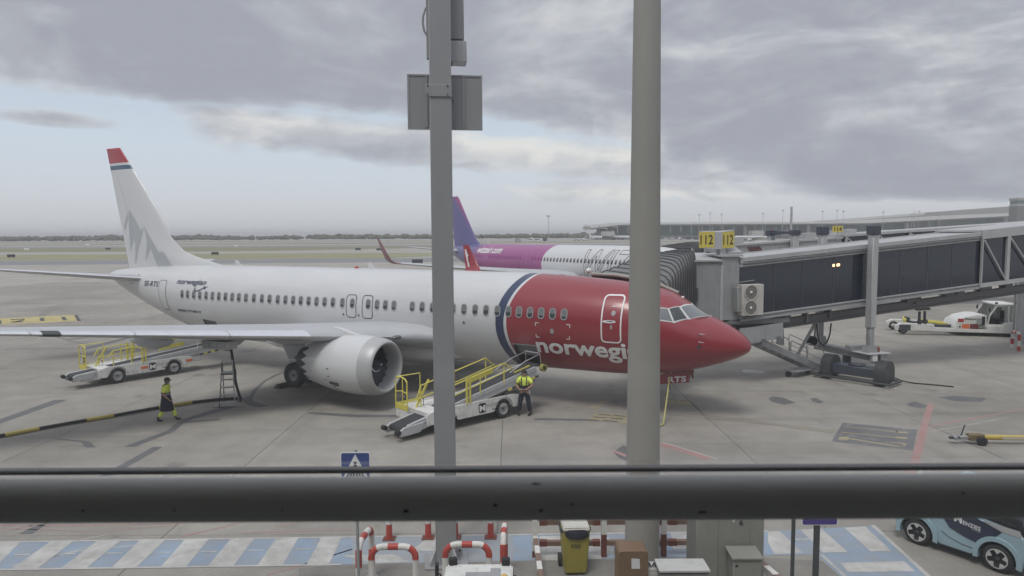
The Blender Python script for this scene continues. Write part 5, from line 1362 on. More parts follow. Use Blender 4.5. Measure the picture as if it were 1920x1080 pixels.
# two faced number sign on the cab roof
sg = MB().prism([Wp(8.70, 32.25, 6.24), Wp(9.26, 31.72, 6.2), Wp(9.60, 31.70, 6.2), Wp(10.24, 32.0, 6.30), Wp(9.6, 32.5, 6.25)], (0, 0, .78)).build('gate_sign', mat('sign_case_grey', (.40, .41, .44), .5), jb, smooth=0)
def face(a, b, z0, z1, text):
    a, b = Vector(a), Vector(b); d_ = (b - a).normalized(); n_ = Vector((d_.y, -d_.x)); L_ = (b - a).length
    o_ = a + n_ * .008
    MB().add([Wp(*(a + n_ * .006), z0), Wp(*(b + n_ * .006), z0 + .03), Wp(*(b + n_ * .006), z1 + .03), Wp(*(a + n_ * .006), z1)], [(0, 1, 2, 3)]).build('sign_face', M_signy, sg, smooth=0)
    vs, fs = text2d(text, 1, .015); vs = fit2d(vs, L_ * .82, (z1 - z0) * .60, (L_ * .09, (z1 - z0) * .2))
    decal('sign_number', M_signink, sg, vs, fs, lambda u_, v_: Wp(*(a + n_ * .012 + d_ * u_), z0 + v_ + .03 * u_ / L_))
face((8.70, 32.25), (9.26, 31.72), 6.25, 6.98, '112'); face((9.60, 31.70), (10.24, 32.0), 6.23, 6.98, '112')
MB().bar(Wp(9.55, 32.1, 5.9), Wp(9.55, 32.1, 6.25), .12).build('sign_post', M_jgrey2, jb, smooth=0)
MB().prism([Wp(9.9, 31.9, 5.94), Wp(10.6, 31.9, 5.95), Wp(10.5, 32.6, 6.2), Wp(9.95, 32.5, 6.3)], (0, 0, .1)).build('roof_hatch', M_jgrey, jb, smooth=0)
# service stair
A0, A1 = Vector((11.2, 31.9, 1.95)), Vector((15.25, 34.3, .12)); dh = Vector((A1.x - A0.x, A1.y - A0.y, 0)).normalized(); nh = Vector((dh.y, -dh.x, 0))
for s_ in (-.45, .45):
    MB().bar(JINV @ (A0 + nh * s_), JINV @ (A1 + nh * s_), .06, .30).build('stair_stringer', M_gal, jb, smooth=0)
for k in range(9):
    f = (k + .5) / 9; c = A0.lerp(A1, f)
    MB().prism([JINV @ (c + nh * -.42 - dh * .14), JINV @ (c + nh * .42 - dh * .14), JINV @ (c + nh * .42 + dh * .14), JINV @ (c + nh * -.42 + dh * .14)], (0, 0, .03)).build('stair_tread', M_gal, jb, smooth=0)
for s_ in (-.48, .48):
    hr = MB()
    up = Vector((0, 0, .95))
    for f0, f1 in ((.40, .68), (.70, .97)):
        a, b = A0.lerp(A1, f0) + nh * s_, A0.lerp(A1, f1) + nh * s_
        hr.tube([JINV @ p for p in (a, a + up * .9, a + up + (b - a) * .05, b + up - (b - a) * .1, b + up * .85, b)], .022, 6)
        hr.tube([JINV @ (a + up * .5), JINV @ (b + up * .5)], .016, 6)
    hr.build('stair_handrail', M_gal, jb)
for a, b in (((11.9, 32.0, 2.2), (13.0, 33.1, 3.3)), ((13.9, 33.5, .95), (15.2, 33.6, 3.3))):
    MB().bar(JINV @ Vector(a), JINV @ Vector(b), .07, .14).build('stair_stay', M_gal, jb, smooth=0)
MB().prism([JINV @ Vector(p) for p in ((12.7, 33.0, 1.6), (13.15, 33.2, 1.5), (13.1, 33.2, 2.3), (12.75, 33.0, 2.5))], (0, .05, 0)).build('stay_plate', M_gal, jb, smooth=0)
MB().prism([JINV @ Vector(p) for p in ((13.0, 33.0, .30), (14.6, 34.2, .22), (14.9, 33.6, .22), (13.6, 32.6, .30))], (0, 0, .05)).build('stair_landing', M_gal, jb, smooth=0)
for p in ((13.3, 33.0), (14.6, 33.9)):
    MB().lathe([(-.05, .02), (-.05, .14), (.05, .14), (.05, .02)], JINV @ Vector((p[0], p[1], .14)), (1, .3, 0), 14).build('stair_wheel', M_black, jb)

# ---- the next bridge along
B2X, B2Y, B2R = 17.2, 59.0, math.atan2(.239, .971)
b2 = thing('boarding_bridge', 'grey panelled boarding bridge numbered 114 at the pink tailed jet', 'boarding bridge', (B2X, B2Y, 0), B2R, 'boarding bridges')
B2INV = (Matrix.Translation((B2X, B2Y, 0)) @ Matrix.Rotation(B2R, 4, 'Z')).inverted()
S2 = .052
for a, b in ((1.0, 4.2), (4.22, 7.4), (7.42, 10.6), (10.62, 12.6)):
    q = MB(); sbar(q, a, b - .02, 0, .06, 3.3, 5.75, S2); q.build('side_panel', M_jgrey, b2, smooth=0)
for a, b in ((.9, 12.7),):
    q = MB(); sbar(q, a, b, -.1, 2.6, 5.76, 5.92, S2); q.build('roof', M_jgrey2, b2, smooth=0)
    q = MB(); sbar(q, a, b, -.06, 2.55, 3.1, 3.28, S2); q.build('tunnel_floor', M_jgrey, b2, smooth=0)
    q = MB(); sbar(q, a, b, 2.45, 2.5, 3.3, 5.75, S2); q.build('back_panel', M_jgrey, b2, smooth=0)
q = MB(); sbar(q, 12.7, 42, -.2, 2.7, 5.95, 6.15, S2); q.build('roof', M_jgrey2, b2, smooth=0)
q = MB(); sbar(q, 12.7, 42, -.2, 2.7, 2.9, 3.15, S2); q.build('tunnel_floor', M_jgrey, b2, smooth=0)
q = MB(); sbar(q, 12.7, 42, .1, .14, 3.2, 5.9, S2); q.build('pane', M_jglass, b2, smooth=0)
u_ = 13.0
while u_ < 42:
    q = MB(); sbar(q, u_ - .09, u_ + .09, -.16, .02, 3.15, 5.95, S2); q.build('post', M_jgrey2, b2, smooth=0)
    if u_ + 3.4 < 42: MB().bar((u_ + .1, -.1, 5.85 + S2 * u_), (u_ + 3.2, -.1, 3.2 + S2 * (u_ + 3.4)), .1, .07, up=(0, 1, 0)).build('brace', M_jgrey2, b2, smooth=0)
    u_ += 3.4
def W2(x, y, z): return B2INV @ Vector((x, y, z))
MB().prism([W2(16.2, 58.6, 2.9), W2(18.2, 58.9, 2.9), W2(18.0, 62, 2.9), W2(16.2, 62, 2.9)], (0, 0, 2.95)).build('cab', M_jgrey, b2, smooth=0)
MB().prism([W2(16.35, 58.5, 4.4), W2(16.75, 58.55, 4.4), W2(16.75, 58.55, 5.4), W2(16.35, 58.5, 5.4)], (0, .03, 0)).build('cab_window', M_dark, b2, smooth=0)
MB().prism([W2(16.1, 58.5, 5.86), W2(18.3, 58.8, 5.86), W2(18.0, 62, 5.86), W2(16.1, 62, 5.86)], (0, 0, .12)).build('cab_roof', M_jgrey2, b2, smooth=0)
bellows('canopy', b2, B2INV, (16.0, 58.7), (16.0, 61.9), (15.0, 57.2), (12.4, 60.9), 3.4, 6.05, 5.7, 5.6, 11)
for v_ in (-.45, 2.95):
    c_ = MB().bb((7.2, v_ - .25, 1.0), (7.75, v_ + .25, 6.75)).build('lift_column', M_jgrey2, b2, bevel=.03)
    MB().bb((7.1, v_ - .32, 6.75), (7.85, v_ + .32, 7.2)).build('column_cap', M_navy, c_, bevel=.02)
MB().bb((7.2, -.4, 6.85), (7.75, 2.9, 7.1)).build('cap_beam', M_navy, b2, smooth=0)
MB().bb((6.9, -.8, .4), (8.1, 3.4, 1.0)).build('bogie_beam', M_navy, b2, bevel=.03)
for v_ in (-.7, 3.2): MB().lathe([(-.2, .05), (-.2, .5), (.2, .5), (.2, .05)], (7.5, v_, .5), (0, 1, 0), 18).build('tyre', M_black, b2)
sg = MB().box((12.0, -.2, 7.28), (1.0, .1, .55)).build('gate_sign', M_signy, b2, smooth=0)
vs, fs = text2d('114', 1, .02); vs = fit2d(vs, .78, .36, (11.61, 7.10))
decal('sign_number', M_signink, sg, vs, fs, lambda a, b: Vector((a, -.258, b)))
MB().bar((12.0, -.2, 6.3), (12.0, -.2, 7.05), .1).build('sign_post', M_jgrey2, b2, smooth=0)
M_mar = mat('maroon_print', (.11, .05, .055), .5)
decal('printed_panel', M_mar, b2, *poly2d([[(3.1, 5.75), (4.4, 5.8), (5.6, 4.0), (4.4, 3.9)]]), lambda a, b: Vector((a, -.012, b)))
vs, fs = text2d('PASARELA', 1, .02) if False else ([(0, 0)], [])
decal('panel_print', M_navy, b2, *poly2d([[(7.9 - 1.6, 5.72), (8.0 - 1.6, 5.72), (8.0 - 1.6, 4.1), (7.9 - 1.6, 4.1)]]), lambda a, b: Vector((a, -.012, b)))
for a, b in ((2.0, .55), (9.2, .5), (13.4, .6)):
    q = MB(); sbar(q, a, a + 1.1, .4, 1.4, 5.93, 5.93 + b, S2); q.build('roof_unit', M_jgrey2, b2, smooth=0)
tag(MB().tube([(0, 0, 0), (0, 0, 9.4)], [.16, .10], 10).build('slender_pole', M_jgrey2, loc=(26.1, 65, 0)), 'plain slender grey pole rising behind the boarding bridges', 'pole')

# ================================================================ on the apron
def frame2(o, d):
    """local frame with x along d"""
    return math.atan2(d[1], d[0])
M_haz = None
def belt_loader(label, org, d, z0, z1, L_, x_low, raised, mark):
    """org: centre of rear axle; x runs to the raised end; -y is the near side"""
    rz = math.atan2(d[1], d[0])
    t = thing('belt_loader', label, 'belt loader', (org[0], org[1], 0), rz, 'belt loaders at the aircraft holds')
    W = .88
    # chassis: long low body with cut wheel arches
    pr = [(-.85, .36), (-.85, .74), (-.5, .84), (1.2, .86), (3.0, .86), (3.55, .80), (3.62, .40), (3.16, .36)]
    arch = [(2.65 + .45 * math.cos(R(a)), .37 + .43 * math.sin(R(a))) for a in range(0, 181, 20)]
    pr += arch + [(2.12, .34), (.52, .34)] + [(.45 * math.cos(R(a)), .37 + .43 * math.sin(R(a))) for a in range(0, 181, 20)] + [(-.52, .36)]
    body = MB()
    for y in (-W, W - .06):
        body.prism([(x, y, z) for x, z in pr], (0, .06, 0))
    body.bb((-.8, -W + .06, .45), (3.5, W - .06, .80))
    body = body.build('chassis', M_white, t, bevel=.012)
    for x, z, m_ in ((1.2, .58, M_orange), (3.4, .62, M_orange)) if mark == 'M' else ():
        MB().bb((x - .16, -W - .012, z - .06), (x + .16, -W - .003, z + .06)).build('reflector_plate', m_, body, smooth=0)
    # fleet mark: black rounded badge with white letter, thin name beside it
    vs, fs = poly2d([rrect(1.42, 1.76, .40, .76, .07)])
    decal('badge', M_ink, body, vs, fs, lambda a, b: Vector((a, -W - .006, b)))
    vs, fs = text2d('M', 1, .04); vs = fit2d(vs, .27, .22, (1.455, .46))
    decal('badge_letter', M_inkw, body, vs, fs, lambda a, b: Vector((a, -W - .011, b)))
    vs, fs = text2d('ENZIES', 1, 0, 0, 1.15); vs = fit2d(vs, .55, .13, (1.82, .56))
    decal('name_lettering', mat('grey_lettering', (.22, .22, .22), .6), body, vs, fs, lambda a, b: Vector((a, -W - .006, b)))
    MB().bb((2.44, -W - .01, .60), (2.50, -W - .002, .74)).build('handle_slot', M_black, body, smooth=0)
    for x in (1.0, 2.0): MB().lathe([(0, .001), (0, .09)], (x, -W + .25, .862), (0, 0, 1), 10).build('deck_hole', M_black, body)
    for x in (0, 2.65):
        for y in (-.74, .74): wheel('wheel', (x, y, .37), (0, 1, 0), .37, .26, t, rim_r=.6)
    # conveyor: inclined boom with side rails, belt and end rollers
    x1 = x_low + L_
    def zz(x): return z0 + (z1 - z0) * (x - x_low) / L_
    y0, y1 = -.78, .02
    dv = Vector((x1 - x_low, 0, z1 - z0)).normalized(); nv = Vector((-dv.z, 0, dv.x))
    def boom(a, b, ya, yb, n0, n1):
        pa, pb = Vector((a, 0, zz(a))), Vector((b, 0, zz(b)))
        vs = []
        for p_ in (pa, pb):
            for y in (ya, yb):
                for n in (n0, n1): q = p_ + nv * n; vs.append((q.x, y, q.z))
        return vs, [(0, 1, 3, 2), (4, 6, 7, 5), (0, 4, 5, 1), (2, 3, 7, 6), (0, 2, 6, 4), (1, 5, 7, 3)]
    bl = MB().add(*boom(x_low + .05, x1 - .05, y0 + .08, y1 - .08, -.02, .02)).build('belt', M_belt, t, smooth=0)
    for (ya, yb) in ((y0 - .05, y0 + .06), (y1 - .06, y1 + .05)):
        MB().add(*boom(x_low + .25, x1 - .35, ya, yb, -.32, .03)).build('side_rail', M_lgrey, t, smooth=0)
        MB().add(*boom(x_low + .2, x1 - .3, ya - .015, yb + .015, -.13, -.105)).build('rail_groove', M_grey, t, smooth=0)
    MB().add(*boom(x_low + .5, x1 - .5, y0 + .1, y1 - .1, -.30, -.08)).build('boom_underside', M_dark, t, smooth=0)
    pe = Vector((x_low + .1, 0, zz(x_low + .1))) - nv * .09
    MB().cyl((pe.x, y0 + .06, pe.z), (pe.x, y1 - .06, pe.z), .11, n=14).build('end_roller', M_belt, t)
    for y in (y0 - .03, y1 + .03):
        MB().prism([(x_low - .06, y - .05, zz(x_low) - .26), (x_low + .75, y - .05, zz(x_low) - .22), (x_low + .9, y - .05, zz(x_low) + .12), (x_low + .1, y - .05, zz(x_low) + .05), (x_low - .12, y - .05, zz(x_low) - .08)], (0, .1, 0)).build('end_cheek', M_lgrey, t, bevel=.02)
        MB().cyl((x_low - .14, y - .09, zz(x_low) - .08), (x_low - .14, y + .09, zz(x_low) - .08), .085, n=12).build('rubber_buffer', M_black, t)
    # raised tip with buffer wheels and hazard striped edge
    tip = Vector((x1, 0, zz(x1)))
    MB().cyl((x1 + .02, y0 - .16, tip.z - .12), (x1 + .02, y0 - .02, tip.z - .12), .15, n=16).build('buffer_wheel', mat('worn_yellow_black', (.30, .27, .06), .6, var=.4, scale=6), t)
    MB().cyl((x1 + .02, y1 + .02, tip.z - .12), (x1 + .02, y1 + .16, tip.z - .12), .15, n=16).build('buffer_wheel', M_black, t)
    MB().cyl((x1 + .02, y0 - .17, tip.z - .12), (x1 + .02, y0 - .155, tip.z - .12), .075, n=12).build('wheel_hub', M_black, t)
    for k in range(9):
        a = x1 - 2.1 + .2 * k
        MB().add(*boom(a, a + .198, y0 - .085, y0 - .055, -.40, -.325)).build('hazard_segment', M_yellow if k % 2 else M_dark, t, smooth=0)
    # folding side rails at the tip
    hr = MB()
    for y in (y0 - .02, y1 + .02):
        p = [Vector((x1 - 1.7, y, zz(x1 - 1.7) + .25)), Vector((x1 - .9, y, zz(x1 - .9) + .42)), Vector((x1 - .1, y, zz(x1 - .1) + .45)), Vector((x1 - .05, y, zz(x1) + .02))]
        hr.tube(p, .02, 6)
    hr.tube([(x1 - .1, y0, zz(x1) + .45), (x1 - .1, y1, zz(x1) + .45)], .025, 6)
    if raised: hr.build('tip_rail', M_alu, t)
    # yellow guard rails
    rail_h = .82
    def guard(name, xs_, y, h0, h1, mid=True, m=M_yellow, r=.026):
        g = MB()
        top = [Vector((x, y, zz(x) + h)) for x, h in zip(xs_, (h0, *([h1] * (len(xs_) - 2)), h0 if len(xs_) > 2 else h1))]
        g.tube(top, r, 6)
        for x in xs_[1:-1] if len(xs_) > 2 else xs_: g.tube([(x, y, zz(x) - .05), (x, y, zz(x) + h1)], r * .9, 6)
        if mid: g.tube([(xs_[0] + .1, y, zz(xs_[0]) + h1 * .5), (xs_[-1] - .1, y, zz(xs_[-1]) + h1 * .5)], r * .8, 6)
        return g.build(name, m, t)
    yf = y1 + .06
    if raised:
        guard('guard_rail', [x_low + 1.9, x_low + 2.0, x_low + 3.4, x_low + 4.55, x_low + 5.0], y0 - .04, .35, .72)
        guard('guard_rail', [x_low + 1.2, x_low + 1.4, x_low + 2.9, x_low + 4.4, x_low + 4.9], yf, .35, .85)
        MB().add(*boom(x_low + 3.6, x_low + 4.8, yf - .01, yf + .02, .15, .38)).build('yellow_panel', M_yellow, t, smooth=0)
        MB().add(*boom(x_low + 5.1, x_low + 5.9, y0 - .06, y0 - .02, .16, .21)).build('tip_bar', M_yellow, t, smooth=0)
        for x in (x_low + 2.75, x_low + 2.9): MB().bar((x, y0 - .07, zz(x) - .25), (x, y0 - .07, zz(x) + .78), .06).build('rail_post', M_yellow, t, smooth=0)
    else:
        guard('guard_rail', [x_low + 1.5, x_low + 1.7, x_low + 2.5, x_low + 3.2], y0 - .04, .55, .78)
        guard('guard_rail', [x_low + 1.2, x_low + 1.4, x_low + 2.4, x_low + 3.2], yf, .55, .85)
        for x in (x_low + 3.0, x_low + 3.15): MB().bar((x, y0 - .07, zz(x) - .2), (x, y0 - .07, zz(x) + .80), .06).build('rail_post', M_yellow, t, smooth=0)
        for x in (x_low + 2.7, x_low + 2.95): MB().bar((x, yf, zz(x) - .1), (x, yf, zz(x) + .86), .08).build('rail_post', M_yellow, t, smooth=0)
        MB().add(*boom(x_low + 4.2, x_low + 5.5, yf - .01, yf + .03, .12, .30)).build('yellow_panel', M_yellow, t, smooth=0)
        MB().add(*boom(x_low + 4.2, x_low + 5.5, yf - .03, yf + .05, .48, .58)).build('yellow_panel', M_yellow, t, smooth=0)
        MB().tube([(x_low + 5.2, yf, zz(x_low + 5.2) + .5), (x_low + 5.4, yf, zz(x_low + 5.4) + .75), (x_low + 5.7, y0 + .3, zz(x_low + 5.7) + .6), (x_low + 5.75, y0 - .05, zz(x_low + 5.75) + .55), (x_low + 5.75, y0 - .05, zz(x_low + 5.75) - .1)], .03, 6).build('arch_rail', M_lgrey, t)
        MB().add(*boom(x_low + 5.9, x_low + 6.9, y0 - .06, y0 - .02, .20, .25)).build('tip_bar', M_yellow, t, smooth=0)
    # hydraulics and hoses between chassis and boom
    for y in (y0 + .12, y1 - .12):
        MB().bar((1.0, y, .5), (x_low + L_ * .68, y, zz(x_low + L_ * .68) - .2), .09).build('lift_arm', M_dark, t, smooth=0)
    MB().tube([(2.9, y0 + .3, .8), (3.2, y0 + .3, .95), (x1 - 1.4, y0 + .3, zz(x1 - 1.4) - .45), (x1 - .8, y0 + .3, zz(x1 - .8) - .35)], .022, 6).tube([(x1 - .55, y0 - .02, zz(x1) - .3), (x1 - .6, y0 - .04, zz(x1) - .55), (x1 - .45, y0 - .04, zz(x1) - .62), (x1 - .35, y0 - .02, zz(x1) - .35)], .02, 6).build('hydraulic_hose', M_black, t)
    MB().bb((.35, -W - .014, .50), (.75, -W - .002, .66)).build('access_panel', M_white, body, bevel=.004)
    MB().bb((2.05, -W - .012, .42), (2.2, -W - .002, .5)).build('rating_plate', M_grey, body, smooth=0)
    # driver's platform with a looped rail at the low end
    px0, px1, py0, py1 = -1.0, .05, .12, .86
    pf = .72 if raised else .66
    MB().bb((px0, py0, .42), (px1, py1, pf)).build('platform', M_white, t, bevel=.02)
    MB().bb((px0, py0 + .02, pf), (px1, py1 - .02, pf + .012)).build('platform_mat', M_grey, t, smooth=0)
    MB().bb((px0 - .01, py0, pf), (px0 + .03, py1, pf + .2)).bb((px0, py1 - .03, pf), (px1, py1, pf + .2)).build('toe_board', M_yellow, t, smooth=0)
    g = MB(); H = 1.12
    g.tube([(px0, py0, pf), (px0, py0, pf + H - .1), (px0, py0 + .1, pf + H), (px0, (py0 + py1) / 2, pf + H + .05), (px0, py1 - .1, pf + H), (px0, py1, pf + H - .1), (px0, py1, pf)], .026, 8)
    g.tube([(px0, py0, pf + .62), (px0, (py0 + py1) / 2, pf + .67), (px0, py1, pf + .6)], .022, 6).tube([(px0, py0 + .28, pf), (px0, py0 + .28, pf + H + .02)], .02, 6)
    g.tube([(px1, py1, pf), (px1, py1, pf + H), (px0 + .05, py1, pf + H)], .024, 6)
    g.build('platform_rail', M_yellow, t)
    MB().bar((px0 + .1, py0 + .03, .3), (px1 - .1, py0 + .03, pf + 1.0), .08, .05).build('ladder_post', M_yellow, t, smooth=0)
    MB().lathe([(-.02, .09), (-.02, .13), (.02, .13), (.02, .09)], (px0 + .03, py0 + .22, pf + .48), (1, 0, 0), 12, closed=True).build('hanging_strap', M_black, t)
    MB().tube([(px1 - .3, py0 + .1, pf), (px1 - .3, py0 + .1, pf + .32)], .012, 5).sphere((px1 - .3, py0 + .1, pf + .34), .03, 8, 6).build('control_lever', M_black, t)
    MB().bb((3.6, -.75, .5), (4.15, .55, .82)).build('front_bumper', M_white, t, bevel=.03)
    return t
_d2 = Vector((.746, .665)).normalized(); _n2 = Vector((-_d2.y, _d2.x))
_w = Vector((-.33, 25.70)) - _d2 * 2.65
belt_loader('white belt loader with raised belt meeting the open hold under the red nose', _w + _n2 * .86, _d2, .42, 1.78, 6.55, -1.85, True, 'B')
_a1, _b1 = Vector((-18.604,32.301)), Vector((-16.825,34.527))
_d1 = (_b1 - _a1).normalized(); _n1 = Vector((-_d1.y, _d1.x))
belt_loader('white belt loader with lowered belt standing under the wing', _a1 + _n1 * .86, _d1, .62, 1.40, 7.9, -1.85, False, 'M')

# ---------------------------------------------------------------- people
def skin_mesh(name, chains, mat_, parent, sub=2, label=None):
    """chains: lists of (x, y, z, rx[, ry]); first point of the first chain is the root; a chain starting with an int hooks on to that vertex"""
    V, E, Rr = [], [], []
    for ch in chains:
        prev = None
        for p in ch:
            if isinstance(p, int): prev = p; continue
            V.append(p[:3]); Rr.append((p[3], p[4] if len(p) > 4 else p[3]))
            if prev is not None: E.append((prev, len(V) - 1))
            prev = len(V) - 1
    me = bpy.data.meshes.new(name); me.from_pydata(V, E, []); ob = bpy.data.objects.new(name, me); COL.objects.link(ob)
    md = ob.modifiers.new('skin', 'SKIN'); md.use_smooth_shade = True
    for i, r_ in enumerate(Rr): me.skin_vertices[0].data[i].radius = r_
    me.skin_vertices[0].data[0].use_root = True
    ss = ob.modifiers.new('sub', 'SUBSURF'); ss.levels = sub; ss.render_levels = sub
    dg = bpy.context.evaluated_depsgraph_get(); dg.update()
    m2 = bpy.data.meshes.new_from_object(ob.evaluated_get(dg)); m2.name = name
    bpy.data.objects.remove(ob); bpy.data.meshes.remove(me)
    m2.materials.clear(); m2.materials.append(mat_)
    m2.polygons.foreach_set('use_smooth', [True] * len(m2.polygons))
    o = bpy.data.objects.new(name, m2); COL.objects.link(o); o.parent = parent
    return o
M_skin = mat('skin', (.36, .21, .15), .55, var=.05, scale=8)
M_hivis = mat('high_visibility_yellow', (.72, .84, .13), .7, var=.06, scale=8)
M_navyc = mat('navy_workwear', (.018, .024, .042), .85, var=.2, scale=8)
M_blackc = mat('black_workwear', (.018, .018, .02), .8, var=.2, scale=8)
M_refl = mat('silver_reflective_band', (.42, .43, .44), .35)
M_hair = mat('dark_hair', (.02, .015, .012), .7)
def person(label, loc, rz, P):
    """P: joints; x right of the person, y forward, z up"""
    t = thing('person', label, 'person', (loc[0], loc[1], 0), rz)
    J = P
    def mid(a, b, f=.5): return tuple(a[i] + (b[i] - a[i]) * f for i in range(3))
    pel, che, nek, hed = J['pelvis'], J['chest'], J['neck'], J['head']
    wst = mid(pel, che, .45)
    ch = [[(*pel, .155, .115), (*wst, .145, .11), (*che, .175, .12), (*mid(che, nek, .75), .10, .085), (*nek, .058, .058), (*mid(nek, hed, .45), .07, .075), (*hed, .078, .095), (hed[0], hed[1], hed[2] + .10, .06, .07)]]
    for s_ in ('l', 'r'):
        sh, eb, wr, kn, an, hp = (J[k + s_] for k in ('sh', 'eb', 'wr', 'kn', 'an', 'hip'))
        ch.append([2, (*sh, .066), (*mid(sh, eb), .054), (*eb, .043), (*mid(eb, wr, .4), .043), (*wr, .028)])
        ch.append([0, (*hp, .098), (*mid(hp, kn), .08), (*kn, .057), (*mid(kn, an, .35), .058), (*an, .04)])
    body = skin_mesh('body', ch, M_skin, t)
    # hands: palm with four bent fingers and a thumb
    for s_ in ('l', 'r'):
        eb, wr = Vector(J['eb' + s_]), Vector(J['wr' + s_]); a = (wr - eb).normalized()
        hd_ = Vector(J.get('hand' + s_, a)).normalized(); sd_ = hd_.cross(Vector((0, 0, 1)) if abs(hd_.z) < .9 else Vector((0, 1, 0))).normalized(); nn = sd_.cross(hd_)
        palm = wr + hd_ * .055
        hc = [[(*(wr - a * .01), .026), (*palm, .038, .02), (*(palm + hd_ * .035), .036, .018)]]
        for k, l_ in enumerate((.062, .072, .068, .052)):
            b = palm + hd_ * .03 + sd_ * (.030 - .020 * k)
            hc.append([2, (*(b + hd_ * .012), .0095), (*(b + hd_ * (.012 + l_ * .5) + nn * .006), .009), (*(b + hd_ * (.012 + l_ * .85) + nn * .03), .0075)])
        hc.append([1, (*(palm + sd_ * .042 - hd_ * .01), .012), (*(palm + sd_ * .056 + hd_ * .03 + nn * .012), .0095)])
        skin_mesh('hand', hc, M_skin, body, 1)
    return t, body
def xyz(*a): return tuple(a)
# the walker: side on, short sleeved vest, long navy tunic, yellow trousers below
PW = dict(pelvis=(0, -.02, .90), chest=(0, .0, 1.26), neck=(0, .03, 1.45), head=(0, .07, 1.58),
          shl=(-.19, .0, 1.39), ebl=(-.25, -.10, 1.13), wrl=(-.23, .04, .93), shr=(.19, .02, 1.39), ebr=(.25, -.03, 1.12), wrr=(.22, .16, .92),
          hipl=(-.09, -.02, .87), knl=(-.10, .17, .50), anl=(-.10, .32, .10), hipr=(.09, -.02, .87), knr=(.10, -.06, .48), anr=(.10, -.30, .13))
t, body = person('person in yellow top and long navy tunic walking toward the stepladder', (-12.98, 25.6), R(-84), PW)
t.scale = (.94, .94, .94)
def torso(name, m, parent, zl, zh, grow, J, sleeves=.55, taper=1.0):
    pel, che, nek = J['pelvis'], J['chest'], J['neck']
    c = [[(pel[0], pel[1], zl, .165 * taper + grow, .125 * taper + grow), (che[0], (pel[1] + che[1]) / 2, (zl + zh) / 2, .16 + grow, .122 + grow), (che[0], che[1], che[2], .185 + grow, .13 + grow), (nek[0], nek[1] - .01, zh, .105 + grow, .085 + grow)]]
    if sleeves:
        for s_ in 'lr':
            sh, eb = Vector(J['sh' + s_]), Vector(J['eb' + s_])
            c.append([2, (*sh, .082 + grow), (*sh.lerp(eb, sleeves * .6), .072 + grow), (*sh.lerp(eb, sleeves), .068 + grow)])
    return skin_mesh(name, c, m, parent)
def legs(name, m, parent, J, grow, f0=0.0, f1=1.0, hip=True):
    c = [[(*J['pelvis'], .165 + grow, .13 + grow), (J['pelvis'][0], J['pelvis'][1], J['pelvis'][2] - .05, .165 + grow, .13 + grow)]] if hip else []
    for s_ in 'lr':
        hp, kn, an = Vector(J['hip' + s_]), Vector(J['kn' + s_]), Vector(J['an' + s_])
        pts = [(hp - Vector((0, 0, .03)), .105), (hp.lerp(kn, .5), .092), (kn, .075), (kn.lerp(an, .5), .074), (an + (kn - an) * .12, .068)]
        if hip: c.append([1] + [(*p, r_ + grow) for p, r_ in pts])
    return skin_mesh(name, c, m, parent)
def shoes(J, parent, yaw=0, m=M_blackc):
    for s_ in 'lr':
        kn, an = Vector(J['kn' + s_]), Vector(J['an' + s_])
        tip = an.z - .10
        pitch = -.35 if tip > .02 and an.y < -.2 else (.12 if an.y > .25 else 0)
        a = Vector((an.x, an.y, 0)); f = Vector((math.sin(yaw if s_ == 'l' else -yaw), math.cos(yaw), 0))
        zb = an.z - .055
        sh = skin_mesh('shoe', [[(*(a - f * .06 + Vector((0, 0, zb))), .05, .05), (*(a + f * .03 + Vector((0, 0, zb - .0 + pitch * .05))), .052, .046), (*(a + f * .12 + Vector((0, 0, max(.045, zb + pitch * .12 - .01)))), .05, .038), (*(a + f * .19 + Vector((0, 0, max(.04, zb + pitch * .2 - .012)))), .035, .028)], [0, (*(a + Vector((0, 0, an.z + .03))), .052)]], m, parent, 1)
def band(name, parent, c, rx, ry, h, m):
    mb = MB(); n = 20
    mb.loft([[Vector((c[0] + rx * math.cos(2 * math.pi * j / n), c[1] + ry * math.sin(2 * math.pi * j / n), c[2] + z)) for j in range(n)] for z in (-h / 2, h / 2)], caps=False)
    return mb.build(name, m, parent, smooth=60)
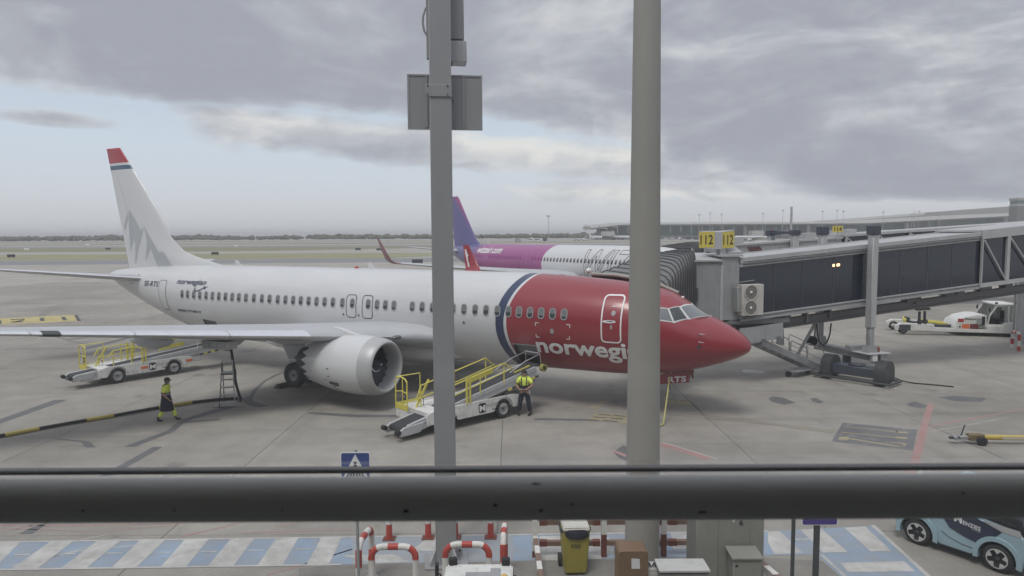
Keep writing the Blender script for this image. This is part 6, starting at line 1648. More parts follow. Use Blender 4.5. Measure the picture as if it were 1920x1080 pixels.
def face(J, parent, cap=None, muff=True, beard=False):
    h = Vector(J['head']); f = Vector((0, 1, 0))
    for s_ in (-1, 1):
        MB().sphere(h + Vector((s_ * .032, .085, .02)), .011, 8, 6).build('eye', M_blackc, parent)
        MB().sphere(h + Vector((s_ * .083, .0, .0)), .028, 8, 6, (.4, .8, 1.1)).build('ear', M_skin, parent)
        if muff:
            MB().lathe([(-.02, .02), (-.02, .045), (.025, .045), (.025, .02)], h + Vector((s_ * .095, .0, .0)), (s_, 0, 0), 14, caps=True).build('ear_defender', M_dark, parent)
    MB().sphere(h + Vector((0, .10, -.008)), .017, 8, 6, (.8, 1, 1.3)).build('nose', M_skin, parent)
    MB().sphere(h + Vector((0, .088, -.047)), .022, 8, 6, (1.2, .5, .35)).build('mouth', mat('lips', (.28, .12, .10), .5), parent)
    hr = MB(); n = 14
    hr.loft([[h + Vector((0, -.014, 0)) + Vector((r_ * .93 * math.cos(2 * math.pi * j / n), r_ * 1.12 * math.sin(2 * math.pi * j / n), z + (-.06 if math.sin(2 * math.pi * j / n) < -.2 and k == 0 else 0))) for j in range(n)] for k, (r_, z) in enumerate(((.083, .035), (.09, .07), (.082, .115), (.05, .148), (.005, .158)))], caps=False)
    hr.build('hair', M_hair, parent, smooth=60)
    if cap is not None:
        cp = MB().loft([[h + Vector((0, -.012, 0)) + Vector((r_ * math.cos(2 * math.pi * j / n), r_ * 1.16 * math.sin(2 * math.pi * j / n), z)) for j in range(n)] for r_, z in ((.094, .055), (.098, .085), (.09, .13), (.055, .165), (.005, .175))], caps=False)
        cp.prism([h + Vector((x, y, .062)) for x, y in ((-.075, .07), (-.06, .15), (0, .175), (.06, .15), (.075, .07))], (0, 0, .012))
        cp.build('cap', cap, parent, smooth=50)
    if muff:
        MB().tube([h + Vector((.1 * math.cos(R(a)), 0, .02 + .16 * math.sin(R(a)))) for a in range(0, 181, 20)], .012, 6).build('headband', M_dark, parent)
face(PW, body, M_blackc)
sh_ = torso('shirt', M_hivis, t, 1.03, 1.47, .02, PW, .8)
MB().loft([[Vector((rx * math.cos(a) * (1 + .03 * math.sin(5 * a)), cy + ry * math.sin(a) * (1 + .03 * math.sin(4 * a)), z)) for a in [2 * math.pi * j / 24 for j in range(24)]] for z, rx, ry, cy in ((1.04, .205, .155, 0), (.95, .215, .17, 0), (.8, .225, .20, 0), (.6, .235, .235, .01), (.42, .24, .255, .015))], caps=False).build('tunic', M_navyc, t, smooth=60)
legs('trousers', M_hivis, t, PW, .012)
shoes(PW, t)
for z, h_, m_ in ((1.135, .04, M_navyc), (1.095, .035, M_refl), (1.055, .05, M_navyc)): band('waist_band', sh_, (0, -.01, z), .222, .168, h_, m_)
for s_ in (-1, 1): MB().sphere((s_ * .14, .0, 1.445), .075, 10, 6, (1, 1.1, .5)).build('shoulder_patch', M_navyc, sh_)
# the loader at the belt: front on, hands at the belt
PL = dict(pelvis=(0, 0, .93), chest=(0, .0, 1.29), neck=(0, .01, 1.48), head=(0, .03, 1.61),
          shl=(-.20, 0, 1.42), ebl=(-.31, .04, 1.17), wrl=(-.15, .22, 1.09), shr=(.20, 0, 1.42), ebr=(.32, .03, 1.16), wrr=(.17, .22, 1.06),
          hipl=(-.10, 0, .89), knl=(-.16, .03, .49), anl=(-.22, -.02, .10), hipr=(.10, 0, .89), knr=(.17, .04, .49), anr=(.24, .02, .10))
PL['handl'] = (.7, .5, -.2); PL['handr'] = (-.7, .5, -.2)
t, body = person('person in yellow shirt and dark trousers standing at the raised belt loader', (.46, 26.15), R(168), PL)
face(PL, body, None)
sh_ = torso('shirt', M_hivis, t, 1.02, 1.50, .016, PL, .75)
legs('trousers', M_navyc, t, PL, .016)
shoes(PL, t, .35)
band('waist_band', sh_, (0, 0, 1.03), .205, .155, .04, M_refl)
band('waist_band', sh_, (0, 0, 1.12), .215, .16, .12, M_navyc)
for s_ in (-1, 1): MB().tube([(s_ * .09, .14, 1.16), (s_ * .10, .155, 1.30), (s_ * .10, .10, 1.46), (s_ * .10, -.02, 1.50), (s_ * .09, -.14, 1.35)], .018, 6).build('brace_strap', M_navyc, sh_)
MB().bb((-.09, .24, 1.07), (.06, .27, 1.2)).build('scanner', M_blackc, t, bevel=.01)

# ---------------------------------------------------------------- stepladder, hose, cables
M_lad = mat('ladder_step_grey', (.50, .51, .52), .4)
lad = thing('stepladder', 'tall aluminium stepladder standing below the wing beside the fuel hose', 'ladder', (-11.55, 27.62, 0), R(10))
M_hose = mat('black_hose', (.03, .03, .032), .6, var=.15)
M_hosey = mat('yellow_hose_sleeve', (.50, .42, .13), .6, dirt=.3)
for s_ in (-1, 1):
    MB().bar((s_ * .30, 0, 0), (s_ * .20, .30, 1.85), .05, .03).build('stile', M_dark if s_ < 0 else M_lad, lad, smooth=0)
    MB().bar((s_ * .32, .95, 0), (s_ * .20, .34, 1.72), .035, .03).build('rear_leg', M_dark, lad, smooth=0)
    MB().bar((s_ * .20, .30, 1.3), (s_ * .20, .28, 1.86), .03).build('hand_frame', M_alu, lad, smooth=0)
for k in range(5):
    f = .10 + .165 * k
    w_ = .30 - .10 * f
    MB().box((0, .30 * f - .02, 1.85 * f), (2 * w_, .12, .055)).build('step', M_lad, lad, bevel=.004)
MB().box((0, .32, 1.30), (.44, .16, .05)).build('top_step', M_dark, lad, bevel=.006)
MB().bar((-.20, .29, 1.86), (.20, .29, 1.86), .04).build('top_rail', M_alu, lad, smooth=0)
MB().bar((-.55, .05, .03), (.6, .05, .03), .05).build('foot_bar', M_alu, lad, smooth=0)
hose = thing('fuel_hose', 'black fuel hose with yellow sleeves running over the ground up to the wing', 'hose', (0, 0, 0))
hp = [Vector((x, y, .075)) for x, y in [(-18.74,22.066),(-17.674,23.442),(-17.567,23.598),(-16.979,24.31),(-15.892,25.495),(-15.315,26.054),(-14.148,27.374),(-13.264,28.147),(-12.3,28.679),(-11.606,28.853)]]
for i, (a, b) in enumerate(zip(hp, hp[1:])):
    yel_ = i in (2, 4, 6)
    MB().tube([a, a.lerp(b, .5) + Vector((0, 0, 0.004)), b], .075 if yel_ else .062, 10).build('hose_sleeve' if yel_ else 'hose_length', M_hosey if yel_ else M_hose, hose)
    if yel_:
        for q in (a, b): MB().sphere(q, .085, 10, 6).build('sleeve_collar', M_hosey, hose)
up = [(-11.344,28.2,0.156),(-11.289,28.4,0.152),(-11.497,28.5,0.423),(-11.588,28.6,0.853),(-11.556,28.55,1.201),(-11.608,28.5,1.66),(-11.704,28.45,2.117)]
MB().tube([hp[-1], Vector(up[1]), Vector((up[1][0] - .1, up[1][1] + .1, .25)), Vector(up[3]), Vector(up[4]), Vector(up[5]), Vector((up[6][0], up[6][1], 2.75))], [.06, .055, .055, .055, .055, .055, .055], 10).build('hose_riser', M_hose, hose)
MB().cyl((up[6][0], up[6][1], 2.62), (up[6][0], up[6][1], 2.80), .09, n=12).build('coupling', M_dark, hose)
MB().lathe([(-.05, .03), (-.05, .17), (.05, .17), (.05, .03)], (-12.081,29.0,2.23), (.5, 1, 0), 16).build('hose_reel_wheel', M_grey, hose)
gpu = thing('ground_power_cable', 'yellow ground power cable hanging from the socket below the red nose', 'cable')
a, b = [(6.154,26.6,1.667),(5.441,24.6,0.503)]
MB().tube([a, Vector(a).lerp(Vector(b), .5) + Vector((.02, 0, -.05)), (b[0], b[1], .05), (4.55, 23.6, .04), (3.9, 20.6, .04), (2.9, 14.4, .04)], .028, 8).build('cable', mat('faded_yellow_cable', (.46, .43, .16), .6), gpu)
MB().bar(Vector(a) + Vector((0, 0, -.08)), Vector(a) + Vector((.02, .05, .28)), .2, .13).build('plug', M_dark, gpu, bevel=.02)
MB().tube([Vector(a) + Vector((-.02, 0, 0)), Vector(a) + Vector((-.06, 0, -.45)), Vector(a) + Vector((-.02, 0, -.8))], .018, 6).build('strap', M_black, gpu)
MB().bar(Vector(a) + Vector((-.3, .1, .18)), Vector(a) + Vector((.0, .05, .3)), .03, .12).build('panel_flap', M_lgrey, gpu)
for pos, lab in ((((-10.221,31.747)), 'yellow wheel chock against the main landing wheel'),):
    ck = MB().prism([(-.25, -.3, 0), (.25, -.3, 0), (.05, -.3, .2), (-.05, -.3, .2)], (0, .6, 0)).build('wheel_chock', M_dark, loc=(pos[0] - .3, pos[1] - .5, 0)); ck.rotation_euler.z = R(150)
    tag(ck, 'dark wheel chock lying against the wheels behind the engine', 'chock')

# ---------------------------------------------------------------- towbarless tug
tug = thing('aircraft_tug', 'long low white aircraft tug with glazed cab parked beyond the bridge legs', 'tug', (26.15, 46.9, 0), math.atan2(-1.75, 7.2))
TL = 7.4
MB().prism([(.0, 0, .30), (.0, 0, .62), (.35, 0, .78), (2.3, 0, .74), (2.4, 0, .52), (5.9, 0, .46), (7.3, 0, .42), (7.3, 0, .25), (2.4, 0, .27), (2.1, 0, .30)], (0, .35, 0)).build('near_arm', M_white, tug, bevel=.02)
MB().prism([(.0, 2.2, .30), (.0, 2.2, .62), (.35, 2.2, .78), (2.3, 2.2, .74), (2.4, 2.2, .52), (7.3, 2.2, .42), (7.3, 2.2, .25)], (0, .35, 0)).build('far_arm', M_white, tug, bevel=.02)
MB().prism([(3.55, 0.1, .46), (3.75, .1, .95), (4.2, .1, 1.25), (4.9, .1, 1.42), (5.5, .1, 1.42), (5.5, .1, .46)], (0, 2.3, 0)).build('engine_cover', M_white, tug, bevel=.06, seg=2)
MB().prism([(5.5, .0, .42), (5.5, .0, .75), (6.4, .0, .75), (6.5, .0, .95), (7.3, 0, .95), (7.45, .0, .35), (7.3, .0, .30)], (0, 2.5, 0)).build('rear_body', M_white, tug, bevel=.03)
cabf = MB()
def cabq(p, q, w_=.07): cabf.bar(p, q, w_)
for y in (.12, 2.3):
    for p, q in (((5.55, y, .8), (5.62, y, 1.35)), ((5.62, y, 1.35), (6.05, y, 2.05)), ((6.05, y, 2.05), (7.1, y, 2.1)), ((7.1, y, 2.1), (7.2, y, .95)), ((6.72, y, 2.08), (6.75, y, .9)), ((5.55, y, .8), (6.4, y, .78))): cabq(p, q)
cabf.build('cab_frame', M_white, tug, smooth=0)
MB().bb((5.95, .05, 2.08), (7.2, 2.35, 2.2)).build('cab_roof', M_white, tug, bevel=.04)
M_tg = clear_glass('cab_glass', .06, (.55, .58, .58))
for y in (.13, 2.29):
    MB().prism([(5.62, y, .85), (5.68, y, 1.35), (6.08, y, 2.0), (6.70, y, 2.04), (6.72, y, .85)], (0, .012, 0)).build('cab_window', M_tg, tug, smooth=0)
    MB().prism([(6.80, y, .98), (6.77, y, 2.04), (7.06, y, 2.05), (7.14, y, .98)], (0, .012, 0)).build('cab_window', M_tg, tug, smooth=0)
MB().bb((6.2, .6, .8), (6.7, 1.1, 1.15)).bb((6.6, .6, 1.15), (6.72, 1.1, 1.7)).build('driver_seat', M_blackc, tug, bevel=.04)
MB().bb((5.75, .4, .8), (6.0, 1.4, 1.25)).build('dashboard', M_dark, tug, bevel=.03)
for x, y in ((.45, .17), (.45, 2.37)): wheel('wheel', (x, y - .03, .36), (0, 1, 0), .30, .36, tug, rim_r=.55)
MB().bb((.20, -.04, .3), (.9, .02, .68)).build('wheel_well', M_dark, tug, smooth=0)
for x in (5.0, 6.9): MB().lathe([(-.2, .05), (-.2, .45), (.2, .45), (.2, .05)], (x, .3, .45), (0, 1, 0), 18).build('tyre', M_black, tug)
for p, q, m_, w_ in (((.8, .9, .85), (2.6, .9, .55), M_dark, .14), ((.7, .6, .9), (1.0, 1.8, .95), M_yellow, .2), ((2.0, .7, .85), (3.4, .7, .7), M_yellow, .14), ((2.0, 1.6, .85), (3.4, 1.6, .7), M_yellow, .14), ((1.2, 1.4, .75), (3.3, 1.4, .6), M_gal, .2), ((2.4, .5, .6), (3.5, .5, .62), M_dark, .18)):
    MB().bar(p, q, w_).build('cradle_bar', m_, tug, bevel=.02)
MB().cyl((.95, .7, 1.0), (.95, 1.3, 1.0), .12, n=12).build('cradle_roller', M_dark, tug)
for x, z, w_, h_, m_ in ((4.25, .62, .22, .18, M_orange), (3.95, 1.05, .18, .11, mat('red_plate', (.4, .05, .05), .5)), (4.75, .66, .25, .16, mat('dark_red_plate', (.16, .04, .04), .5)), (5.28, 1.05, .10, .28, M_black), (5.02, 1.0, .14, .2, M_grey)):
    MB().bb((x - w_, .085, z - h_), (x + w_, .10, z + h_)).build('body_plate', m_, tug, smooth=0)
vs, fs = text2d('Menzies', 1, .02); vs = fit2d(vs, .65, .12, (4.2, 1.10))
decal('name_lettering', M_ink, tug, vs, fs, lambda a, b: Vector((a, .086, b)))
for x in (3.9, 4.35): MB().lathe([(0, .001), (0, .06)], (x, -.003 + .09, .62), (0, -1, 0), 10).build('tow_hole', M_black, tug)
for k in range(5):
    MB().prism([(7.18 + .052 * k, -.012, .36), (7.22 + .052 * k, -.012, .36), (7.26 + .052 * k * .9, -.012, .92), (7.21 + .052 * k * .9, -.012, .92)], (0, .01, 0)).build('hazard_stripe', M_yellow if k % 2 == 0 else M_black, tug, smooth=0)
MB().bb((7.3, .1, .3), (7.55, 2.4, .9)).build('rear_bumper', mat('hazard_yellow', (.45, .36, .08), .5), tug, bevel=.02)
for y in (.2, 2.2): MB().tube([(5.6, y - .15, 1.9), (5.75, y, 2.0)], .02, 5).box((5.58, y - .2, 1.8), (.06, .12, .25)).build('mirror', M_black, tug)
for x in (6.0, 7.1): MB().box((x, .1, 2.25), (.14, .1, .1)).build('work_lamp', M_dark, tug)
# ---------------------------------------------------------------- yellow towbar lying at the right
tb = thing('towbar', 'long yellow aircraft towbar lying on the ground at the right edge', 'towbar', (14.42, 22.25, 0), R(-2))
MB().cyl((.62, 0, .22), (6.5, -.1, .22), .085, n=16).build('tube', mat('towbar_yellow', (.47, .36, .09), .5, dirt=.35), tb)
MB().bb((.45, -.12, .13), (.95, .12, .33)).build('collar', mat('towbar_brown', (.16, .12, .06), .6), tb, bevel=.02)
MB().bb((.18, -.07, .16), (.62, .07, .27)).cyl((.05, -.1, .2), (.05, .1, .2), .07, n=10).build('head', M_gal, tb, bevel=.015)
MB().bar((-.12, 0, .2), (.2, 0, .2), .12, .07).bar((.22, 0, .2), (.36, .02, .62), .03).build('latch_handle', M_dark, tb, smooth=0)
for x in (.8, 5.2): MB().lathe([(-.07, .02), (-.07, .14), (.07, .14), (.07, .02)], (x, -.2, .14), (0, 1, 0), 14).build('wheel', M_black, tb)
MB().bb((.72, -.25, .12), (.88, .1, .2)).build('wheel_bracket', M_gal, tb)
vs, fs = text2d('A320 B737', 1, .02); vs = fit2d(vs, .9, .06, (2.6, .0))
decal('stencil_lettering', M_inkw, tb, vs, fs, lambda a, b: Vector((a, -.089 - .016 * a, .245 + b * .9))) if False else None
MB().bb((1.5, -.125, .18), (2.3, -.105, .27)).build('warning_sticker', mat('sticker_pale', (.5, .45, .35), .6), tb, smooth=0)
# red and white hoops at the foot of the bridge beyond
def hoop(label, p, rz, w, h, r, bands, group='red and white hoop guards', cat='barrier', bot=0.0):
    t = thing('hoop_guard', label, cat, (p[0], p[1], 0), rz, group)
    rc = min(w * .42, .22)
    path = [(-w / 2, 0), (-w / 2, h - rc)]
    path += [(-w / 2 + rc * (1 - math.cos(R(a))), h - rc + rc * math.sin(R(a))) for a in (18, 36, 54, 72, 90)]
    path += [(w / 2 - rc * (1 - math.cos(R(a))), h - rc + rc * math.sin(R(a))) for a in (90, 72, 54, 36, 18, 0)] + [(w / 2, 0)]
    pts = [Vector((x, 0, z)) for x, z in path]
    dist = [0]
    for a, b in zip(pts, pts[1:]): dist.append(dist[-1] + (b - a).length)
    T = dist[-1]
    def at(s):
        for i in range(len(dist) - 1):
            if s <= dist[i + 1] + 1e-9: return pts[i].lerp(pts[i + 1], (s - dist[i]) / (dist[i + 1] - dist[i]))
        return pts[-1]
    for i, (f0, f1, c) in enumerate(bands):
        ss = [f0 * T] + [d for d in dist if f0 * T + .01 < d < f1 * T - .01] + [f1 * T]
        MB().tube([at(s) for s in ss], r if c == 'w' else r + .0015, 18).build('red_band' if c == 'r' else 'white_band', M_red if c == 'r' else M_wpaint, t, smooth=60)
    for x in (-w / 2, w / 2): MB().lathe([(0, .001), (0, r * 2), (.015, r * 2), (.015, r)], (x, 0, 0), n=14).build('base_flange', M_gal, t)
    return t

# ================================================================ near side of the stand
M_post = mat('grey_box_post', (0.285, 0.292, 0.30), 0.5, var=0.05, scale=1.2, dirt=0.15, dirt_col=(.14, .14, .14))
M_conm = mat('mast_cream_concrete', (0.32, 0.312, 0.285), 0.7, var=0.06, scale=0.8, bump=0.1, dirt=0.18, dirt_col=(.2, .19, .17))
M_brown = mat('brown_enamel', (0.17, 0.105, 0.06), 0.5, dirt=0.15)
M_cabg = mat('cabinet_grey_green', (0.24, 0.24, 0.215), 0.55, dirt=0.15)
M_boxw = mat('weathered_white_lid', (0.50, 0.50, 0.49), 0.6, dirt=0.25)
M_brwn = mat('faded_brown_band', (0.20, 0.13, 0.10), 0.65, dirt=0.25)
M_redb = mat('rust_red_post', (0.15, 0.045, 0.03), 0.65, dirt=0.2)
# ---- box post with the back of a sign and two cases
pst = thing('equipment_post', 'square grey steel post carrying a sign seen from behind and grey cases', 'post', (-1.42, 14.18, 0), R(7))
MB().bb((-.215, -.215, .04), (.215, .215, 13.0)).build('shaft', M_post, pst, bevel=.012)
MB().bb((-.45, -.35, 0), (.45, .35, .05)).build('base_plate', M_gal, pst, bevel=.008)
for a in range(4):
    q = R(90 * a)
    g_ = MB().prism([(.17, -.04, .05), (.42, -.04, .05), (.42, -.04, .12), (.17, -.04, .52)], (0, .04, 0)).xf(Matrix.Rotation(q + R(38), 4, 'Z'))
    g_.build('gusset', M_lgrey, pst, smooth=0)
    for k in (.22, .33):
        MB().cyl(Matrix.Rotation(q + R(38), 3, 'Z') @ Vector((k, -.05, .16)), Matrix.Rotation(q + R(38), 3, 'Z') @ Vector((k, -.07, .16)), .025, n=8).build('bolt', M_dark, pst)
sb = MB().bb((-.66, .20, 9.05), (.86, .24, 10.13)).build('sign_back', M_post, pst, smooth=0)
for x in (-.64, .84): MB().bb((x - .02, .185, 9.04), (x + .02, .25, 10.14)).build('sign_edge', M_grey, sb, smooth=0)
for z in (9.055, 10.125): MB().bb((-.62, .185, z - .015), (.82, .25, z + .015)).build('sign_edge', M_grey, sb, smooth=0)
for x in (-.28, .48): MB().bb((x - .025, .17, 9.08), (x + .025, .20, 10.10)).build('sign_rib', M_post, sb, smooth=0)
MB().bb((-.30, -.24, 9.62), (.22, -.217, 9.86)).build('clamp_plate', M_post, pst, bevel=.006)
for x in (-.25, .14):
    for z in (9.66, 9.83): MB().cyl((x, -.242, z), (x, -.257, z), .016, n=8).build('bolt', M_dark, pst)
MB().bar((.20, -.1, 9.72), (.27, .18, 9.60), .03).build('clamp_arm', M_post, pst)
MB().bb((.10, .19, 10.86), (.50, .52, 11.9)).build('upper_case', M_post, pst, bevel=.01)
MB().bb((.09, .17, 10.40), (.55, .56, 10.82)).build('lower_case', M_lgrey, pst, bevel=.012)
MB().bb((-.26, .02, 10.42), (-.17, .16, 11.9)).build('side_duct', M_post, pst, smooth=0)
MB().bb((.16, .25, 10.35), (.26, .35, 10.41)).build('cable_gland', M_dark, pst, smooth=0)
MB().tube([(-.18, .05, 11.45), (-.27, .05, 11.40), (-.32, .05, 11.25), (-.33, .05, 11.1), (-.30, .05, 10.95), (-.22, .05, 10.83), (-.18, .05, 10.80)], .022, 8).build('cable_loop', M_grey, pst)
# ---- tapered lighting mast
ms = thing('lighting_mast', 'thick round cream mast rising in front of the red nose', 'mast', (2.556, 13.33, 0))
MB().lathe([(0, .345), (3, .320), (7, .287), (11.2, .252), (17, .205), (24, .15)], n=48).build('shaft', M_conm, ms, smooth=60)
MB().lathe([(0, .001), (0, .52), (.06, .52), (.06, .34)], n=28).build('base_flange', M_gal, ms)
MB().bb((-.9, -.15, 23.8), (.9, .15, 24.1)).build('lamp_frame', M_gal, ms)
# ---- hoops round the post
B1 = [(0, .285, 'w'), (.285, .385, 'r'), (.385, .462, 'w'), (.462, .538, 'r'), (.538, .615, 'w'), (.615, .715, 'r'), (.715, 1, 'w')]
B2 = [(0, .10, 'r'), (.10, .22, 'w'), (.22, .34, 'r'), (.34, .42, 'w'), (.42, .5, 'r'), (.5, .58, 'w'), (.58, .66, 'r'), (.66, .78, 'w'), (.78, .9, 'r'), (.9, 1, 'w')]
hoop('low hoop of red and white tube facing the window left of the grey post', (-2.28, 12.75), 0, .84, 1.0, .061, B1)
hoop('low hoop of red and white tube behind the white tractor roof', (-.885, 12.85), 0, .84, .99, .061, B1)
hoop('red and white hoop seen edge on beside the crossing sign post', (-2.90, 13.15), R(84), .80, 1.06, .061, B2)
hoop('red and white hoop seen edge on right of the grey post', (-.185, 13.35), R(88), .80, 1.06, .058, B2)
# ---- flexible marker posts
for (x, y), lab in zip([(-2.821,15.296),(-1.94,15.341),(-1.328,15.362),(-0.517,15.352)], ('second', 'b', 'c', 'd')):
    t = thing('marker_post', {'second': 'short red marker post with white top, farthest left of its row', 'b': 'short red marker post just left of the grey post', 'c': 'red marker post mostly hidden by the right edge of the grey post', 'd': 'short red marker post, farthest right of its row'}[lab], 'marker post', (x, y, 0), 0, 'red marker posts behind the hoops')
    MB().lathe([(.02, .076), (.36, .067)], n=16).build('shaft', M_red, t)
    MB().lathe([(.36, .0675), (.52, .066)], n=16).build('white_band', M_wpaint, t)
    MB().lathe([(.52, .066), (.74, .062), (.76, .04), (.765, .001)], n=16).build('upper_shaft', M_red, t)
    MB().bb((-.14, -.12, 0), (.14, .12, .025)).build('base', M_redb, t, bevel=.006)
# ---- pale tractor right under the window
tr = thing('baggage_tractor', 'small white tractor whose flat roof shows at the bottom edge', 'tractor', (-.54, 9.1, 0), 0)
RZ = 1.66
MB().bb((-.53, 0.35, RZ - .09), (.53, 1.60, RZ)).build('roof', M_white, tr, bevel=.03, seg=2)
MB().bb((-.20, .6, RZ), (.34, 1.3, RZ + .012)).bb((.18, 1.3, RZ), (.34, 1.42, RZ + .012)).build('roof_panel', M_grey, tr, smooth=0)
for x, y in ((-.42, 1.58), (.42, 1.56)):
    MB().box((x, y, RZ + .05), (.13, .10, .12), Matrix.Rotation(.3 * (1 if x < 0 else 0), 3, 'Z')).build('work_lamp', M_blackc, tr, bevel=.015)
MB().lathe([(0, .07), (.08, .06), (.11, .03), (.115, .001)], (.40, 1.02, RZ), n=14).build('beacon', mat('amber_beacon', (.65, .42, .10), .15), tr)
MB().bb((-.52, -.9, .35), (.52, 1.75, .95)).build('body', M_white, tr, bevel=.05)
for x in (-.48, .48):
    for y in (.42, 1.5): MB().bar((x, y, .9), (x, y, RZ - .05), .06).build('roof_post', M_white, tr, smooth=0)
    for y in (-.5, 1.3): wheel('wheel', (x, y, .32), (1, 0, 0), .32, .2, tr)
MB().bar((-.5, 1.7, 1.2), (-.66, 1.76, 1.42), .02).box((-.70, 1.76, 1.45), (.05, .12, .26)).build('mirror', M_blackc, tr)
MB().bar((-.52, 1.62, .95), (-.52, 1.60, 1.56), .04).bar((.52, 1.62, .95), (.52, 1.60, 1.56), .04).build('screen_pillar', M_blackc, tr)
MB().bb((-.46, 1.595, 1.0), (.46, 1.607, 1.54)).build('windscreen', M_tg, tr, smooth=0)
MB().tube([(.56, 1.3, 1.6), (.60, 1.0, 1.58), (.60, .6, 1.58)], .025, 6).build('cable', M_black, tr)
MB().bb((-.22, .3, .95), (.22, .7, 1.25)).build('seat', M_blackc, tr, bevel=.04)
# ---- yellow wheeled bin
bn = thing('wheeled_bin', 'yellow wheeled bin with white lid and black liner, lettered FOD', 'bin', (1.25, 13.8, 0), R(3))
M_bin = mat('bin_yellow', (.36, .31, .055), .5, var=.05, dirt=.2)
MB().loft([[Vector((x * w_, y * d_, z)) for x, y in ((-1, -1), (1, -1), (1, 1), (-1, 1))] for z, w_, d_ in ((.04, .21, .24), (.10, .225, .26), (.95, .275, .33))]).build('body', M_bin, bn, bevel=.025, seg=2)
vs, fs = text2d('FOD', 1, .02, 0, 1.1); vs = fit2d(vs, .19, .085, (-.10, .60))
decal('bin_lettering', M_ink, bn, vs, fs, lambda a, b: Vector((a, -.26 - .0826 * (b - .10) - .008, b)))
MB().loft([[Vector((math.copysign(abs(math.cos(a)) ** .6, math.cos(a)) * (w_ + .012 * math.sin(7 * a + z * 30)), math.copysign(abs(math.sin(a)) ** .6, math.sin(a)) * d_, z + (.02 * math.sin(2.0 * a + 1.2) - .05 * max(0, math.sin(-a)) ** 3 * (0.5 + .5 * math.cos(a + .8)) if k < 2 else 0))) for a in [2 * math.pi * j / 40 for j in range(40)]] for k, (z, w_, d_) in enumerate(((.85, .285, .34), (.885, .315, .375), (.92, .318, .378), (.965, .29, .35)))], caps=False).build('bin_liner', mat('black_liner', (.02, .022, .035), .3, var=.3, scale=12), bn, smooth=60)
MB().loft([[Vector((x * w_, y * d_ - .0, z)) for x, y in ((-1, -1), (1, -1), (1, 1), (-1, 1))] for z, w_, d_ in ((.955, .27, .34), (1.02, .275, .345), (1.055, .25, .31))]).build('lid', mat('lid_cream', (.55, .54, .50), .5, dirt=.2), bn, bevel=.02, seg=2)
MB().bb((-.17, -.36, .985), (.17, -.34, 1.0)).build('lid_grip', M_dark, bn)
for x in (-.27, .27): MB().lathe([(-.03, .02), (-.03, .13), (.03, .13), (.03, .02)], (x, .24, .13), (1, 0, 0), 16).build('wheel', M_black, bn)
# ---- brown cabinet with a paper
bc = thing('brown_cabinet', 'brown enamelled cabinet with a blank white paper on its front', 'cabinet', (2.10, 11.75, 0), 0)
BT = 1.36
pr = [(-.265, 0)] + [(-.265, BT - .05), (-.235, BT - .01), (-.2, BT)] + [(.2, BT), (.235, BT - .01), (.265, BT - .05), (.265, 0)]
MB().prism([(x, 0, z) for x, z in pr], (0, .42, 0)).build('case', M_brown, bc, bevel=.01)
MB().add([(-.03, -.006, 1.04), (.12, -.006, 1.04), (.11, -.006, 1.22), (-.035, -.006, 1.23)], [(0, 1, 2, 3)]).build('paper', mat('white_paper', (.62, .63, .64), .8, var=.02), bc, smooth=0)
# ---- large grey cabinet, small cabinet in front, low box
cb = thing('equipment_cabinet', 'tall grey green cabinet marked 6 beside the cream mast', 'cabinet', (3.98, 12.35, 0), 0)
CW, CH = 1.24, 2.12
MB().bb((-CW / 2, 0, .08), (CW / 2, .7, CH)).build('case', M_cabg, cb, bevel=.01)
MB().bb((-CW / 2, -.012, .1), (-.22, 0, CH - .03)).build('left_side_panel', M_cabg, cb, bevel=.006)
MB().bb((-.21, -.014, .1), (.36, 0, CH - .03)).build('door', M_cabg, cb, bevel=.006)
MB().bb((.37, -.012, .1), (CW / 2, 0, CH - .03)).build('right_side_panel', M_cabg, cb, bevel=.006)
MB().bb((-CW / 2 - .04, -.05, CH), (CW / 2 + .04, .76, CH + .05)).build('rain_hood', M_cabg, cb, bevel=.01)
vs, fs = text2d('6', 1, .03); vs = fit2d(vs, .075, .12, (.16, 1.55))
decal('cabinet_number', M_ink, cb, vs, fs, lambda a, b: Vector((a, -.018, b)))
MB().bb((.045, -.03, 1.62), (.065, -.012, 1.72)).build('latch', M_inkw, cb)
MB().bb((-.005, -.3, .08), (.44, -.06, 1.03)).build('small_case', M_cabg, cb, bevel=.012) if False else None
sc_ = thing('small_cabinet', 'small grey green cabinet standing against the tall cabinet marked 6', 'cabinet', (4.17, 11.95, 0), 0)
MB().bb((-.25, 0, .05), (.25, .32, 1.10)).build('case', M_cabg, sc_, bevel=.01)
MB().prism([(-.28, -.03, 1.10), (.28, -.03, 1.10), (.26, .33, 1.17), (-.30, .33, 1.17)], (0, 0, .03)).build('lid', M_cabg, sc_, smooth=0)
MB().cyl((-.19, -.008, .98), (-.19, .0, .98), .025, n=10).build('lock', M_black, sc_)
lb = thing('low_box', 'low grey box with a pale overhanging lid before the tall cabinet', 'box', (2.95, 11.55, 0), 0)
MB().bb((-.40, 0, 0), (.40, .34, 1.06)).build('case', M_cabg, lb, bevel=.008)
MB().bb((-.44, -.03, 1.075), (.44, .42, 1.115)).build('lid', M_boxw, lb, bevel=.006)
MB().bb((-.42, -.015, 1.045), (.42, .38, 1.073)).build('lid_seal', M_dark, lb, smooth=0)
eb_ = thing('junction_case', 'pale junction case with cables left of the low grey box', 'box', (2.40, 11.85, 0), 0)
MB().bb((-.16, 0, 0), (.16, .3, .98)).build('case', M_boxw, eb_, bevel=.01)
MB().bb((-.16, -.01, .86), (.16, 0, .90)).build('case_lip', M_boxw, eb_)
for k in range(3): MB().tube([(-.1 + .09 * k, .1, .98), (-.08 + .09 * k, .08, 1.06), (-.05 + .09 * k, .05, 1.0)], .018, 6).build('cable_end', M_dark, eb_)
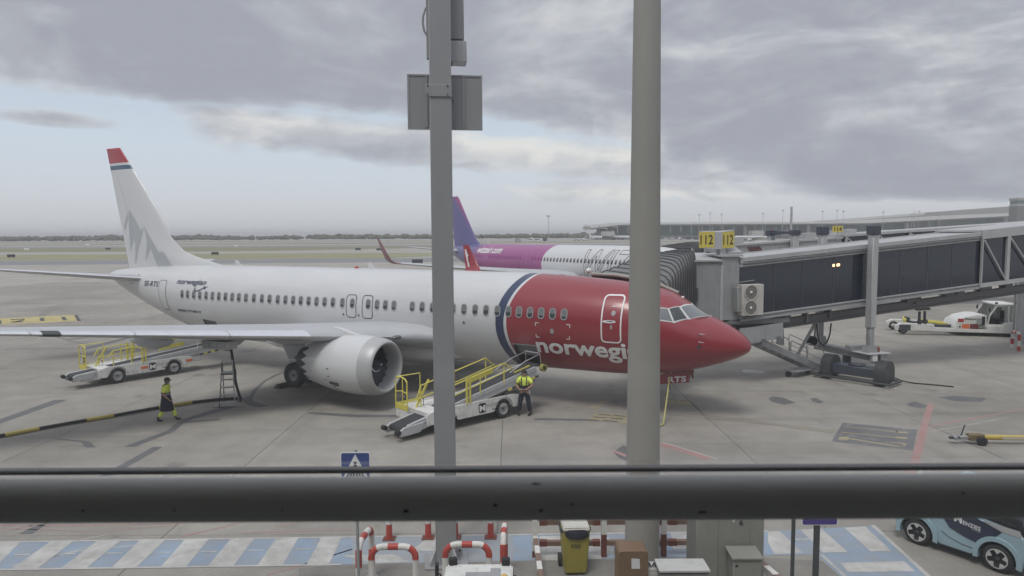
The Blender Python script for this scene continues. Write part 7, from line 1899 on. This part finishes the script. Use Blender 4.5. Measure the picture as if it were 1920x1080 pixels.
# ---- guard rails
gr = thing('guard_rail', 'brown and white guard rail of square bars round the cream mast', 'barrier', (0, 0, 0))
def striped(p, q, n, w_, c0=0):
    p, q = Vector(p), Vector(q)
    for k in range(n): MB().bar(p.lerp(q, k / n), p.lerp(q, (k + 1) / n), w_).build('rail_band', (M_wpaint, M_brwn)[(k + c0) % 2], gr, smooth=0)
striped((.47, 14.6, .42), (.55, 11.2, .42), 10, .10)
for z in (.30, .76):
    MB().bb((.56, 14.36, z - .05), (1.86, 14.46, z + .05)).build('rail', M_brwn, gr, smooth=0)
    MB().bb((2.0, 14.36, z - .05), (4.6, 14.46, z + .05)).build('rail', M_brwn, gr, smooth=0)
    for a, b in ((.56, .72), (1.70, 1.86), (2.95, 3.15), (3.32, 3.50)):
        MB().bb((a, 14.345, z - .056), (b, 14.475, z + .056)).build('rail_end', M_redb, gr, smooth=0)
for x, z in ((.46, .5), (1.94, .86), (3.22, .86), (4.66, .86)):
    MB().bb((x - .055, 14.35, 0), (x + .055, 14.47, z - .36)).build('post', M_redb, gr, smooth=0)
    MB().bb((x - .055, 14.35, z - .36), (x + .055, 14.47, z + .3)).build('post_top', M_wpaint, gr, smooth=0)
striped((4.7, 14.0, .42), (5.15, 11.6, .42), 7, .12, 1)
# ---- crossing sign and the second sign
M_sblue = mat('sign_blue', (.045, .075, .25), .45, var=.04)
sg_ = thing('crossing_sign', 'blue square pedestrian crossing sign with white triangle on thin pole', 'sign', (-2.905, 12.5, 0), 0)
MB().cyl((0, .05, 0), (0, .05, 2.95), .030, n=12).build('pole', M_grey, sg_)
SZ, SWD = 2.64, .275
MB().add(*MB().prism([(x, 0, z + SZ) for x, z in rrect(-SWD, SWD, -SWD, SWD, .04)], (0, .012, 0)).__dict__['v'] and ([], [])) if False else None
pl = MB().prism([(x, 0, z + SZ) for x, z in rrect(-SWD, SWD, -SWD, SWD, .04)], (0, .012, 0)).build('plate', M_inkw, sg_, smooth=0)
bl_ = rrect(-SWD + .018, SWD - .018, -SWD + .018, SWD - .018, .03)
decal('blue_field', M_sblue, pl, *poly2d([bl_]), lambda a, b: Vector((a, -.003, b + SZ)))
decal('white_triangle', M_inkw, pl, *poly2d([[(0, .24), (-.23, -.20), (.23, -.20)]]), lambda a, b: Vector((a, -.006, b + SZ)))
decal('walker_head', M_ink, pl, *poly2d([[(.028 * math.cos(k * .785), .075 + .028 * math.sin(k * .785)) for k in range(8)]]), lambda a, b: Vector((a, -.009, b + SZ)))
decal('walker_figure', M_ink, pl, *poly2d([[(0.0, .045), (.03, .03), (.06, -.03), (.045, -.035), (.022, 0), (.02, -.04), (.06, -.13), (.04, -.135), (0, -.06), (-.05, -.135), (-.07, -.13), (-.022, -.04), (-.02, 0), (-.05, -.03), (-.06, -.02), (-.03, .03)]]), lambda a, b: Vector((a, -.009, b + SZ)))
for k in range(6):
    x = -.16 + .056 * k
    decal('crossing_stripe', M_ink, pl, *poly2d([[(x * 1.12, -.195), (x * 1.12 + .034, -.195), (x * .80 + .030, -.115), (x * .80, -.115)]]), lambda a, b: Vector((a, -.0085, b + SZ)))
s2 = thing('back_turned_sign', 'violet blue sign plate on a grey pole showing just under the handrail', 'sign', (5.28, 11.6, 0), 0)
MB().prism([(x, 0, z + 2.17) for x, z in rrect(-.31, .31, -.30, .30, .03)], (0, .014, 0)).build('plate', M_inkw, s2, smooth=0)
MB().prism([(x, -.004, z + 2.17) for x, z in rrect(-.295, .295, -.285, .285, .03)], (0, .003, 0)).build('blue_field', mat('violet_blue_paint', (.07, .05, .24), .45), s2, smooth=0)
MB().cyl((-.02, .06, 0), (-.02, .06, 2.4), .052, n=16).build('pole', M_dark, s2)
tag(MB().cyl((0, 0, 0), (0, 0, 2.35), .032, n=12).build('thin_pole', M_dark, loc=(4.62, 11.1, 0)), 'thin dark pole left of the violet blue sign', 'pole')
# ---- small electric car
car = thing('small_car', 'small pale blue electric car with dark door lettered MENZIES', 'car', (8.929,14.885,0.0), math.atan2(-1.28, .885))
WB = 1.555
M_cblue = mat('car_pale_blue', (.29, .41, .46), .28, var=.03, coat=.6)
M_cnavy = mat('car_navy_film', (.014, .02, .045), .3, coat=.4)
M_cgl = mat('car_dark_glass', (.015, .018, .022), .08, spec=.7)
def carring(x, zb, zt, w_, tw):
    yc = .70
    return [Vector((x, yc - w_, zb + .04)), Vector((x, yc - w_ - .02, (zb + zt) * .42)), Vector((x, yc - w_ + .005, zt - .10)), Vector((x, yc - tw, zt)), Vector((x, yc + tw, zt)), Vector((x, yc + w_ - .005, zt - .10)), Vector((x, yc + w_ + .02, (zb + zt) * .42)), Vector((x, yc + w_, zb + .04)), Vector((x, yc + w_ * .9, zb)), Vector((x, yc - w_ * .9, zb))]
body = MB()
pr = [(-.46, .30), (-.50, .55), (-.40, .80), (-.15, .93), (.3, .98), (1.3, 1.0), (1.75, .95), (2.0, .85), (2.08, .6), (2.02, .28), (1.95, .22)]
pr += [(WB + .37 * math.cos(R(a)), .28 + .38 * math.sin(R(a))) for a in range(0, 181, 15)] + [(1.1, .19), (.45, .19)]
pr += [(.37 * math.cos(R(a)), .28 + .38 * math.sin(R(a))) for a in range(0, 181, 15)] + [(-.42, .25)]
body.prism([(x, 0.0, z) for x, z in pr], (0, 1.40, 0))
body = body.build('body', M_cblue, car, bevel=.035, seg=3)
for xc in (0, WB):
    fl = MB()
    o_ = [(xc + .44 * math.cos(R(a)), .28 + .455 * math.sin(R(a))) for a in range(-12, 193, 12)]; i_ = [(xc + .345 * math.cos(R(a)), .28 + .355 * math.sin(R(a))) for a in range(-12, 193, 12)]
    n = len(o_)
    fl.add([(x, .03, z) for x, z in o_] + [(x, -.035, .28 + (z - .28) * .97) for x, z in o_] + [(x, -.035, z) for x, z in i_] + [(x, .15, z) for x, z in i_], [(i + k * n, i + 1 + k * n, i + 1 + (k + 1) * n, i + (k + 1) * n) for k in range(3) for i in range(n - 1)])
    fl.build('wheel_arch', M_cblue, car, smooth=60)
    MB().bb((xc - .36, .10, .2), (xc + .36, .4, .64)).build('arch_liner', M_black, car, smooth=0)
    w_ = wheel('wheel', (xc, .075, .285), (0, 1, 0), .285, .17, car, rim_r=.68, rim_mat=M_black)
    for k in range(5):
        a = 2 * math.pi * k / 5 + .3
        P_ = [(.055, a - .5), (.185, a - .42), (.185, a + .0), (.12, a - .12)]
        MB().prism([(xc + r_ * math.cos(t_), -.022, .285 + r_ * math.sin(t_)) for r_, t_ in ((.10, a), (.182, a - .34), (.188, a), (.182, a + .34))], (0, .03, 0)).build('rim_blade', mat('rim_pale', (.48, .48, .47), .4), w_, smooth=0)
    MB().lathe([(-.004, .178), (.01, .190), (.01, .198), (-.004, .198)], (xc, -.016, .285), (0, 1, 0), 28, closed=True).build('rim_edge', mat('rim_pale', (.48, .48, .47), .4), w_)
dpl = [(.40, 1.00), (.52, .80), (.66, .62), (.95, .52), (1.18, .48), (1.34, .56), (1.56, .78), (1.62, .86), (1.30, .96), (.9, 1.06)]
decal('door_film', M_cnavy, body, *poly2d([dpl]), lambda a, b: Vector((a, -.008, b)))
MB().tube([(1.52, -.004, .55), (1.46, -.004, .46), (1.2, -.004, .335), (.9, -.004, .35), (.62, -.004, .42), (.5, -.004, .50)], .006, 5).build('door_seam', M_dark, body)
vs, fs = text2d('M', 1, .03); vs = fit2d(vs, .15, .145, (.74, .80))
decal('door_letter', M_inkw, body, vs, fs, lambda a, b: Vector((a, -.014, b - .10 * (a - .74))))
vs, fs = text2d('ENZIES', 1, .02, 0, 1.05); vs = fit2d(vs, .33, .085, (.91, .80))
decal('door_lettering', M_inkw, body, vs, fs, lambda a, b: Vector((a, -.014, b - .10 * (a - .74))))
vs, fs = text2d('AVIATION', 1, .01, 0, 1.05); vs = fit2d(vs, .16, .018, (1.08, .765))
decal('door_small_lettering', M_inkw, body, vs, fs, lambda a, b: Vector((a, -.014, b - .10 * (a - .74))))
cab_ = MB().loft([carring(x, .95, zt, w_, tw) for x, zt, w_, tw in ((-.22, .97, .62, .55), (.25, 1.42, .62, .46), (.6, 1.55, .62, .44), (1.3, 1.55, .62, .44), (1.85, 1.25, .62, .46), (1.98, .98, .62, .5))]).build('cabin', M_cgl, car, bevel=.03)
MB().bb((.45, .22, 1.53), (1.45, 1.18, 1.575)).build('roof', M_cblue, car, bevel=.02)
decal('pale_quarter', mat('car_silver_film', (.40, .40, .40), .35), body, *poly2d([[(1.30, .97), (1.62, .868), (1.74, .86), (1.98, .86), (1.93, .985), (1.3, 1.0)]]), lambda a, b: Vector((a, -.006, b)))
MB().bb((2.0, .08, .62), (2.09, 1.32, .92)).build('rear_panel', M_cnavy, car, bevel=.02)
MB().bar((2.06, .06, .58), (2.06, .06, .98), .05).bar((2.06, .03, .6), (2.09, .3, .57), .05).build('tail_lamp', mat('tail_lamp_red', (.30, .06, .06), .3), car)
MB().add([(2.098, .34, .66), (2.098, .86, .66), (2.098, .86, .78), (2.098, .34, .78)], [(0, 1, 2, 3)]).build('number_plate', M_inkw, car, smooth=0)
vs, fs = text2d('CAB 2', 1, .02); vs = fit2d(vs, .40, .085, (.38, .678))
decal('plate_lettering', M_ink, car, vs, fs, lambda a, b: Vector((2.102, a, b)))
MB().bb((1.98, .05, .24), (2.10, 1.35, .50)).build('rear_bumper', M_cblue, car, bevel=.04, seg=2)
MB().bb((2.06, .2, .33), (2.115, .42, .46)).build('rear_reflector', M_dark, car, bevel=.02)
MB().bb((-.53, .2, .55), (-.48, 1.2, .72)).build('front_panel', M_cnavy, car, bevel=.015)
# red and white guards where the bridge is rooted, far right
pz = (29.134,40.214)
hoop('small red and white hoop guard nearer the tug at the right edge', (29.6, 40.4), R(75), .9, 1.05, .09, B2, 'red and white hoop guards')
hoop('small red and white hoop guard standing at the right frame edge', (30.6, 40.2), R(80), .9, 1.05, .09, B2, 'red and white hoop guards')
rt = thing('bridge_pedestal', 'pale grey round pedestal carrying the far end of the glass bridge', 'pedestal', (32.3, 43.0, 0))
MB().lathe([(0, .95), (.25, .95), (.25, .7), (3.9, .7), (4.3, 1.2), (4.6, 1.2)], n=28).build('drum', M_jgrey2, rt)
for a in range(6): MB().cyl((.9 * math.cos(a), .9 * math.sin(a), .25), (.9 * math.cos(a), .9 * math.sin(a), 3.9), .06, n=8).build('pipe', M_gal, rt)
kp = thing('striped_keep_right_post', 'leaning red and white striped post behind the tug cab', 'marker post', (34.6, 47.2, 0), 0)
for k in range(5):
    MB().cyl((-.06 * k, 0, .9 + .22 * k), (-.06 * (k + 1), 0, .9 + .22 * (k + 1)), .11, n=12).build('band', (M_red, M_wpaint)[k % 2], kp)
MB().cyl((0, 0, 0), (0, 0, .9), .06, n=10).build('stem', M_gal, kp)

# ================================================================ beyond the airfield
M_leaf = mat('far_scrub', (.062, .070, .045), .95, var=.3, scale=.06)
M_leaf2 = mat('far_scrub_pale', (.10, .105, .062), .95, var=.3, scale=.06)
rnd_ = random.Random(5)
def wood(name, n, x0, x1, yf, hmin, hmax, m, label):
    mb = MB()
    for k in range(n):
        x = rnd_.uniform(x0, x1); y = yf(x) + rnd_.uniform(0, 120); h_ = rnd_.uniform(hmin, hmax) * (1 + .35 * noise.noise(Vector((x * .004, 2.3, 0)))); r_ = h_ * rnd_.uniform(.55, .95)
        for c in range(3):
            cx, cy, cz = x + rnd_.uniform(-.5, .5) * r_, y + rnd_.uniform(-.5, .5) * r_, h_ * rnd_.uniform(.35, .72); rr = r_ * rnd_.uniform(.45, .7)
            s0 = len(mb.v); rings = []
            for i in range(5):
                th = math.pi * (i + .15) / 4.3
                rings.append([Vector((cx + rr * math.sin(th) * math.cos(a) * rnd_.uniform(.75, 1.2), cy + rr * math.sin(th) * math.sin(a), cz - rr * .8 * math.cos(th) * rnd_.uniform(.85, 1.1))) for a in [2 * math.pi * j / 7 for j in range(7)]])
            mb.loft(rings, True)
    return tag(mb.build(name, m, smooth=0), label, kind='stuff')
wood('far_wood', 900, -1500, 900, lambda x: 1500 + .12 * abs(x), 7, 11, M_leaf, 'dark line of scrub and trees along the horizon')
wood('far_wood', 420, -1450, -420, lambda x: 1330, 5, 9, M_leaf2, 'paler scrub along the horizon at the left')
wood('far_wood', 300, -420, 300, lambda x: 1430, 5, 10, M_leaf2, 'paler scrub along the horizon left of the far terminal')
M_roof2 = mat('far_roof_grey', (.36, .35, .335), .7, var=.05, scale=.02)
M_fglass = mat('far_green_glass', (.15, .20, .195), .35, var=.2, scale=.05)
M_fwall = mat('far_pale_wall', (.42, .42, .41), .7, var=.1, scale=.05)
ft = thing('far_terminal', 'long low terminal with curved grey roof and green glass front', 'building', (0, 0, 0))
TY = 1000
def rz(x): # roof line: rises from its left tip, long level run, then climbs to the right
    if x < 150: return 18.5 + 4.9 * math.sin(min(1, (x - 112) / 60) * math.pi / 2)
    return 23.4 + .0009 * (x - 150) + (max(0, (x - 500)) * .045 if x < 700 else 9 + (x - 700) * .03)
xs_ = [112 + 14 * k for k in range(70)]
mb = MB()
mb.loft([[Vector((x, TY - 18, rz(x) - 4.6)), Vector((x, TY - 20, rz(x) - 2.6)), Vector((x, TY - 6, rz(x))), Vector((x, TY + 90, rz(x) + 2)), Vector((x, TY + 92, rz(x) - 4))] for x in xs_])
mb.build('roof', M_roof2, ft, smooth=50)
for k in range(60):
    x = 122 + 15.2 * k
    MB().bb((x, TY, 5.5), (x + 14.6, TY + 1, rz(x) - 4.0)).build('glass_bay', M_fglass, ft, smooth=0)
MB().bb((118, TY + .5, 0), (1100, TY + 2, 5.4)).build('lower_wall', M_fwall, ft, smooth=0)
for x in (330, 420, 560, 700): MB().bb((x, TY - 12, 0), (x + 4, TY - 8, rz(x) - 3)).build('mast_column', M_fwall, ft, smooth=0)
for k, x in enumerate((124, 172, 262, 330, 380, 440, 505, 570, 640)):
    MB().bb((x, TY - 46, 5.0), (x + 16, TY - 30, 11.5)).build('bridge_head', M_fwall, ft, smooth=0)
    MB().bb((x + 6, TY - 34, 4.4), (x + 10, TY - 2, 8)).build('bridge_arm', M_roof2, ft, smooth=0)
# second roof climbing behind at the right
mb = MB(); mb.loft([[Vector((x, 1180, 22 + (x - 560) * .055)), Vector((x, 1180, 28 + (x - 560) * .068 + (4 if x > 700 else 0))), Vector((x, 1290, 30 + (x - 560) * .07)), Vector((x, 1290, 22))] for x in (560, 640, 698, 702, 800, 1000, 1200)])
fb = thing('far_hall', 'tall hall with stepped roof rising behind the far terminal', 'building', (0, 0, 0)); mb.build('roof', M_roof2, fb, smooth=30)
MB().bb((700, 1170, 0), (1200, 1179, 30)).build('wall', M_fwall, fb, smooth=0)
# control tower
TX = 436.615
ct = thing('control_tower', 'square grey apron tower with a glazed band under its flat top', 'tower', (TX, 600, 0))
MB().bb((-5, -5, 0), (5, 5, 29.5)).build('shaft', mat('tower_grey', (.20, .20, .20), .7), ct, smooth=0)
MB().bb((-4.9, -4.9, 29.5), (4.9, 4.9, 31.4)).build('parapet_band', M_fwall, ct, smooth=0)
MB().bb((-4.6, -4.6, 31.4), (4.6, 4.6, 34.2)).build('glazing', M_fglass, ct, smooth=0)
MB().bb((-5.2, -5.2, 34.2), (5.2, 5.2, 36.4)).build('flat_top', M_roof2, ct, smooth=0)
# floodlight masts
ORD = ['leftmost', 'second from left', 'third from left', 'fourth from left', 'fifth from left', 'sixth from left', 'seventh from left', 'eighth from left', 'ninth from left', 'tenth from left', 'eleventh from left', 'twelfth from left', 'thirteenth from left', 'fourteenth from left', 'fifteenth from left', 'sixteenth from left', 'seventeenth from left', 'eighteenth from left', 'nineteenth from left', 'twentieth from left']
for px, top, Y, who in [(1028.5,404.0,620.0,0.0),(1099.0,421.0,900.0,1.0),(1310.0,402.0,900.0,2.0),(1330.5,399.0,900.0,3.0),(1352.0,401.0,880.0,4.0),(1466.0,394.0,880.0,5.0),(1429.0,400.0,900.0,6.0),(1540.0,396.0,900.0,7.0),(1567.0,394.0,900.0,8.0),(1579.0,396.0,900.0,9.0),(1653.5,397.0,900.0,10.0),(1707.0,401.0,900.0,11.0),(1712.0,397.0,950.0,12.0),(1720.0,396.0,900.0,13.0),(1740.0,402.0,950.0,14.0),(1758.0,401.0,900.0,15.0),(1123.0,424.0,950.0,16.0)]:
    who = int(who)
    X = (px - 960) / 1300 * Y; Z = 6.882 + (441 - .00524 * (px - 960) - top) / 1300 * Y
    lab = 'slender floodlight mast standing alone beyond the white fuselage of the pink tailed jet' if who == 0 else 'slender floodlight mast, ' + ORD[[1099,1123,1310,1330.5,1352,1429,1466,1540,1567,1579,1653.5,1707,1712,1720,1740,1758].index(px)] + ' of those above the far terminal'
    t = thing('floodlight_mast', lab, 'mast', (X, Y, 0), 0, None if who == 0 else 'floodlight masts on the skyline')
    MB().cyl((0, 0, 0), (0, 0, Z - .6), .34, .2, n=8).build('pole', M_fwall, t)
    MB().lathe([(Z - 1.2, .3), (Z - 1.0, 1.6), (Z - .2, 1.6), (Z, .4)], n=8).build('lamp_ring', M_roof2, t)
# far aircraft
def far_jet(label, x, y, rz_, L_, m_fin, fin_label=None, m_body=M_acw):
    t = thing('far_airliner', label, 'airliner', (x, y, 0), rz_, 'far airliners')
    k = L_ / 40
    r_ = 2.0 * k
    prof = [(0, .05), (.4 * k, .6 * k), (1.5 * k, 1.3 * k), (4 * k, r_), (28 * k, r_), (34 * k, 1.3 * k), (39 * k, .3 * k)]
    MB().lathe(prof, (0, 0, 3.6 * k), (1, 0, 0), 16, caps=True).build('fuselage', m_body, t)
    MB().prism([(32 * k, .2, 5 * k), (38.6 * k, .2, 5 * k), (39.6 * k, .2, 12.4 * k), (37.2 * k, .2, 12.4 * k)], (0, -.4, 0)).build('tail_fin', m_fin, t, smooth=0)
    for s_ in (-1, 1):
        MB().prism([(14 * k, s_ * 1.5 * k, 2.6 * k), (21 * k, s_ * 1.5 * k, 2.6 * k), (24 * k, s_ * 17 * k, 4.2 * k), (22.4 * k, s_ * 17 * k, 4.2 * k)], (0, 0, .4 * k)).build('wing', M_acg, t, smooth=0)
        MB().prism([(34 * k, s_ * .6 * k, 4.6 * k), (38 * k, s_ * .6 * k, 4.6 * k), (39.4 * k, s_ * 7 * k, 5.2 * k), (38 * k, s_ * 7 * k, 5.2 * k)], (0, 0, .25 * k)).build('tailplane', M_acg, t, smooth=0)
        MB().lathe([(0, .9 * k), (1 * k, 1.1 * k), (4 * k, .8 * k)], (12 * k, s_ * 5.5 * k, 1.8 * k), (1, 0, 0), 12, caps=True).build('engine', M_acw, t)
        MB().lathe([(-.3 * k, .1), (-.3 * k, .6 * k), (.3 * k, .6 * k), (.3 * k, .1)], (19 * k, s_ * 3.5 * k, .6 * k), (0, 1, 0), 10).build('wheel', M_black, t)
    MB().lathe([(-.2 * k, .1), (-.2 * k, .45 * k), (.2 * k, .45 * k), (.2 * k, .1)], (5 * k, 0, .45 * k), (0, 1, 0), 10).build('wheel', M_black, t)
    MB().cyl((5 * k, 0, .4 * k), (5 * k, 0, 2.4 * k), .15 * k, n=6).build('nose_leg', M_grey, t)
    MB().prism([(5.5 * k, -r_ * 1.0, 4.1 * k), (29 * k, -r_ * 1.0, 4.1 * k), (29 * k, -r_ * 1.0, 4.35 * k), (5.5 * k, -r_ * 1.0, 4.35 * k)], (0, .1, 0)).build('window_band', M_fglass, t, smooth=0)
    return t
Mrf = mat('far_dark_red_tail', (.20, .05, .06), .5)
far_jet('white far airliner with red and white tail taxiing before the far terminal', (1374 - 960) / 1300 * 640, 640, R(4), 38, Mrf)
far_jet('small white far airliner parked tail on, left end of the far terminal', (1128 - 960) / 1300 * 940, 936, R(110), 40, M_acw)
far_jet('white far airliner half hidden behind the cream mast', (1180 - 960) / 1300 * 940, 936, R(118), 40, M_acw)
far_jet('far airliner whose tail shows over the glass bridge', (1742 - 960) / 1300 * 900, 925, R(60), 40, M_acw)
far_jet('far airliner with pale blue tail beside the apron tower', (1870 - 960) / 1300 * 760, 760, R(130), 46, mat('far_pale_blue', (.16, .36, .50), .5))
# small service vehicles and boards dotted over the airfield
rr_ = random.Random(3)
def far_van(name, label, x, y, w_, d_, h_, m, cat, grp=None):
    t = thing(name, label, cat, (x, y, 0), rr_.uniform(0, 3), grp)
    MB().bb((-w_ / 2, -d_ / 2, .5), (w_ / 2, d_ / 2, h_)).build('body', m, t, bevel=.15)
    MB().bb((-w_ / 2 * .6, -d_ / 2 - .02, h_ * .6), (w_ / 2 * .9, d_ / 2 + .02, h_ * .9)).build('windows', M_dark, t, smooth=0)
    for sx in (-.3, .3): MB().cyl((sx * w_, -d_ / 2 - .05, .45), (sx * w_, d_ / 2 + .05, .45), .45, n=10).build('wheel', M_black, t)
VL = sorted((972, 996, 1009, 1022, 1082, 1100, 1090, 1150, 1165, 1262, 1290, 1305, 1610, 1640, 1655, 1590, 1252, 1275, 1700))
for px, Y in ((972, 700), (996, 760), (1009, 740), (1022, 800), (1082, 820), (1100, 860), (1090, 840), (1150, 900), (1165, 890), (1262, 880), (1290, 900), (1305, 890), (1610, 840), (1640, 860), (1655, 850), (1590, 830), (1252, 870), (1275, 860), (1700, 850)):
    far_van('service_vehicle', 'tiny far service vehicle before the far terminal, ' + ORD[VL.index(px)], (px - 960) / 1300 * Y, Y, rr_.uniform(5, 9), 2.6, rr_.uniform(2.2, 3.6), rr_.choice((M_white, M_white, M_fwall, M_dark)), 'vehicle', 'far service vehicles')
BL_ = sorted((204, 22, 404, 672, 52, 166, 444, 712, 783))
for px, Y, m_ in ((204, 380, M_dark), (22, 240, M_dark), (404, 260, M_dark), (672, 330, M_dark), (52, 380, M_inkw), (166, 600, M_inkw), (444, 480, M_inkw), (712, 320, M_dark), (783, 168, M_dark)):
    t = tag(MB().bb((-1.3, -.15, .3), (1.3, .15, 1.2)).bb((-1, -.1, 0), (-.8, .1, .3)).bb((.8, -.1, 0), (1, .1, .3)).build('airfield_board', m_, smooth=0, loc=((px - 960) / 1300 * Y, Y, -.02)), 'low guidance board in the airfield grass, ' + ORD[BL_.index(px)] + ' of its kind', 'sign', 'airfield boards')

# ================================================================ the air
hz = MB().bb((-5300, -60, -1.2), (5300, 7600, 42)).build('haze', None, smooth=0)
hz.data.materials.clear()
_hm, _nt, _b = _new('thin_haze'); _nt.nodes.remove(_b)
_pv = _nt.nodes.new('ShaderNodeVolumePrincipled')
_pv.inputs['Color'].default_value = (.96, .97, 1.0, 1); _pv.inputs['Density'].default_value = 0.00026; _pv.inputs['Anisotropy'].default_value = 0.2
_nt.links.new(_pv.outputs[0], _nt.nodes['Material Output'].inputs['Volume'])
hz.data.materials.append(_hm)
tag(hz, kind='stuff', label='thin pale haze lying over the airfield')
